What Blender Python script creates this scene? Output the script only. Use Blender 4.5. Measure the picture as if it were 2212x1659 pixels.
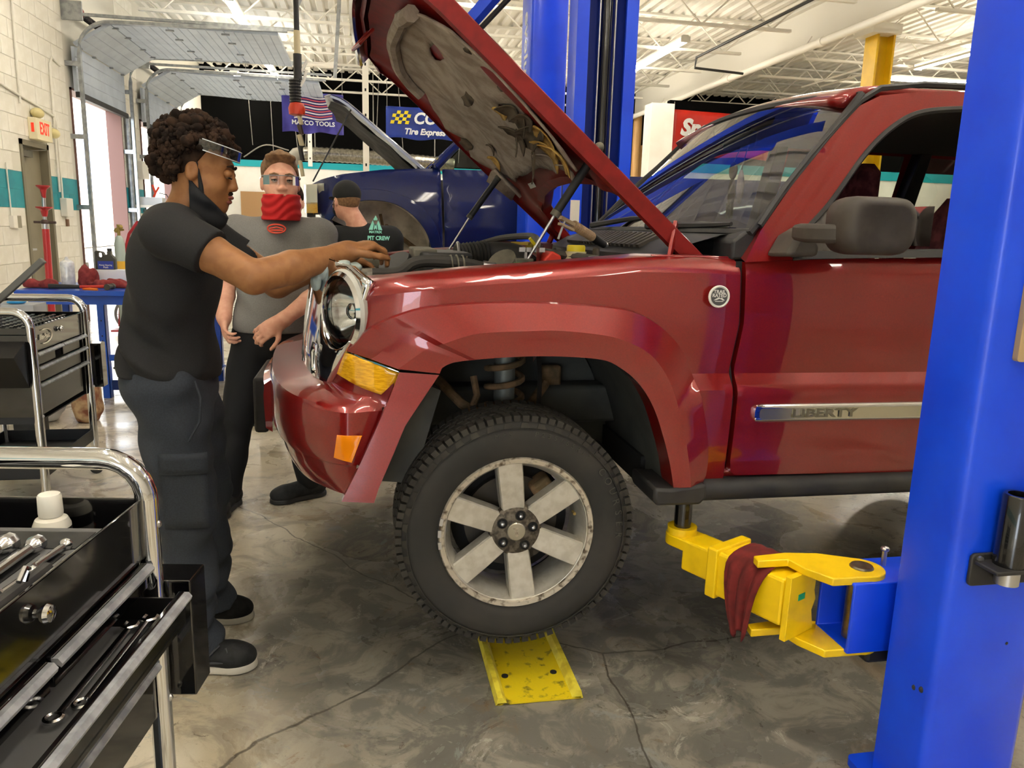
import bpy, bmesh, math, random
import numpy as np
from mathutils import Vector, Matrix
from mathutils.geometry import delaunay_2d_cdt
random.seed(7); np.random.seed(7)
scn = bpy.context.scene
for o in list(bpy.data.objects): bpy.data.objects.remove(o)
COL = scn.collection
R = math.radians

# ---------------------------------------------------------------- camera
def make_camera():
    yaw, pitch, roll, h = R(10.9), R(11.5), R(1.6), 1.42
    fw = Vector((math.sin(yaw)*math.cos(pitch), math.cos(yaw)*math.cos(pitch), -math.sin(pitch)))
    rt0 = Vector((math.cos(yaw), -math.sin(yaw), 0)); up0 = rt0.cross(fw)
    rt = rt0*math.cos(roll)+up0*math.sin(roll); up = up0*math.cos(roll)-rt0*math.sin(roll)
    cd = bpy.data.cameras.new('camera'); co = bpy.data.objects.new('camera', cd); COL.objects.link(co)
    m = Matrix((rt, up, -fw)).transposed().to_4x4(); m.translation = Vector((0, 0, h)); co.matrix_world = m
    cd.sensor_width = 36; cd.lens = 1660/2212*36; cd.clip_start = .05; cd.clip_end = 200
    scn.camera = co
make_camera()

# ---------------------------------------------------------------- sky, sun, exposure
w = bpy.data.worlds.new('sky'); scn.world = w; w.use_nodes = True
bg = w.node_tree.nodes['Background']; bg.inputs[0].default_value = (.80, .89, 1, 1); bg.inputs[1].default_value = 5.5
sd = bpy.data.lights.new('sun', 'SUN'); so = bpy.data.objects.new('sun', sd); COL.objects.link(so)
sd.energy = 9; sd.angle = R(.6); sd.color = (1, .95, .86)
so.rotation_euler = (R(38), R(24), 0)
vs = scn.view_settings
vs.view_transform = 'Standard'; vs.look = 'None'; vs.gamma = 1; vs.exposure = 0.85
try: vs.use_curve_mapping = False
except Exception: pass

# ---------------------------------------------------------------- colours and materials
def lin(c):
    if isinstance(c, str):
        c = c.lstrip('#'); c = [int(c[i:i+2], 16)/255 for i in (0, 2, 4)]
    return tuple(((v/12.92) if v <= .04045 else ((v+.055)/1.055)**2.4) for v in c)+(1,)
MATS = {}
def mat(name, col=None, rough=.5, metal=0, col2=None, scale=6., detail=4., lo=.4, hi=.6, bump=0, bscale=None, coat=0, crough=.03,
        trans=0, emit=0, ecol=None, spec=.5, alpha=1, sheen=0, stretch=None, rvar=0, flake=0, bdist=.01, ior=1.45):
    if name in MATS: return MATS[name]
    m = bpy.data.materials.new(name); m.use_nodes = True; nt = m.node_tree; N = nt.nodes; L = nt.links
    b = N['Principled BSDF']; I = b.inputs
    I['Base Color'].default_value = lin(col); I['Roughness'].default_value = rough; I['Metallic'].default_value = metal
    I['Coat Weight'].default_value = coat; I['Coat Roughness'].default_value = crough
    I['Transmission Weight'].default_value = trans; I['Specular IOR Level'].default_value = spec; I['Alpha'].default_value = alpha
    I['Sheen Weight'].default_value = sheen; I['IOR'].default_value = ior
    if emit:
        I['Emission Color'].default_value = lin(ecol or col); I['Emission Strength'].default_value = emit
    vec = None
    if col2 or bump or rvar or flake:
        tc = N.new('ShaderNodeTexCoord'); vec = tc.outputs['Object']
        if stretch:
            mp = N.new('ShaderNodeMapping'); mp.inputs['Scale'].default_value = stretch; L.new(vec, mp.inputs[0]); vec = mp.outputs[0]
    if col2 or rvar:
        n = N.new('ShaderNodeTexNoise'); n.inputs['Scale'].default_value = scale; n.inputs['Detail'].default_value = detail; L.new(vec, n.inputs['Vector'])
        r = N.new('ShaderNodeMapRange'); r.inputs[1].default_value = lo; r.inputs[2].default_value = hi; L.new(n.outputs[0], r.inputs[0])
        if col2:
            mx = N.new('ShaderNodeMix'); mx.data_type = 'RGBA'; mx.inputs[6].default_value = lin(col); mx.inputs[7].default_value = lin(col2)
            L.new(r.outputs[0], mx.inputs[0]); L.new(mx.outputs[2], I['Base Color'])
        if rvar:
            r2 = N.new('ShaderNodeMapRange'); r2.inputs[3].default_value = rough; r2.inputs[4].default_value = rough+rvar
            L.new(r.outputs[0], r2.inputs[0]); L.new(r2.outputs[0], I['Roughness'])
    if bump:
        n2 = N.new('ShaderNodeTexNoise'); n2.inputs['Scale'].default_value = bscale or scale; n2.inputs['Detail'].default_value = 5; L.new(vec, n2.inputs['Vector'])
        bp = N.new('ShaderNodeBump'); bp.inputs['Strength'].default_value = bump; bp.inputs['Distance'].default_value = bdist
        L.new(n2.outputs[0], bp.inputs['Height']); L.new(bp.outputs[0], I['Normal'])
    MATS[name] = m
    return m

# ---------------------------------------------------------------- mesh building
class MB:
    """Collects vertices and faces of one part."""
    def __init__(s): s.v = []; s.f = []
    def add(s, vs, fs):
        o = len(s.v); s.v += [tuple(p) for p in vs]; s.f += [tuple(i+o for i in f) for f in fs]; return s
    def box(s, c, d, rz=0, m=None):
        x, y, z = d[0]/2, d[1]/2, d[2]/2
        vs = [Vector((a*x, b*y, e*z)) for a in (-1, 1) for b in (-1, 1) for e in (-1, 1)]
        if rz: mm = Matrix.Rotation(rz, 3, 'Z'); vs = [mm@p for p in vs]
        if m is not None: vs = [m@p for p in vs]
        vs = [p+Vector(c) for p in vs]
        return s.add(vs, [(0, 1, 3, 2), (4, 6, 7, 5), (0, 4, 5, 1), (2, 3, 7, 6), (0, 2, 6, 4), (1, 5, 7, 3)])
    def b2(s, p, q):
        return s.box([(a+b)/2 for a, b in zip(p, q)], [abs(a-b) for a, b in zip(p, q)])
    def bar(s, a, b, wd, ht, up=(0, 0, 1)):
        a = Vector(a); b = Vector(b); d = (b-a); l = d.length; d.normalize(); up = Vector(up)
        if abs(d.dot(up)) > .98: up = Vector((1, 0, 0)) if abs(d.x) < .9 else Vector((0, 1, 0))
        r = d.cross(up).normalized(); u = r.cross(d)
        vs = [p+r*(wd/2*i)+u*(ht/2*j) for p in (a, b) for i, j in ((-1, -1), (1, -1), (1, 1), (-1, 1))]
        return s.add(vs, [(0, 3, 2, 1), (4, 5, 6, 7)]+[(i, (i+1) % 4, 4+(i+1) % 4, 4+i) for i in range(4)])
    def rings(s, rs, closed=True, caps=True, loop=False):
        n = len(rs[0]); vs = [p for r in rs for p in r]; fs = []; k = len(rs)
        for i in range(k if loop else k-1):
            j = (i+1) % k
            for q in range(n if closed else n-1):
                e = (q+1) % n; fs.append((i*n+q, i*n+e, j*n+e, j*n+q))
        if caps and closed and not loop: fs.append(tuple(range(n-1, -1, -1))); fs.append(tuple((k-1)*n+q for q in range(n)))
        return s.add(vs, fs)
    def tube(s, path, r, n=8, loop=False, caps=True, flat=1):
        P = [Vector(p) for p in path]; k = len(P); rs = []; ref = None
        for i, p in enumerate(P):
            a = P[(i-1) % k] if (loop or i > 0) else P[i]; b = P[(i+1) % k] if (loop or i < k-1) else P[i]
            d = (b-a).normalized()
            if ref is None:
                ref = Vector((0, 0, 1)) if abs(d.z) < .9 else Vector((1, 0, 0))
            ref = (ref-d*ref.dot(d)).normalized(); t = d.cross(ref)
            rr = r[i] if isinstance(r, (list, tuple)) else r
            rs.append([p+ref*(rr*flat*math.cos(2*math.pi*q/n))+t*(rr*math.sin(2*math.pi*q/n)) for q in range(n)])
        return s.rings(rs, True, caps, loop)
    def cyl(s, a, b, r, r2=None, n=16):
        return s.tube([a, b], [r, r if r2 is None else r2], n)
    def lathe(s, prof, o=(0, 0, 0), axis=(0, 0, 1), n=24, caps=True):
        ax = Vector(axis).normalized(); u = ax.orthogonal().normalized(); t = ax.cross(u); o = Vector(o)
        rs = [[o+ax*h+(u*math.cos(2*math.pi*q/n)+t*math.sin(2*math.pi*q/n))*max(r, 1e-4) for q in range(n)] for r, h in prof]
        return s.rings(rs, True, caps)
    def prism(s, poly, f, a, b):
        """poly: 2D outline, f(u,v,w)->3D, extruded from w=a to w=b"""
        n = len(poly); vs = [f(u, v, a) for u, v in poly]+[f(u, v, b) for u, v in poly]
        return s.add(vs, [tuple(range(n-1, -1, -1)), tuple(range(n, 2*n))]+[(i, (i+1) % n, n+(i+1) % n, n+i) for i in range(n)])
    def grid(s, G):
        k = len(G); n = len(G[0])
        return s.add([p for r in G for p in r], [(i*n+j, i*n+j+1, (i+1)*n+j+1, (i+1)*n+j) for i in range(k-1) for j in range(n-1)])
    def ball(s, c, r, n=12, k=8, m=None):
        if not isinstance(r, (tuple, list)): r = (r, r, r)
        c = Vector(c); rs = []
        for i in range(k+1):
            a = math.pi*i/k; rr = max(math.sin(a), .001)
            ring = [Vector((rr*math.cos(2*math.pi*q/n)*r[0], rr*math.sin(2*math.pi*q/n)*r[1], -math.cos(a)*r[2])) for q in range(n)]
            rs.append([c+(m@p if m is not None else p) for p in ring])
        return s.rings(rs)
    def mirror(s, cy):
        q = MB(); q.v = [(x, 2*cy-y, z) for x, y, z in s.v]; q.f = [tuple(reversed(f)) for f in s.f]; return q
    def xf(s, m):
        s.v = [tuple(m@Vector(p)) for p in s.v]; return s

def inpoly(x, y, P):
    c = False; j = len(P)-1
    for i in range(len(P)):
        if (P[i][1] > y) != (P[j][1] > y) and x < (P[j][0]-P[i][0])*(y-P[i][1])/(P[j][1]-P[i][1])+P[i][0]: c = not c
        j = i
    return c
def densify(P, cell, closed=True):
    out = []; n = len(P)
    for i in range(n if closed else n-1):
        a, b = P[i], P[(i+1) % n]; l = math.dist(a, b); k = max(1, int(l/cell+.5))
        out += [tuple(a[q]+(b[q]-a[q])*t/k for q in range(len(a))) for t in range(k)]
    if not closed: out.append(tuple(P[-1]))
    return out
def spline(P, n):
    """Catmull-Rom through P, n samples evenly along the length."""
    P = [np.array(p, float) for p in P]; Q = [2*P[0]-P[1]]+P+[2*P[-1]-P[-2]]; d = []
    for i in range(1, len(Q)-2):
        a, b, c, e = Q[i-1], Q[i], Q[i+1], Q[i+2]
        for t in np.linspace(0, 1, 12, endpoint=False):
            d.append(.5*(2*b+(c-a)*t+(2*a-5*b+4*c-e)*t*t+(3*b-a-3*c+e)*t**3))
    d.append(P[-1]); d = np.array(d); s = np.r_[0, np.cumsum(np.linalg.norm(np.diff(d, axis=0), axis=1))]
    u = np.linspace(0, s[-1], n)
    return [tuple(float(np.interp(t, s, d[:, k])) for k in range(d.shape[1])) for t in u]
def lerp_list(P, n):
    d = np.array(P, float); s = np.r_[0, np.cumsum(np.linalg.norm(np.diff(d, axis=0), axis=1))]; u = np.linspace(0, s[-1], n)
    return [tuple(float(np.interp(t, s, d[:, k])) for k in range(d.shape[1])) for t in u]
def rim(m, d):
    """folds the open border of a sheet back along d so that it has an edge"""
    cnt = {}
    for f in m.f:
        for i in range(len(f)): e = (f[i], f[(i+1) % len(f)]); cnt[tuple(sorted(e))] = cnt.get(tuple(sorted(e)), 0)+1
    mp = {}; d = Vector(d)
    for f in list(m.f):
        for i in range(len(f)):
            a, b = f[i], f[(i+1) % len(f)]
            if cnt[tuple(sorted((a, b)))] == 1:
                for q in (a, b):
                    if q not in mp: mp[q] = len(m.v); m.v.append(tuple(Vector(m.v[q])+d))
                m.f.append((b, a, mp[a], mp[b]))
    return m
def panel(outline, cell, f, holes=(), lines=()):
    """Sheet with the given 2D outline, filled with a fine mesh, each point mapped by f(u,v)->3D."""
    O = densify(outline, cell); Hs = [densify(h, cell) for h in holes]
    pts = list(O); ed = [(i, (i+1) % len(O)) for i in range(len(O))]
    for h in Hs:
        o = len(pts); pts += h; ed += [(o+i, o+(i+1) % len(h)) for i in range(len(h))]
    for l in lines:
        l = [p for p in densify(l, cell, False) if inpoly(p[0], p[1], O) and ((np.array(O)-p)**2).sum(1).min() > (cell*.25)**2]; o = len(pts); pts += l; ed += [(o+i, o+i+1) for i in range(len(l)-1)]
    B = np.array(pts); x0, y0 = B.min(0); x1, y1 = B.max(0)
    for i in range(int((x1-x0)/cell)+1):
        for j in range(int((y1-y0)/cell)+1):
            x = x0+(i+(.5 if j % 2 else 0))*cell; y = y0+j*cell
            if inpoly(x, y, O) and not any(inpoly(x, y, h) for h in Hs) and ((B-(x, y))**2).sum(1).min() > (cell*.6)**2: pts.append((x, y))
    V, E_, F, *_ = delaunay_2d_cdt([Vector(p) for p in pts], ed, [], 0, 1e-6)
    fs = []
    for t in F:
        cx = sum(V[i][0] for i in t)/3; cy = sum(V[i][1] for i in t)/3
        if inpoly(cx, cy, O) and not any(inpoly(cx, cy, h) for h in Hs): fs.append(tuple(t))
    m = MB(); m.add([f(p[0], p[1]) for p in V], fs); return m
def circle(cx, cy, r, n=32, r2=None, a0=0, a1=2*math.pi):
    return [(cx+r*math.cos(a0+(a1-a0)*i/n), cy+(r2 or r)*math.sin(a0+(a1-a0)*i/n)) for i in range(n)]
def rrect(x0, y0, x1, y1, r, n=4):
    P = []
    for cx, cy, a in ((x1-r, y1-r, 0), (x0+r, y1-r, 90), (x0+r, y0+r, 180), (x1-r, y0+r, 270)):
        P += [(cx+r*math.cos(R(a+90*i/n)), cy+r*math.sin(R(a+90*i/n))) for i in range(n+1)]
    return P

def finish(me, smooth):
    bm = bmesh.new(); bm.from_mesh(me); bmesh.ops.recalc_face_normals(bm, faces=bm.faces); bm.to_mesh(me); bm.free()
    if smooth:
        me.shade_smooth()
        if smooth < 170: me.set_sharp_from_angle(angle=R(smooth))
def put(o, parent):
    COL.objects.link(o)
    if parent is not None:
        o.parent = parent; o.matrix_parent_inverse = parent.matrix_basis.inverted() if parent.type == 'EMPTY' else Matrix.Identity(4)
    return o
def obj(name, mb, m, parent=None, smooth=35, bevel=0, solid=0, sub=0, label=None, cat=None, group=None, kind=None, keepn=False, off=1, seg=2):
    me = bpy.data.meshes.new(name); me.from_pydata([tuple(p) for p in mb.v], [], mb.f); me.update()
    if not keepn: finish(me, smooth)
    elif smooth: me.shade_smooth(); me.set_sharp_from_angle(angle=R(smooth))
    me.materials.append(m); o = bpy.data.objects.new(name, me); put(o, parent)
    if solid: md = o.modifiers.new('thickness', 'SOLIDIFY'); md.thickness = solid; md.offset = off
    if bevel: md = o.modifiers.new('edges', 'BEVEL'); md.width = bevel; md.segments = seg; md.limit_method = 'ANGLE'; md.angle_limit = R(40)
    if sub: md = o.modifiers.new('round', 'SUBSURF'); md.levels = sub; md.render_levels = sub
    return tag(o, label, cat, group, kind)
def tag(o, label=None, cat=None, group=None, kind=None):
    if label: o['label'] = label
    if cat: o['category'] = cat
    if group: o['group'] = group
    if kind: o['kind'] = kind
    return o
def thing(name, label, cat, loc=(0, 0, 0), group=None):
    o = bpy.data.objects.new(name, None); COL.objects.link(o); o.location = loc; o.empty_display_size = .1
    return tag(o, label, cat, group)
def copy_tree(o, parent=None, dx=None):
    c = o.copy(); COL.objects.link(c); c.parent = parent
    for ch in list(o.children): copy_tree(ch, c)
    if dx is not None: c.location = o.location+Vector(dx)
    return c
def inst(name, src, parent, loc=(0, 0, 0), rot=None):
    """another object sharing src's mesh"""
    o = bpy.data.objects.new(name, src.data); put(o, parent); o.location = loc
    if rot: o.rotation_euler = rot
    return o
def text(name, s, size, M, m, parent, extrude=.001, align='CENTER', shear=0, sx=1, bold=0):
    """lettering as a mesh; local x = reading direction, y = up, z = out of the surface; M places it"""
    cu = bpy.data.curves.new('t', 'FONT'); cu.body = s; cu.size = size; cu.extrude = extrude; cu.align_x = align; cu.align_y = 'CENTER'; cu.shear = shear; cu.offset = bold; cu.resolution_u = 3
    t = bpy.data.objects.new('t', cu); COL.objects.link(t)
    me = bpy.data.meshes.new_from_object(t.evaluated_get(bpy.context.evaluated_depsgraph_get())); bpy.data.objects.remove(t); bpy.data.curves.remove(cu)
    me.transform(Matrix.Diagonal((sx, 1, 1, 1))); me.transform(M); me.materials.clear(); me.materials.append(m); me.name = name
    o = bpy.data.objects.new(name, me); put(o, parent); return o
def frame(o, x, y, z=None):
    """4x4 from origin and axes"""
    x = Vector(x).normalized(); y = Vector(y).normalized(); z = x.cross(y) if z is None else Vector(z)
    m = Matrix((x, y, z)).transposed().to_4x4(); m.translation = Vector(o); return m
def apply_mods(o):
    me = bpy.data.meshes.new_from_object(o.evaluated_get(bpy.context.evaluated_depsgraph_get())); o.modifiers.clear(); o.data = me
    return o

# palette
RED = mat('red_paint', '#85120f', .30, .30, '#760d0e', 300, lo=.3, hi=.7, coat=1, crough=.02)
CHROME = mat('chrome', '#d8dade', .07, 1)
STEEL = mat('steel', '#b9babd', .28, 1, rvar=.15, scale=20)
BLK = mat('black_paint', '#0c0c0e', .22, 0, coat=.6)
BLKP = mat('black_plastic', '#222224', .55, 0, '#2c2b2a', 12)
GREYP = mat('grey_plastic', '#37312b', .6, 0, '#403a33', 15, bump=.05, bscale=400, bdist=.001)
RUB = mat('rubber', '#262522', .75, 0, '#312e2a', 5)
BLUE = mat('lift_blue', '#0540de', .4, 0, '#0749ea', 3, coat=.25, crough=.15)
YEL = mat('lift_yellow', '#f0c808', .4, 0, '#d9b206', 9, lo=.5, hi=.75, coat=.2, bump=.05, bscale=30)
WHT = mat('white_paint', '#d9d5cb', .6)
DARK = mat('dark_void', '#0a0a0a', .8)
# ================================================================ ROOM
XL, XR, YB, YF, ZC = -3.76, 14.0, 20.0, -5.0, 4.95
M_CMU = mat('block_white', '#e8e5dc', .62, 0, '#e0dcd1', 7, bump=.25, bscale=60, bdist=.004)
M_TEAL = mat('block_teal', '#1d8f9c', .55, 0, '#1a8391', 5, bump=.25, bscale=60, bdist=.004)
M_MORT = mat('mortar', '#d6d2c6', .8)
M_WALL = mat('wall_white', '#f3f1eb', .6, 0, '#ebe8e0', 2)
M_TEALB = mat('band_teal', '#169fae', .5)
M_BLACKW = mat('wall_black', '#040404', .9, spec=.1)
M_DECK = mat('deck_white', '#efebe2', .55, 0, '#e4dfd4', 1.5)
M_STEELW = mat('white_steel', '#eae6dc', .45)
M_GALV = mat('galvanised', '#a9adb0', .38, .85, '#8f9498', 14)
M_EXT = mat('stucco', '#e9d8bd', .8, 0, '#e3cfb2', 3)
M_EXTB = mat('stucco_brown', '#7a5a50', .8)

def floor_material():
    m = bpy.data.materials.new('concrete_floor'); m.use_nodes = True; nt = m.node_tree; N = nt.nodes; L = nt.links; b = N['Principled BSDF']
    tc = N.new('ShaderNodeTexCoord'); O = tc.outputs['Object']
    def noise(sc, det=6, dist=0, rough=.6, off=0):
        n = N.new('ShaderNodeTexNoise'); n.inputs['Scale'].default_value = sc; n.inputs['Detail'].default_value = det; n.inputs['Distortion'].default_value = dist; n.inputs['Roughness'].default_value = rough
        mp = N.new('ShaderNodeMapping'); mp.inputs['Location'].default_value = (off, off*.7, 0); L.new(O, mp.inputs[0]); L.new(mp.outputs[0], n.inputs['Vector']); return n.outputs[0]
    def rng(s, a, b_, c=0, d=1):
        r = N.new('ShaderNodeMapRange'); r.interpolation_type = 'SMOOTHSTEP'
        for i, v in enumerate((a, b_, c, d)): r.inputs[1+i].default_value = v
        L.new(s, r.inputs[0]); return r.outputs[0]
    def mix(f, a, c):
        x = N.new('ShaderNodeMix'); x.data_type = 'RGBA'; L.new(f, x.inputs[0])
        for k, v in ((6, a), (7, c)):
            if isinstance(v, str): x.inputs[k].default_value = lin(v)
            else: L.new(v, x.inputs[k])
        return x.outputs[2]
    def mul(a, c):
        x = N.new('ShaderNodeMath'); x.operation = 'MULTIPLY'; L.new(a, x.inputs[0])
        if isinstance(c, float): x.inputs[1].default_value = c
        else: L.new(c, x.inputs[1])
        return x.outputs[0]
    base = mix(rng(noise(.9, 8, .5), .42, .62), '#cdc5b3', '#b2a78f')
    base = mix(rng(noise(3.1, 9, 1.2, .7, 5), .5, .62), base, '#978d7c')
    # grey, darker towards the middle of the lift bay, then scattered stains
    d = N.new('ShaderNodeVectorMath'); d.operation = 'DISTANCE'; d.inputs[1].default_value = (1.0, 2.75, 0); L.new(O, d.inputs[0])
    bay = rng(d.outputs['Value'], .7, 2.1, 1, 0)
    ad = N.new('ShaderNodeMath'); ad.operation = 'ADD'; L.new(bay, ad.inputs[0]); L.new(mul(noise(1.3, 8, 1.0, .65, 11), .9), ad.inputs[1])
    base = mix(mul(rng(ad.outputs[0], .62, 1.15), .93), base, mix(rng(noise(5, 7, 1.5, .7, 3), .44, .6), '#605f5a', '#858076'))
    base = mix(mul(rng(noise(2.0, 9, 2.5, .75, 21), .585, .625), .55), base, '#8a8e8c')
    base = mix(mul(rng(noise(7, 9, 2.0, .75, 31), .60, .66), .7), base, '#453a2e')
    base = mix(mul(rng(noise(2.6, 9, 3.0, .8, 41), .60, .66), .6), base, '#6d5233')
    base = mix(mul(rng(noise(3.6, 12, 1.2, .8, 51), .585, .62), .45), base, '#c4c0b4')
    base = mix(mul(rng(noise(16, 10, 1.0, .8, 61), .60, .66), .55), base, '#3f3a33')
    base = mix(mul(rng(noise(1.1, 10, 2.0, .75, 71), .56, .66), .45), base, '#7b6344')
    # hairline cracks
    v = N.new('ShaderNodeTexVoronoi'); v.feature = 'DISTANCE_TO_EDGE'; v.inputs['Scale'].default_value = .33
    wr = N.new('ShaderNodeMix'); wr.data_type = 'VECTOR'; wr.inputs[0].default_value = .12; L.new(O, wr.inputs[4])
    nz = N.new('ShaderNodeTexNoise'); nz.inputs['Scale'].default_value = 2.5; nz.inputs['Detail'].default_value = 6; L.new(O, nz.inputs['Vector']); L.new(nz.outputs['Color'], wr.inputs[5]); L.new(wr.outputs[1], v.inputs['Vector'])
    crack = rng(v.outputs['Distance'], .0004, .0015, 1, 0)
    base = mix(mul(crack, .8), base, '#3a332b')
    L.new(base, b.inputs['Base Color'])
    L.new(rng(noise(2.2, 8, .6, .6, 8), .35, .7, .22, .46), b.inputs['Roughness'])
    bp = N.new('ShaderNodeBump'); bp.inputs['Strength'].default_value = .12; bp.inputs['Distance'].default_value = .004; L.new(noise(14, 8), bp.inputs['Height']); L.new(bp.outputs[0], b.inputs['Normal'])
    b.inputs['Coat Weight'].default_value = .12; b.inputs['Coat Roughness'].default_value = .12
    return m
obj('floor', MB().b2((XL-.2, YF-.2, -.15), (XR+.2, YB+.2, 0)), floor_material(), kind='structure', smooth=0)

# left wall: backing slab with openings, blocks laid on it where the photograph shows them
EXD = (9.72, 10.52, 2.24); OD1 = (11.42, 13.55, 3.05); OD2 = (14.62, 16.95, 3.05)
wl = MB()
def wl_slab(y0, y1, z0, z1): wl.b2((XL-.2, y0, z0), (XL, y1, z1))
wl_slab(YF, EXD[0], 0, ZC+.1); wl_slab(EXD[0], EXD[1], EXD[2], ZC+.1); wl_slab(EXD[1], OD1[0], 0, ZC+.1); wl_slab(OD1[0], OD1[1], OD1[2], ZC+.1)
wl_slab(OD1[1], OD2[0], 0, ZC+.1); wl_slab(OD2[0], OD2[1], OD2[2], ZC+.1); wl_slab(OD2[1], YB, 0, ZC+.1)
wall = obj('wall_left', wl, M_MORT, kind='structure', smooth=0)
pt = MB()
for ya, yb in ((YF, EXD[0]), (EXD[1], OD1[0]), (OD1[1], OD2[0]), (OD2[1], YB)): pt.b2((XL-.001, ya, 1.487), (XL+.002, yb, 1.882))
obj('teal_paint', pt, M_TEAL, wall, 0)
BH = .1990; b0 = MB().b2((XL, -.197, 0), (XL+.006, .197, BH-.006)); bhalf = MB().b2((XL, -.098, 0), (XL+.006, .098, BH-.006))
protos = {}
def block(yc, z, half, m):
    key = (half, m.name)
    if key not in protos:
        protos[key] = obj('block', bhalf if half else b0, m, wall, smooth=0, bevel=.003, seg=1); o = protos[key]
    else: o = inst('block', protos[key], wall); md = o.modifiers.new('edges', 'BEVEL'); md.width = .003; md.segments = 1
    o.location = (0, yc, z)
def blocks(y0, y1, zmin=0.094-BH):
    k = 0; z = .094
    while z < ZC-.15:
        y = y0+(.1 if k % 2 else 0)
        if k % 2: block(y0+.0985, z, True, M_TEAL if 1.48 < z < 1.88 else M_CMU); y = y0+.2
        while y+.2 <= y1+.001:
            half = y+.4 > y1+.001
            yc = y+(.0985 if half else .197)
            inside = any(a-.05 < yc < b_+.05 and z < h+.02 for a, b_, h in (EXD, OD1, OD2))
            if not inside: block(yc, z, half, M_TEAL if 1.48 < z < 1.88 else M_CMU)
            y += .2 if half else .4
        z += BH; k += 1
blocks(8.9, 11.38); blocks(13.6, 14.6)
# back wall, its teal band and the black upper part
obj('wall_back', MB().b2((XL, YB, 0), (XR, YB+.2, 2.69)), M_WALL, kind='structure', smooth=0)
obj('trim_1', MB().b2((XL, YB-.02, 2.69), (XR, YB+.2, 2.84)), M_TEALB, kind='structure', smooth=0)
obj('wall_back_upper', MB().b2((XL, YB, 2.84), (XR, YB+.2, ZC+.1)), M_BLACKW, kind='structure', smooth=0)
# nearer cross wall on the right with its pillar
obj('wall_cross', MB().b2((5.88, 15, 0), (XR, 15.15, 2.60)), M_WALL, kind='structure', smooth=0)
obj('trim_2', MB().b2((5.88, 14.98, 2.60), (XR, 15.15, 2.78)), M_TEALB, kind='structure', smooth=0)
obj('wall_cross_upper', MB().b2((5.88, 15, 2.78), (XR, 15.15, 3.95)), M_BLACKW, kind='structure', smooth=0)
pil = MB().b2((5.42, 14.75, 0), (5.88, 15.15, 3.84))
obj('wall_pillar', pil, M_WALL, kind='structure', smooth=0)
# walls that close the room outside the view
obj('wall_right', MB().b2((XR, YF, 0), (XR+.2, YB, ZC+.1)), M_WALL, kind='structure', smooth=0)
wf = MB()
for x0, x1, z0, z1 in ((XL, -3.3, 0, ZC+.1), (-3.3, -1.4, 2.5, ZC+.1), (-1.4, XR, 0, ZC+.1)): wf.b2((x0, YF-.2, z0), (x1, YF, z1))
obj('wall_front', wf, M_WALL, kind='structure', smooth=0)
# ceiling deck, ribs along y
prof = []; x = XL
while x < XR:
    prof += [(x, ZC), (x+.095, ZC), (x+.115, ZC+.045), (x+.18, ZC+.045)]; x += .2
dk = MB().grid([[(px, yy, pz) for px, pz in prof] for yy in (YF, YB)]); k = len(prof)
dk.b2((XL, YF, ZC+.06), (XR, YB, ZC+.12))
obj('ceiling', dk, M_DECK, kind='structure', smooth=0)
# open-web joists along x
def joist(y, x0, x1):
    t = thing('ceiling_joist', 'white open-web steel joist under the corrugated deck', 'joist', ((x0+x1)/2, y, 4.42), 'open-web joists under the ceiling deck')
    obj('top_chord', MB().b2((x0, y-.05, ZC-.035), (x1, y+.05, ZC-.003)), M_STEELW, t, 0)
    obj('bottom_chord', MB().b2((x0+.5, y-.035, 4.40), (x1-.5, y+.035, 4.44)), M_STEELW, t, 0)
    n = int((x1-x0)/.56); wb = MB(); pts = [(x0+.25+(x1-x0-.5)*i/n, y, ZC-.03 if i % 2 == 0 else 4.42) for i in range(n+1)]
    for p, q in zip(pts, pts[1:]): wb.cyl(p, q, .013, n=6)
    obj('web', wb, M_STEELW, t, 40)
for y in (6.6, 8.2, 9.8, 11.4, 13.0, 14.6, 16.2, 17.8, 19.4): joist(y, XL+.01, 6.8); joist(y, 7.0, XR)
# girder, its pipe and yellow column
t = thing('roof_girder', 'large white steel roof beam running to the back of the shop', 'beam', (6.9, 10, 4.35))
obj('web', MB().b2((6.885, YF, 4.36), (6.915, YB, 4.93)), M_STEELW, t, 0)
obj('bottom_flange', MB().b2((6.79, YF, 4.34), (7.01, YB, 4.365)), M_STEELW, t, 0)
obj('top_flange', MB().b2((6.79, YF, 4.90), (7.01, YB, 4.93)), M_STEELW, t, 0)
pp = thing('sprinkler_pipe', 'white water pipe running under the big roof beam', 'pipe', (6.62, 10, 4.2))
obj('pipe', MB().cyl((6.62, YF, 4.22), (6.62, YB-.02, 4.22), .055), M_STEELW, pp)
for y in (8, 11, 14, 17): obj('coupling', MB().cyl((6.62, y, 4.22), (6.62, y+.1, 4.22), .068), M_STEELW, pp); obj('hanger', MB().cyl((6.62, y+.5, 4.25), (6.72, y+.5, 4.4), .008, n=6), M_STEELW, pp)
yc = thing('building_column', 'yellow painted steel column under the roof beam', 'column', (7.2, 10.6, 0))
M_YCOL = mat('column_yellow', '#e0b411', .4, 0, '#d2a60c', 4)
obj('flange', MB().b2((7.03, 10.32, 0), (7.06, 10.6, 4.2)), M_YCOL, yc, 0); obj('flange', MB().b2((7.28, 10.32, 0), (7.31, 10.6, 4.2)), M_YCOL, yc, 0)
obj('web', MB().b2((7.06, 10.45, 0), (7.28, 10.47, 4.2)), M_YCOL, yc, 0); obj('cap_plate', MB().b2((6.9, 10.25, 4.2), (7.35, 10.68, 4.335)), M_STEELW, yc, 0)
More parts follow.
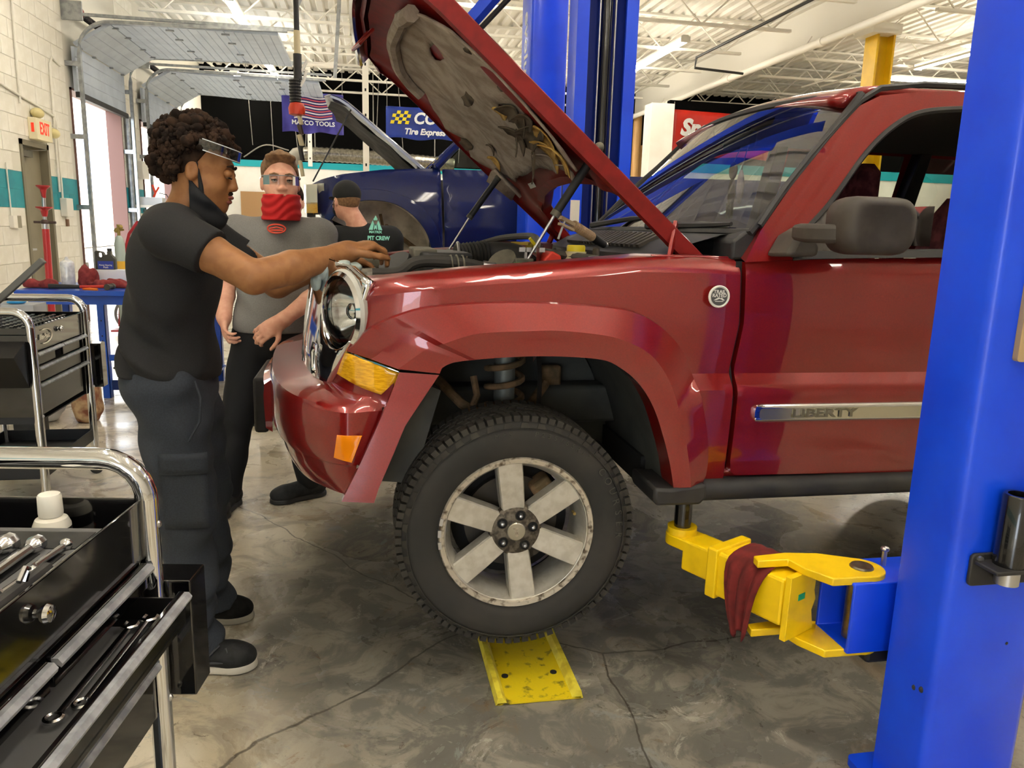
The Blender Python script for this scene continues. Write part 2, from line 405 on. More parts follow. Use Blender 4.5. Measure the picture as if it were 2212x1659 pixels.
# conduits and hose on the ceiling at right
for i, (x, z, xl) in enumerate(((8.6, 4.33, 'thin white conduit nearest the yellow column'), (9.0, 4.36, 'middle of three thin white ceiling conduits'), (9.4, 4.33, 'thin white conduit farthest from the yellow column'))):
    tag(obj('ceiling_conduit', MB().cyl((x, 5, z), (x, 14.9, z), .02, n=8), M_STEELW), xl, 'conduit')
tag(obj('black_gas_pipe', MB().tube([(5.6, 5, 4.36), (5.6, 13.2, 4.36), (5.6, 13.25, 4.2), (6.5, 13.25, 4.16)], .022, 8), BLKP), 'thin black pipe under the joists turning at the roof beam', 'pipe')
tag(obj('wall_pipe', MB().cyl((6.85, 19.6, 0), (6.85, 19.6, 4.3), .11), mat('pipe_tan', '#c49a63', .5)), 'tan vertical pipe in the far corner left of the pillar', 'pipe')
tag(obj('wall_board', MB().b2((7.05, 19.75, 0), (7.5, 19.85, 3.6)).b2((7.55, 19.72, 0), (7.62, 19.85, 3.7)), mat('board_orange', '#b9824a', .5, 0, '#cfa06a', 3)), 'orange wooden board standing in the far corner by the pillar', 'board')

# ---------------------------------------------------------------- fluorescent fixtures
M_TUBE = mat('lamp_tube', '#ffffff', .4, emit=30, ecol='#fff6e4')
M_FIX = mat('fixture_white', '#dedbd2', .4)
def fixture(cx, cy, l, along, label, group=None):
    t = thing('ceiling_light', label, 'light', (cx, cy, 4.36), group)
    ax = (0, 1, 0) if along == 'y' else (1, 0, 0); ax = Vector(ax); sd_ = Vector((ax.y, ax.x, 0)); c = Vector((cx, cy, 4.36))
    mb = MB(); prof = [(-.05, .03), (-.05, .085), (.05, .085), (.05, .03), (.02, .026), (-.02, .026)]
    mb.rings([[c+ax*s*l/2+sd_*u+Vector((0, 0, v)) for u, v in prof] for s in (-1, 1)]); obj('housing', mb, M_FIX, t, 0)
    for s in (-1, 1): obj('end_cap', MB().box(c+ax*s*(l/2)+Vector((0, 0, .02)), ((.15 if along == 'y' else .03), (.03 if along == 'y' else .15), .09)), M_FIX, t, 0)
    for s in (-.045, .045):
        obj('tube', MB().cyl(c+ax*(-l/2+.03)+sd_*s+Vector((0, 0, .005)), c+ax*(l/2-.03)+sd_*s+Vector((0, 0, .005)), .02, n=10), M_TUBE, t)
fixture(4.95, 13.4, 2.5, 'y', 'lit fluorescent fixture right of the tall blue lift columns')
fixture(-1.8, 12.6, 1.6, 'y', 'lit fluorescent fixture above the raised garage door')
fixture(10.6, 13.8, 1.9, 'x', 'lit fluorescent fixture near the yellow column')
for x, y in ((-1.8, 8.4), (-1.8, 16.6), (4.95, 8.2), (4.95, 17.6), (1.6, 11.2), (1.6, 6.0), (1.6, 16.8), (-2.6, 18.6), (3.2, 18.6)): fixture(x, y, 2.5, 'y', 'lit fluorescent fixture added to the rows over the bays', 'added fluorescent fixtures over the bays')  # rows continued over the bays; rearmost fixtures added to brighten the back wall
for x, y in ((-1.2, 2.2), (.9, 1.0), (3.2, 2.2), (-1.2, -2.0), (2.2, -2.2), (6.0, 1.5), (10.5, 3), (9.6, 8.4), (9.6, 11.6), (12.2, 9.8)): fixture(x, y, 2.5, 'y', 'lit fluorescent fixture added to the rows over the bays', 'added fluorescent fixtures over the bays')  # rows continued overhead for fender highlights; right-hand ones added to brighten the ceiling

# ---------------------------------------------------------------- overhead doors
M_DOOR = mat('garage_panel', '#bcc6d4', .5, 0, '#b2bccb', 4)
def overhead(y0, y1, label, zt=3.87, xe=-1.1):
    t = thing('overhead_door', label, 'garage door', (XL+.1, (y0+y1)/2, 0))
    ya, yb = y0-.05, y1+.05; xw = XL+.1
    # curve followed by the sections: up the wall, round the bend, along the ceiling
    path = [(xw, 3.0), (xw, 3.56), (xw+.46, 3.84), (xe-1.42, zt-.01), (xe-.72, zt-.01), (xe-.02, zt-.02)]
    for i, (p, q) in enumerate(zip(path, path[1:])):
        a = Vector((p[0], 0, p[1])); b = Vector((q[0], 0, q[1])); d = (b-a).normalized(); nrm = Vector((-d.z, 0, d.x))
        a = a+d*.006; b = b-d*.006; n = max(2, int((b-a).length/.11)); mb = MB()
        # stamped panel: shallow grooves across its width
        pf = []
        for k in range(n+1):
            s = k/n; c = a+(b-a)*s
            pf.append(c)
            if 0 < k < n: pf += [c+d*.008-nrm*.008*-1, c+d*.016]
        back = [c-nrm*.045*-1 for c in (b, a)]
        ring = pf+back
        mb.rings([[Vector((c.x, yy, c.z)) for c in ring] for yy in (ya+.06, yb-.06)])
        sec = obj('section', mb, M_DOOR, t, 0)
        if i < 4:
            for yy in (ya+.2, (ya*2+yb)/3, (ya+yb*2)/3, yb-.2): obj('hinge', MB().box((q[0]-.0, yy, q[1]-.010), (.10, .035, .018)), M_GALV, sec, 0)
    obj('bottom_seal', MB().b2((xw-.03, ya+.06, 2.93), (xw+.03, yb-.06, 3.0)), BLKP, t, 0)
    for yy in (ya, yb):
        pts = [(xw+.05, yy, .02), (xw+.05, yy, 3.42)]+[(xw+.05+.42*(1-math.cos(R(a))), yy, 3.42+.42*math.sin(R(a))) for a in range(10, 91, 10)]+[(xe+.1, yy, zt+.02)]
        tr = MB(); tr.rings([[Vector(p)+Vector((0, .0, 0))+o for o in (Vector((0, -.03, 0)), Vector((0, .03, 0)), Vector((.0, .03, 0))+Vector((.04, 0, 0)) if i < 3 else Vector((0, .03, .04)), Vector((.04, -.03, 0)) if i < 3 else Vector((0, -.03, .04)))] for i, p in enumerate(pts)])
        obj('track', tr, M_GALV, t, 30)
        obj('hanger_angle', MB().bar((xw+.02, yy, 3.93), (xe+.2, yy, 3.93), .035, .035), M_GALV, t, 0)
        for z in (.6, 1.5, 2.4, 3.3): obj('bracket', MB().b2((XL, yy-.04, z), (xw+.06, yy-.01, z+.06)), M_GALV, t, 0)
        obj('end_bearing', MB().b2((XL, yy-.03, 3.85), (XL+.25, yy+.0, 4.08)), M_GALV, t, 0)
    obj('torsion_shaft', MB().cyl((XL+.16, ya, 3.97), (XL+.16, yb, 3.97), .014, n=8), M_GALV, t)
    sp = MB(); n = 260; l = (yb-ya)*.7
    sp.tube([(XL+.16+.042*math.cos(i*.9), ya+.15+l*i/n, 3.97+.042*math.sin(i*.9)) for i in range(n)], .007, 4)
    obj('torsion_spring', sp, mat('spring_dark', '#3a3536', .45, .6), t)
    obj('cable_drum', MB().cyl((XL+.16, ya+.03, 3.97), (XL+.16, ya+.12, 3.97), .075), mat('drum_red', '#7c2b2b', .5), t)
overhead(OD1[0], OD1[1], 'raised white sectional garage door nearest the camera')
overhead(OD2[0]-.05, OD2[1]+.05, 'farther raised white sectional garage door', 3.80, -.75)
# jamb trim of the two openings
for i, (a, b_, h) in enumerate((OD1, OD2)):
    obj('trim_%d' % (3+i), MB().b2((XL-.2, a, 0), (XL+.02, a+.03, h)).b2((XL-.2, b_-.03, 0), (XL+.02, b_, h)).b2((XL-.2, a, h-.03), (XL+.02, b_, h)), mat('jamb_brown', '#6b4c44', .6), kind='structure', smooth=0)
# outdoors: sunlit building across the yard
ob = thing('neighbour_building', 'sunlit pale stucco building seen through the open garage doors', 'building', (-13, 25, 0))
obj('wall', MB().b2((-13, 8, 0), (-12.5, 60, 8)), M_EXT, ob, 0)
wb = obj('window', MB().b2((-12.5, 38.2, 2.5), (-12.4, 40.8, 5.25)), mat('window_frame', '#aab2c2', .4), ob, 0)
for i in range(8): obj('pane', MB().b2((-12.41, 38.3+i*.31, 2.6), (-12.37, 38.3+i*.31+.22, 5.05)), mat('window_blind', '#8d97b4', .5), wb, 0)
obj('ground_outside', MB().b2((-40, -30, -.2), (XL-.2, 70, -.05)), mat('asphalt', '#b9b2a6', .85, 0, '#a9a297', 1), kind='structure', smooth=0)
obj('ground_front', MB().b2((XL-.2, -40, -.2), (40, YF-.2, -.05)), mat('asphalt'), kind='structure', smooth=0)

# ---------------------------------------------------------------- exit door and fittings on the left wall
M_DFR = mat('door_frame', '#77705c', .5); M_DLEAF = mat('door_leaf', '#857d68', .45, 0, '#7d7560', 3)
d = obj('door_1', MB().b2((XL-.12, EXD[0]+.06, 0), (XL-.075, EXD[1]-.06, EXD[2]-.06)), M_DLEAF, kind='structure', smooth=0)
obj('door_frame', MB().b2((XL-.2, EXD[0], 0), (XL+.015, EXD[0]+.06, EXD[2])).b2((XL-.2, EXD[1]-.06, 0), (XL+.015, EXD[1], EXD[2])).b2((XL-.2, EXD[0], EXD[2]-.06), (XL+.015, EXD[1], EXD[2])), M_DFR, d, 0)
obj('door_closer', MB().b2((XL-.075, 9.85, 2.06), (XL-.01, 10.1, 2.13)).bar((XL-.03, 10.0, 2.13), (XL+.02, 10.4, 2.17), .02, .012), mat('closer', '#5b5648', .4, .5), d, 0)
obj('door_handle', MB().cyl((XL-.075, 9.86, 1.02), (XL-.02, 9.86, 1.02), .025).box((XL-.02, 9.91, 1.02), (.02, .12, .022)), STEEL, d)
es = thing('exit_sign', 'cream EXIT sign box with red letters over the side door', 'sign', (XL, 10.2, 2.26))
M_CREAM = mat('sign_cream', '#e6dcb8', .45)
obj('housing', MB().b2((XL+.006, 9.99, 2.26), (XL+.10, 10.43, 2.50)), M_CREAM, es, 0, bevel=.006)
M_EXR = mat('exit_red', '#e8341c', .4, emit=.35)
text('lettering', 'EXIT', .19, frame((XL+.101, 10.21, 2.385), (0, 1, 0), (0, 0, 1)), M_EXR, es, .002, sx=.72, bold=.004)
obj('arrow_panel', MB().b2((XL+.04, 9.987, 2.34), (XL+.07, 9.99, 2.44)), M_EXR, es, 0)
for p in ((XL+.07, 10.12, 2.56), (XL+.08, 10.53, 2.38)):
    obj('lamp_head', MB().ball(p, (.07, .09, .06)), mat('lamp_cream', '#d8cb92', .35), es)
tag(obj('wall_conduit', MB().tube([(XL+.025, 9.86, 4.9), (XL+.025, 9.80, 2.82), (XL+.025, 9.80, 2.62)], .013, 8), M_CMU), 'white vertical conduit on the block wall above the side door', 'conduit')
tag(obj('wall_conduit', MB().tube([(XL+.025, 9.1, 2.78), (XL+.025, 9.8, 2.70), (XL+.025, 10.25, 2.66), (XL+.025, 10.75, 2.60), (XL+.025, 10.8, 2.5), (XL+.025, 10.8, 1.6)], .013, 8), M_CMU), 'white conduit bending down beside the EXIT sign', 'conduit')
tag(obj('wall_conduit', MB().tube([(XL+.025, 10.72, 1.7), (XL+.025, 10.75, 3.2), (XL+.025, 10.85, 3.3), (XL+.025, 11.1, 3.25)], .013, 8), M_CMU), 'white conduit rising beside the garage door track', 'conduit')
tag(obj('wall_conduit', MB().tube([(XL+.02, 9.30, 1.95), (XL+.02, 9.31, 1.36)], .008, 6), M_CMU), 'thin white conduit running down to the wall outlet', 'conduit')
ou = thing('wall_outlet', 'grey electrical outlet box on the block wall left of the door', 'outlet', (XL, 9.35, 1.3)); obj('box', MB().b2((XL+.006, 9.27, 1.27), (XL+.05, 9.37, 1.40)), M_STEELW, ou, 0); obj('cover', MB().b2((XL+.05, 9.37, 1.27), (XL+.02, 9.47, 1.40)), mat('outlet_grey', '#8e8875', .5), ou, 0)
cb = thing('wall_control_box', 'white control box on the block wall beside the garage door', 'box', (XL, 10.85, 1.4)); obj('case', MB().b2((XL+.006, 10.74, 1.40), (XL+.09, 10.96, 1.63)), M_FIX, cb, 0, bevel=.01); obj('knockout', MB().b2((XL+.006, 10.88, 1.28), (XL+.03, 10.94, 1.37)), mat('rust_brown', '#7a5b45', .6), cb, 0)
so2 = thing('door_opener_box', 'small white motor box on the pier between the garage doors', 'box', (XL, 13.9, 2.1)); obj('case', MB().b2((XL+.006, 14.05, 2.05), (XL+.16, 14.42, 2.33)), M_FIX, so2, 0, bevel=.01)
# door opener tubes on the pier between the doors
for i, y in enumerate((13.72, 13.95)): tag(obj('pier_pipe', MB().cyl((XL+.05, y, 0), (XL+.05, y, 3.0), .04, n=10), M_GALV), ['grey vertical pipe on the pier, nearer garage door side', 'grey vertical pipe on the pier, farther garage door side'][i], 'pipe')
# ================================================================ RED SUV ON THE LIFT
CY = 3.04
def glass_mat(name, tint, refl=1.0, ior=1.45):
    if name in MATS: return MATS[name]
    m = bpy.data.materials.new(name); m.use_nodes = True; nt = m.node_tree; N = nt.nodes; L = nt.links; N.remove(N['Principled BSDF'])
    tr = N.new('ShaderNodeBsdfTransparent'); tr.inputs[0].default_value = lin(tint); gl = N.new('ShaderNodeBsdfGlossy'); gl.inputs['Roughness'].default_value = .01
    fr = N.new('ShaderNodeFresnel'); fr.inputs[0].default_value = ior; mu = N.new('ShaderNodeMath'); mu.operation = 'MULTIPLY'; mu.inputs[1].default_value = refl; L.new(fr.outputs[0], mu.inputs[0])
    mx = N.new('ShaderNodeMixShader'); L.new(mu.outputs[0], mx.inputs[0]); L.new(tr.outputs[0], mx.inputs[1]); L.new(gl.outputs[0], mx.inputs[2]); L.new(mx.outputs[0], N['Material Output'].inputs[0])
    MATS[name] = m; return m
GLASS = glass_mat('car_glass', '#d9e2dc', 1.6); CLEAR = glass_mat('clear_glass', '#f4f6f6', 1.2)
AMBER = mat('amber_lens', '#f2b824', .08, 0, coat=1, col2='#d99d14', scale=40, stretch=(1, 1, 6)); AMBERO = mat('amber_orange', '#e8860c', .15, 0, coat=.8)
LINER = mat('wheel_liner', '#3a3b38', .75, 0, '#454641', 8); UNDER = mat('underbody', '#191919', .8)
RUST = mat('rusty_steel', '#7a6044', .8, .1, '#55462f', 25); DIRTY = mat('dusty_plastic', '#6f6a5c', .7, 0, '#4b483f', 9)
REDD = mat('red_bay', '#6d1a1d', .45, .1, '#5a1a1a', 8, coat=.3, crough=.2)
INT = mat('interior_dark', '#1a1a1b', .8); PAD = mat('hood_felt', '#a89a8c', .95, 0, '#8c7e70', 14, detail=8, bump=.5, bscale=90, bdist=.006)
PADD = mat('felt_dark', '#655746', .95, 0, '#4c4234', 20); FOAM = mat('yellow_foam', '#cda75c', .95, 0, '#a67f3a', 25, bump=.6, bscale=120, bdist=.004)
SEATC = mat('seat_cover', '#8c4a4c', .9, 0, '#5f2a30', 22, detail=8, lo=.38, hi=.62)
suv = thing('suv', 'dark red SUV on the lift with its hood propped open', 'car', (.44, CY, 0))
def J(name, mb, m, **k): return obj(name, mb, m, k.pop('parent', suv), **k)
def J2(name, mb, m, **k):
    a = J(name, mb, m, **k); J(name, mb.mirror(CY), m, **k); return a

# ---- plan curves of nose and bumper (x, y), from the side round to the centre line
NP = spline([(.22, 2.137), (.12, 2.145), (.04, 2.163), (-.025, 2.205), (-.08, 2.29), (-.137, 2.40), (-.185, 2.60), (-.205, 2.82), (-.21, CY)], 90)
BP = spline([(.22, 2.128), (.10, 2.122), (.0, 2.122), (-.08, 2.142), (-.15, 2.20), (-.225, 2.30), (-.283, 2.46), (-.325, 2.68), (-.345, 2.88), (-.35, CY)], 90)
_nx = np.array([p[0] for p in NP][::-1]); _ny = np.array([p[1] for p in NP][::-1])
def lean(z): return .17*max(0, z-1.02)
def noseY(x): return float(np.interp(x, _nx, _ny))
TOPX = [-.05, .0, .104, .267, .465, .79, 1.02, 1.11]; TOPZ = [1.25, 1.264, 1.28, 1.30, 1.316, 1.348, 1.348, 1.344]
def ySide(x, z, fender=False):
    if x < .2: y = noseY(x-lean(z))
    elif z >= 1.335: y = 2.155+.37*(z-1.335)
    elif z > 1.0: y = 2.154-.010*math.sin(math.pi*(z-1.0)/.335)+.003*(z-1)/.335
    elif z > .955: y = 2.116+(z-.955)/.045*.038
    else: y = 2.116+.02*((.955-z)/.28)**2
    if .2 <= x < .4 and z < 1.335: y = noseY(.2)*(1-(x-.2)/.2)+y*(x-.2)/.2
    if fender:
        zt = np.interp(x, TOPX, TOPZ); q = (z-(zt-.045))/.045
        if q > 0: y += .05*q*q
    return y
FLU = [(-.062, 1.060), (-.035, 1.084), (-.007, 1.122), (.037, 1.153), (.105, 1.183), (.175, 1.201), (.316, 1.213), (.464, 1.215), (.582, 1.211), (.733, 1.198), (.811, 1.173), (.873, 1.132), (.925, 1.078), (.965, 1.0), (1.005, .861), (1.023, .774), (1.027, .70), (1.02, .668)]
_tx = np.linspace(-.012, 1.102, 48); _tz = np.interp(_tx, TOPX, TOPZ)-.045
out = [(float(a), float(b)) for a, b in zip(_tx, _tz)]+[ (1.106, 1.154), (1.091, 1.026), (1.091, .925), (1.092, .72), (1.093, .668)]
FLs = spline(FLU, 60)
fen = panel(out+FLs[::-1]+[(-.05, 1.09), (-.036, 1.12), (-.021, 1.168)], .018, lambda x, z: (x, ySide(x, z, True), z), lines=[[(.97, 1.0), (1.09, 1.0)], [(.98, .955), (1.09, .955)]])
fen.grid([[(float(x), ySide(float(x), float(z)+.045*q, True), float(z)+.045*q) for x, z in zip(_tx, _tz)] for q in (0, .2, .4, .6, .8, 1)])
J2('fender', rim(fen, (0, .02, 0)), RED, smooth=40)
# return along the top of the fender, and the gutter
top = [(float(x), ySide(float(x), float(z)+.045, True), float(z)+.045) for x, z in zip(_tx, _tz)]
J2('fender_gutter', MB().grid([[(x, y+dy, z+dz) for x, y, z in top] for dy, dz in ((0, 0), (.03, .006), (.05, -.002), (.055, -.03), (.10, -.034), (.11, -.16))]), REDD, smooth=40)
# ---- wheel-arch flare
FC = spline([(.084, 1.030), (.162, 1.085), (.206, 1.101), (.303, 1.130), (.456, 1.138), (.534, 1.139), (.645, 1.129), (.721, 1.113), (.802, 1.075), (.858, 1.015), (.895, .942), (.933, .828), (.961, .70), (.965, .66)], 60)
FA = spline([(.199, 1.016), (.209, 1.034), (.262, 1.051), (.463, 1.064), (.655, 1.055), (.727, 1.027), (.787, .978), (.835, .907), (.870, .821), (.898, .733), (.916, .655)], 60)
def flare_rows():
    rows = []
    U = [(x, ySide(x, z)-.002, z) for x, z in FLs]; Cc = [(x, (2.088 if x > .2 else 2.10), z) for x, z in FC]; A = [(x, 2.102, z) for x, z in FA]
    mid = [tuple((a+b)/2 for a, b in zip(p, q)) for p, q in zip(U, Cc)]; mid = [(x, y-.008, z) for x, y, z in mid]
    return [U, [(x+(.44-x)*.004, y-.018, z-.003) for x, y, z in U], mid, Cc, A, [(x, 2.125, z+.002) for x, y, z in A], [(x, 2.2, z) for x, y, z in A]]
J2('wheel_arch_flare', MB().grid(flare_rows()), RED, smooth=24)
LU = lerp_list([(.088, 1.020), (.06, .945), (.02, .85), (-.03, .74), (-.074, .65)], 20); LA = lerp_list([(.197, 1.013), (.150, .941), (.104, .870), (.066, .776), (.03, .69), (.016, .645)], 20)
J2('bumper_flare', MB().grid([[(x, 2.14, z) for x, z in LU], [(x, 2.106, z) for x, z in LU], [(x, 2.098, z) for x, z in LA], [(x, 2.115, z) for x, z in LA], [(x, 2.22, z) for x, z in LA]]), RED, smooth=45)
J2('flare_end', MB().prism([(.905, .655), (1.02, .668), (1.022, .62), (1.0, .60), (.86, .602), (.85, .625), (.85, .66)], lambda u, v, w_: (u, w_, v), 2.09, 2.3), BLKP, bevel=.01)
# ---- bumper and fascia in one sheet wrapped round the nose
def fascia(side):
    rows = []
    prof = [(1.005, 0), (.965, .0), (.948, .05), (.937, .30), (.925, .72), (.914, .93), (.898, 1.0), (.85, 1.02), (.80, 1.02), (.757, 1.0), (.745, .96), (.740, .86), (.70, .80), (.665, .70), (.645, .6)]
    for z, wt in prof:
        row = []
        for i in range(len(NP)):
            n, b_ = NP[i], BP[i]; t = i/(len(NP)-1)
            wtt = wt*min(1, max(0, (t-.15)/.06)) if z > .742 else wt*min(1, t/.2)
            zz = z+(.035*t*t if z > .9 else .045*t*t if z < .76 else 0.01*t)
            if z > .9: zz -= .03*max(0, 1-t/.35)
            y = n[1]*(1-wtt)+b_[1]*wtt; row.append((n[0]*(1-wtt)+b_[0]*wtt-(lean(z) if z > 1.02 else 0), y, zz))
        rows.append(row)
    return MB().grid(rows)
fb = fascia(1); k = len(fb.v)
fz = MB(); keep = [f for f in fb.f if not all(fb.v[i][0] > .088-(1.02-fb.v[i][2])*.44 for i in f)]; fz.v = fb.v; fz.f = keep
J2('front_bumper', fz, RED, smooth=32)
# raised bumper cap and centre section
def bumper_at(y, z):
    x = float(np.interp(y, [p[1] for p in BP], [p[0] for p in BP])); return x
J('bumper_insert', MB().rings([[(bumper_at(CY+s, 0)-d-.0, CY+s, z) for d, z in ((.0, .90), (.022, .885), (.026, .84), (.022, .735), (.0, .72))] for s in np.linspace(-.42, .42, 24)], closed=True), RED, smooth=40)
J('license_bracket', MB().b2((-.405, 2.83, .66), (-.355, 3.24, .865)), BLKP, bevel=.012)
J2('side_marker', panel([(-.085, .835), (-.016, .836), (-.045, .758), (-.095, .768)], .012, lambda x, z: (x, float(np.interp(x, [p[0] for p in BP][::-1], [p[1] for p in BP][::-1]))-.006, z)), AMBERO, solid=.012, bevel=.003)
J2('turn_signal', panel([(-.062, 1.052), (.02, 1.034), (.086, 1.012), (.075, .985), (.038, .947), (-.03, .965), (-.098, .985), (-.085, 1.015)], .012, lambda x, z: (x, noseY(x)-.012+.03*abs(z-1.0)**1.2, z)), AMBER, solid=.02, off=1, smooth=60)
J2('turn_signal_housing', panel([(-.07, 1.062), (.02, 1.042), (.095, 1.018), (.038, .938), (-.03, .956), (-.108, .978)], .02, lambda x, z: (x, noseY(x)+.03, z)), CHROME)
# ---- chrome grille shell, headlamps
def nose_s(y, z):   # point on the nose at lateral position y (either side)
    yy = y if y <= CY else 2*CY-y
    return (float(np.interp(yy, [p[1] for p in NP], [p[0] for p in NP]))+lean(z), y, z)
HC = (2.302, 1.165); HR = .112
gr_out = [(2.20, 1.262), (2.30, 1.30), (2.5, 1.315), (CY, 1.32), (2*CY-2.5, 1.315), (2*CY-2.30, 1.30), (2*CY-2.20, 1.262), (2*CY-2.225, 1.10), (2*CY-2.29, .985), (2*CY-2.36, .90), (2*CY-2.48, .895), (CY, .90), (2.48, .895), (2.36, .90), (2.29, .985), (2.225, 1.10)]
slots = [rrect(CY+i*.115-.036, .945, CY+i*.115+.036, 1.255, .03) for i in range(-4, 5) if abs(i) <= 3]
heads = [circle(HC[0], HC[1], .098, 28, HR), circle(2*CY-HC[0], HC[1], .098, 28, HR)]
vents = [rrect(2.405, .955, 2.455, 1.04, .02), rrect(2*CY-2.455, .955, 2*CY-2.405, 1.04, .02)]
J('grille_shell', panel(gr_out, .02, lambda y, z: (nose_s(y, z)[0]-.004, y, z), slots+heads+vents), CHROME, solid=.028, off=0, smooth=40)
for i in range(-3, 4):
    for e in (-.047, .047):
        P = [(nose_s(CY+i*.115+e, z)[0]-.014, CY+i*.115+e, z) for z in (.96, 1.1, 1.24)]
        if e < 0: J('grille_bar', MB().tube(P, .010, 6), CHROME)
J('grille_screen', MB().grid([[(nose_s(y, z)[0]+.05, y, z) for y in np.linspace(2.42, 2*CY-2.42, 20)] for z in (.9, 1.1, 1.28)]), DARK)
for s in (0, 1):
    c = Vector(nose_s(HC[0], HC[1])); ax = Vector((-.87, -.5, 0))
    parts = [('headlamp_bowl', MB().lathe([(.108, .0), (.10, -.03), (.07, -.075), (.02, -.09), (.0, -.09)], c, ax, 28, False), CHROME), ('headlamp_ring', MB().lathe([(.100, -.01), (.114, -.012), (.118, .012), (.106, .022), (.099, .01)], c, ax, 32, False), CHROME),
             ('headlamp_lens', MB().lathe([(.106, .008), (.09, .026), (.06, .040), (.03, .046), (.0, .047)], c, ax, 32, False), CLEAR), ('bulb_shield', MB().lathe([(.022, -.06), (.024, -.02), (.015, -.012), (0, -.01)], c, ax, 16), CHROME), ('lamp_bezel', MB().lathe([(.116, -.02), (.125, .004), (.118, .014)], c, ax, 32, False), mat('lamp_grey', '#a7a69f', .4))]
    for nm, mb, m in parts: J(nm, mb.mirror(CY) if s else mb, m)
J2('fender_filler', MB().grid([[(nose_s(y, z)[0]+.014, y+.006, z) for z in np.linspace(1.07, 1.25, 6)] for y in (2.195, 2.21, 2.24)]), mat('lamp_grey'))
# ---- front door, mirror, sill, rear body
dout = [(1.115, .69), (1.13, .678), (2.02, .664), (2.02, 1.368), (1.40, 1.352), (1.27, 1.345), (1.118, 1.338), (1.122, 1.154), (1.107, 1.026), (1.107, .925), (1.108, .73)]
door = J2('front_door', rim(panel(dout, .022, lambda x, z: (x, ySide(x, min(z, 1.33))+(.012*((z-1.305)/.04)**2 if z > 1.305 else 0), z), lines=[[(1.12, 1.305), (2.01, 1.305)]]+[[(1.12, 1.0), (2.01, 1.0)], [(1.12, .955), (2.01, .955)]]), (0, .03, 0)), RED, smooth=42)
J('door_gap_shade', MB().grid([[(x+.008, ySide(x, z)+.012, z) for x, z in ((1.103, 1.34), (1.107, 1.154), (1.092, 1.026), (1.092, .925), (1.092, .68))], [(x-.012, ySide(x, z)+.012, z) for x, z in ((1.103, 1.34), (1.107, 1.154), (1.092, 1.026), (1.092, .925), (1.092, .68))]]), DARK)  # dark strip standing in for the shade between fender and door
LEAN = lambda x, z: (x, 2.155+.37*(z-1.335), z)
pillar = [(1.112, 1.338), (1.169, 1.429), (1.273, 1.552), (1.362, 1.65), (1.488, 1.775), (1.55, 1.83), (1.632, 1.868), (1.77, 1.889), (2.05, 1.905), (2.05, 1.845), (1.945, 1.844), (1.778, 1.823), (1.670, 1.773), (1.559, 1.683), (1.411, 1.519), (1.289, 1.405), (1.266, 1.347)]
J2('a_pillar', rim(panel(pillar, .025, lambda x, z: (x, 2.155+.37*(z-1.335)-.006, z)), (.012, .06, .012)), RED, smooth=50)
seal = [(1.27, 1.352), (1.289, 1.405), (1.411, 1.519), (1.559, 1.683), (1.670, 1.773), (1.778, 1.823), (1.945, 1.844), (2.02, 1.845)]
J2('window_seal', MB().tube([LEAN(x, z) for x, z in spline(seal, 40)], .011, 6), BLKP)
J2('belt_moulding', MB().grid([[(x, ySide(x, z)-d, z) for x, z in zip((1.27, 1.5, 1.8, 2.02), (zz, zz+.008, zz+.016, zz+.024))] for zz, d in ((1.350, -.004), (1.350, .012), (1.372, .010), (1.374, -.03))]), BLKP, smooth=30)
J2('mirror_sail', panel([(1.275, 1.348), (1.292, 1.405), (1.40, 1.505), (1.40, 1.36)], .02, lambda x, z: (x, LEAN(x, z)[1]-.004, z)), GREYP, solid=.01)
mir = MB(); rs = []
for yy, sc, dx in ((1.902, .40, 0), (1.895, .66, 0), (1.90, .84, 0), (1.918, .95, 0), (1.945, 1.0, 0), (1.99, 1.0, .01), (2.03, .96, .015), (2.06, .84, .02), (2.07, .6, .02)):
    rs.append([(1.385+dx+(u-1.385)*sc, yy+.12*(1.435-u)*0, 1.452+(v-1.452)*sc) for u, v in rrect(1.265, 1.372, 1.492, 1.530, .052, 6)])
mir.rings(rs); mo = J('side_mirror', mir, GREYP, smooth=60)
J('mirror_arm', MB().rings([[(x, y+oy, z) for oy, z in ((-.035, 1.40), (-.035, 1.452), (.035, 1.455), (.035, 1.405))] for x, y in ((1.21, 2.05), (1.25, 1.99), (1.30, 1.955), (1.36, 1.935))]), GREYP, parent=mo, bevel=.012, smooth=50)
J('mirror_base', MB().rings([[(1.175, 2.165, 1.355), (1.31, 2.15, 1.358), (1.31, 2.16, 1.39), (1.27, 2.18, 1.45), (1.22, 2.18, 1.42)], [(1.20, 2.07, 1.36), (1.295, 2.06, 1.362), (1.295, 2.06, 1.39), (1.27, 2.08, 1.44), (1.235, 2.08, 1.42)]]), GREYP, parent=mo, bevel=.014, smooth=50)
J('mirror_glass', MB().grid([[(1.549, y, z) for y in (1.93, 2.05)] for z in (1.40, 1.51)]), CHROME, parent=mo)
J2('rocker_guard', MB().rings([[(x, 2.145+.045*math.cos(a)*1.0, .634+.036*math.sin(a)) for a in np.linspace(0, 2*math.pi, 16, endpoint=False)] for x in (.99, 1.1, 1.6, 2.4, 2.75)]), BLKP, smooth=50)
J2('sill', MB().b2((1.0, 2.16, .62), (2.75, 2.30, .70)), RED, bevel=.02)
J2('door_moulding', rim(panel(rrect(1.163, .852, 2.0, .911, .022, 5), .012, lambda x, z: (x, 2.104+.012*max(0, abs(z-.8815)-.018)/.012, z)), (0, .02, 0)), CHROME, smooth=60)
J('moulding_face', panel(rrect(1.178, .864, 1.99, .899, .012, 3), .03, lambda x, z: (x, 2.1032, z)), mat('brushed_trim', '#b9b6a6', .22, .9))
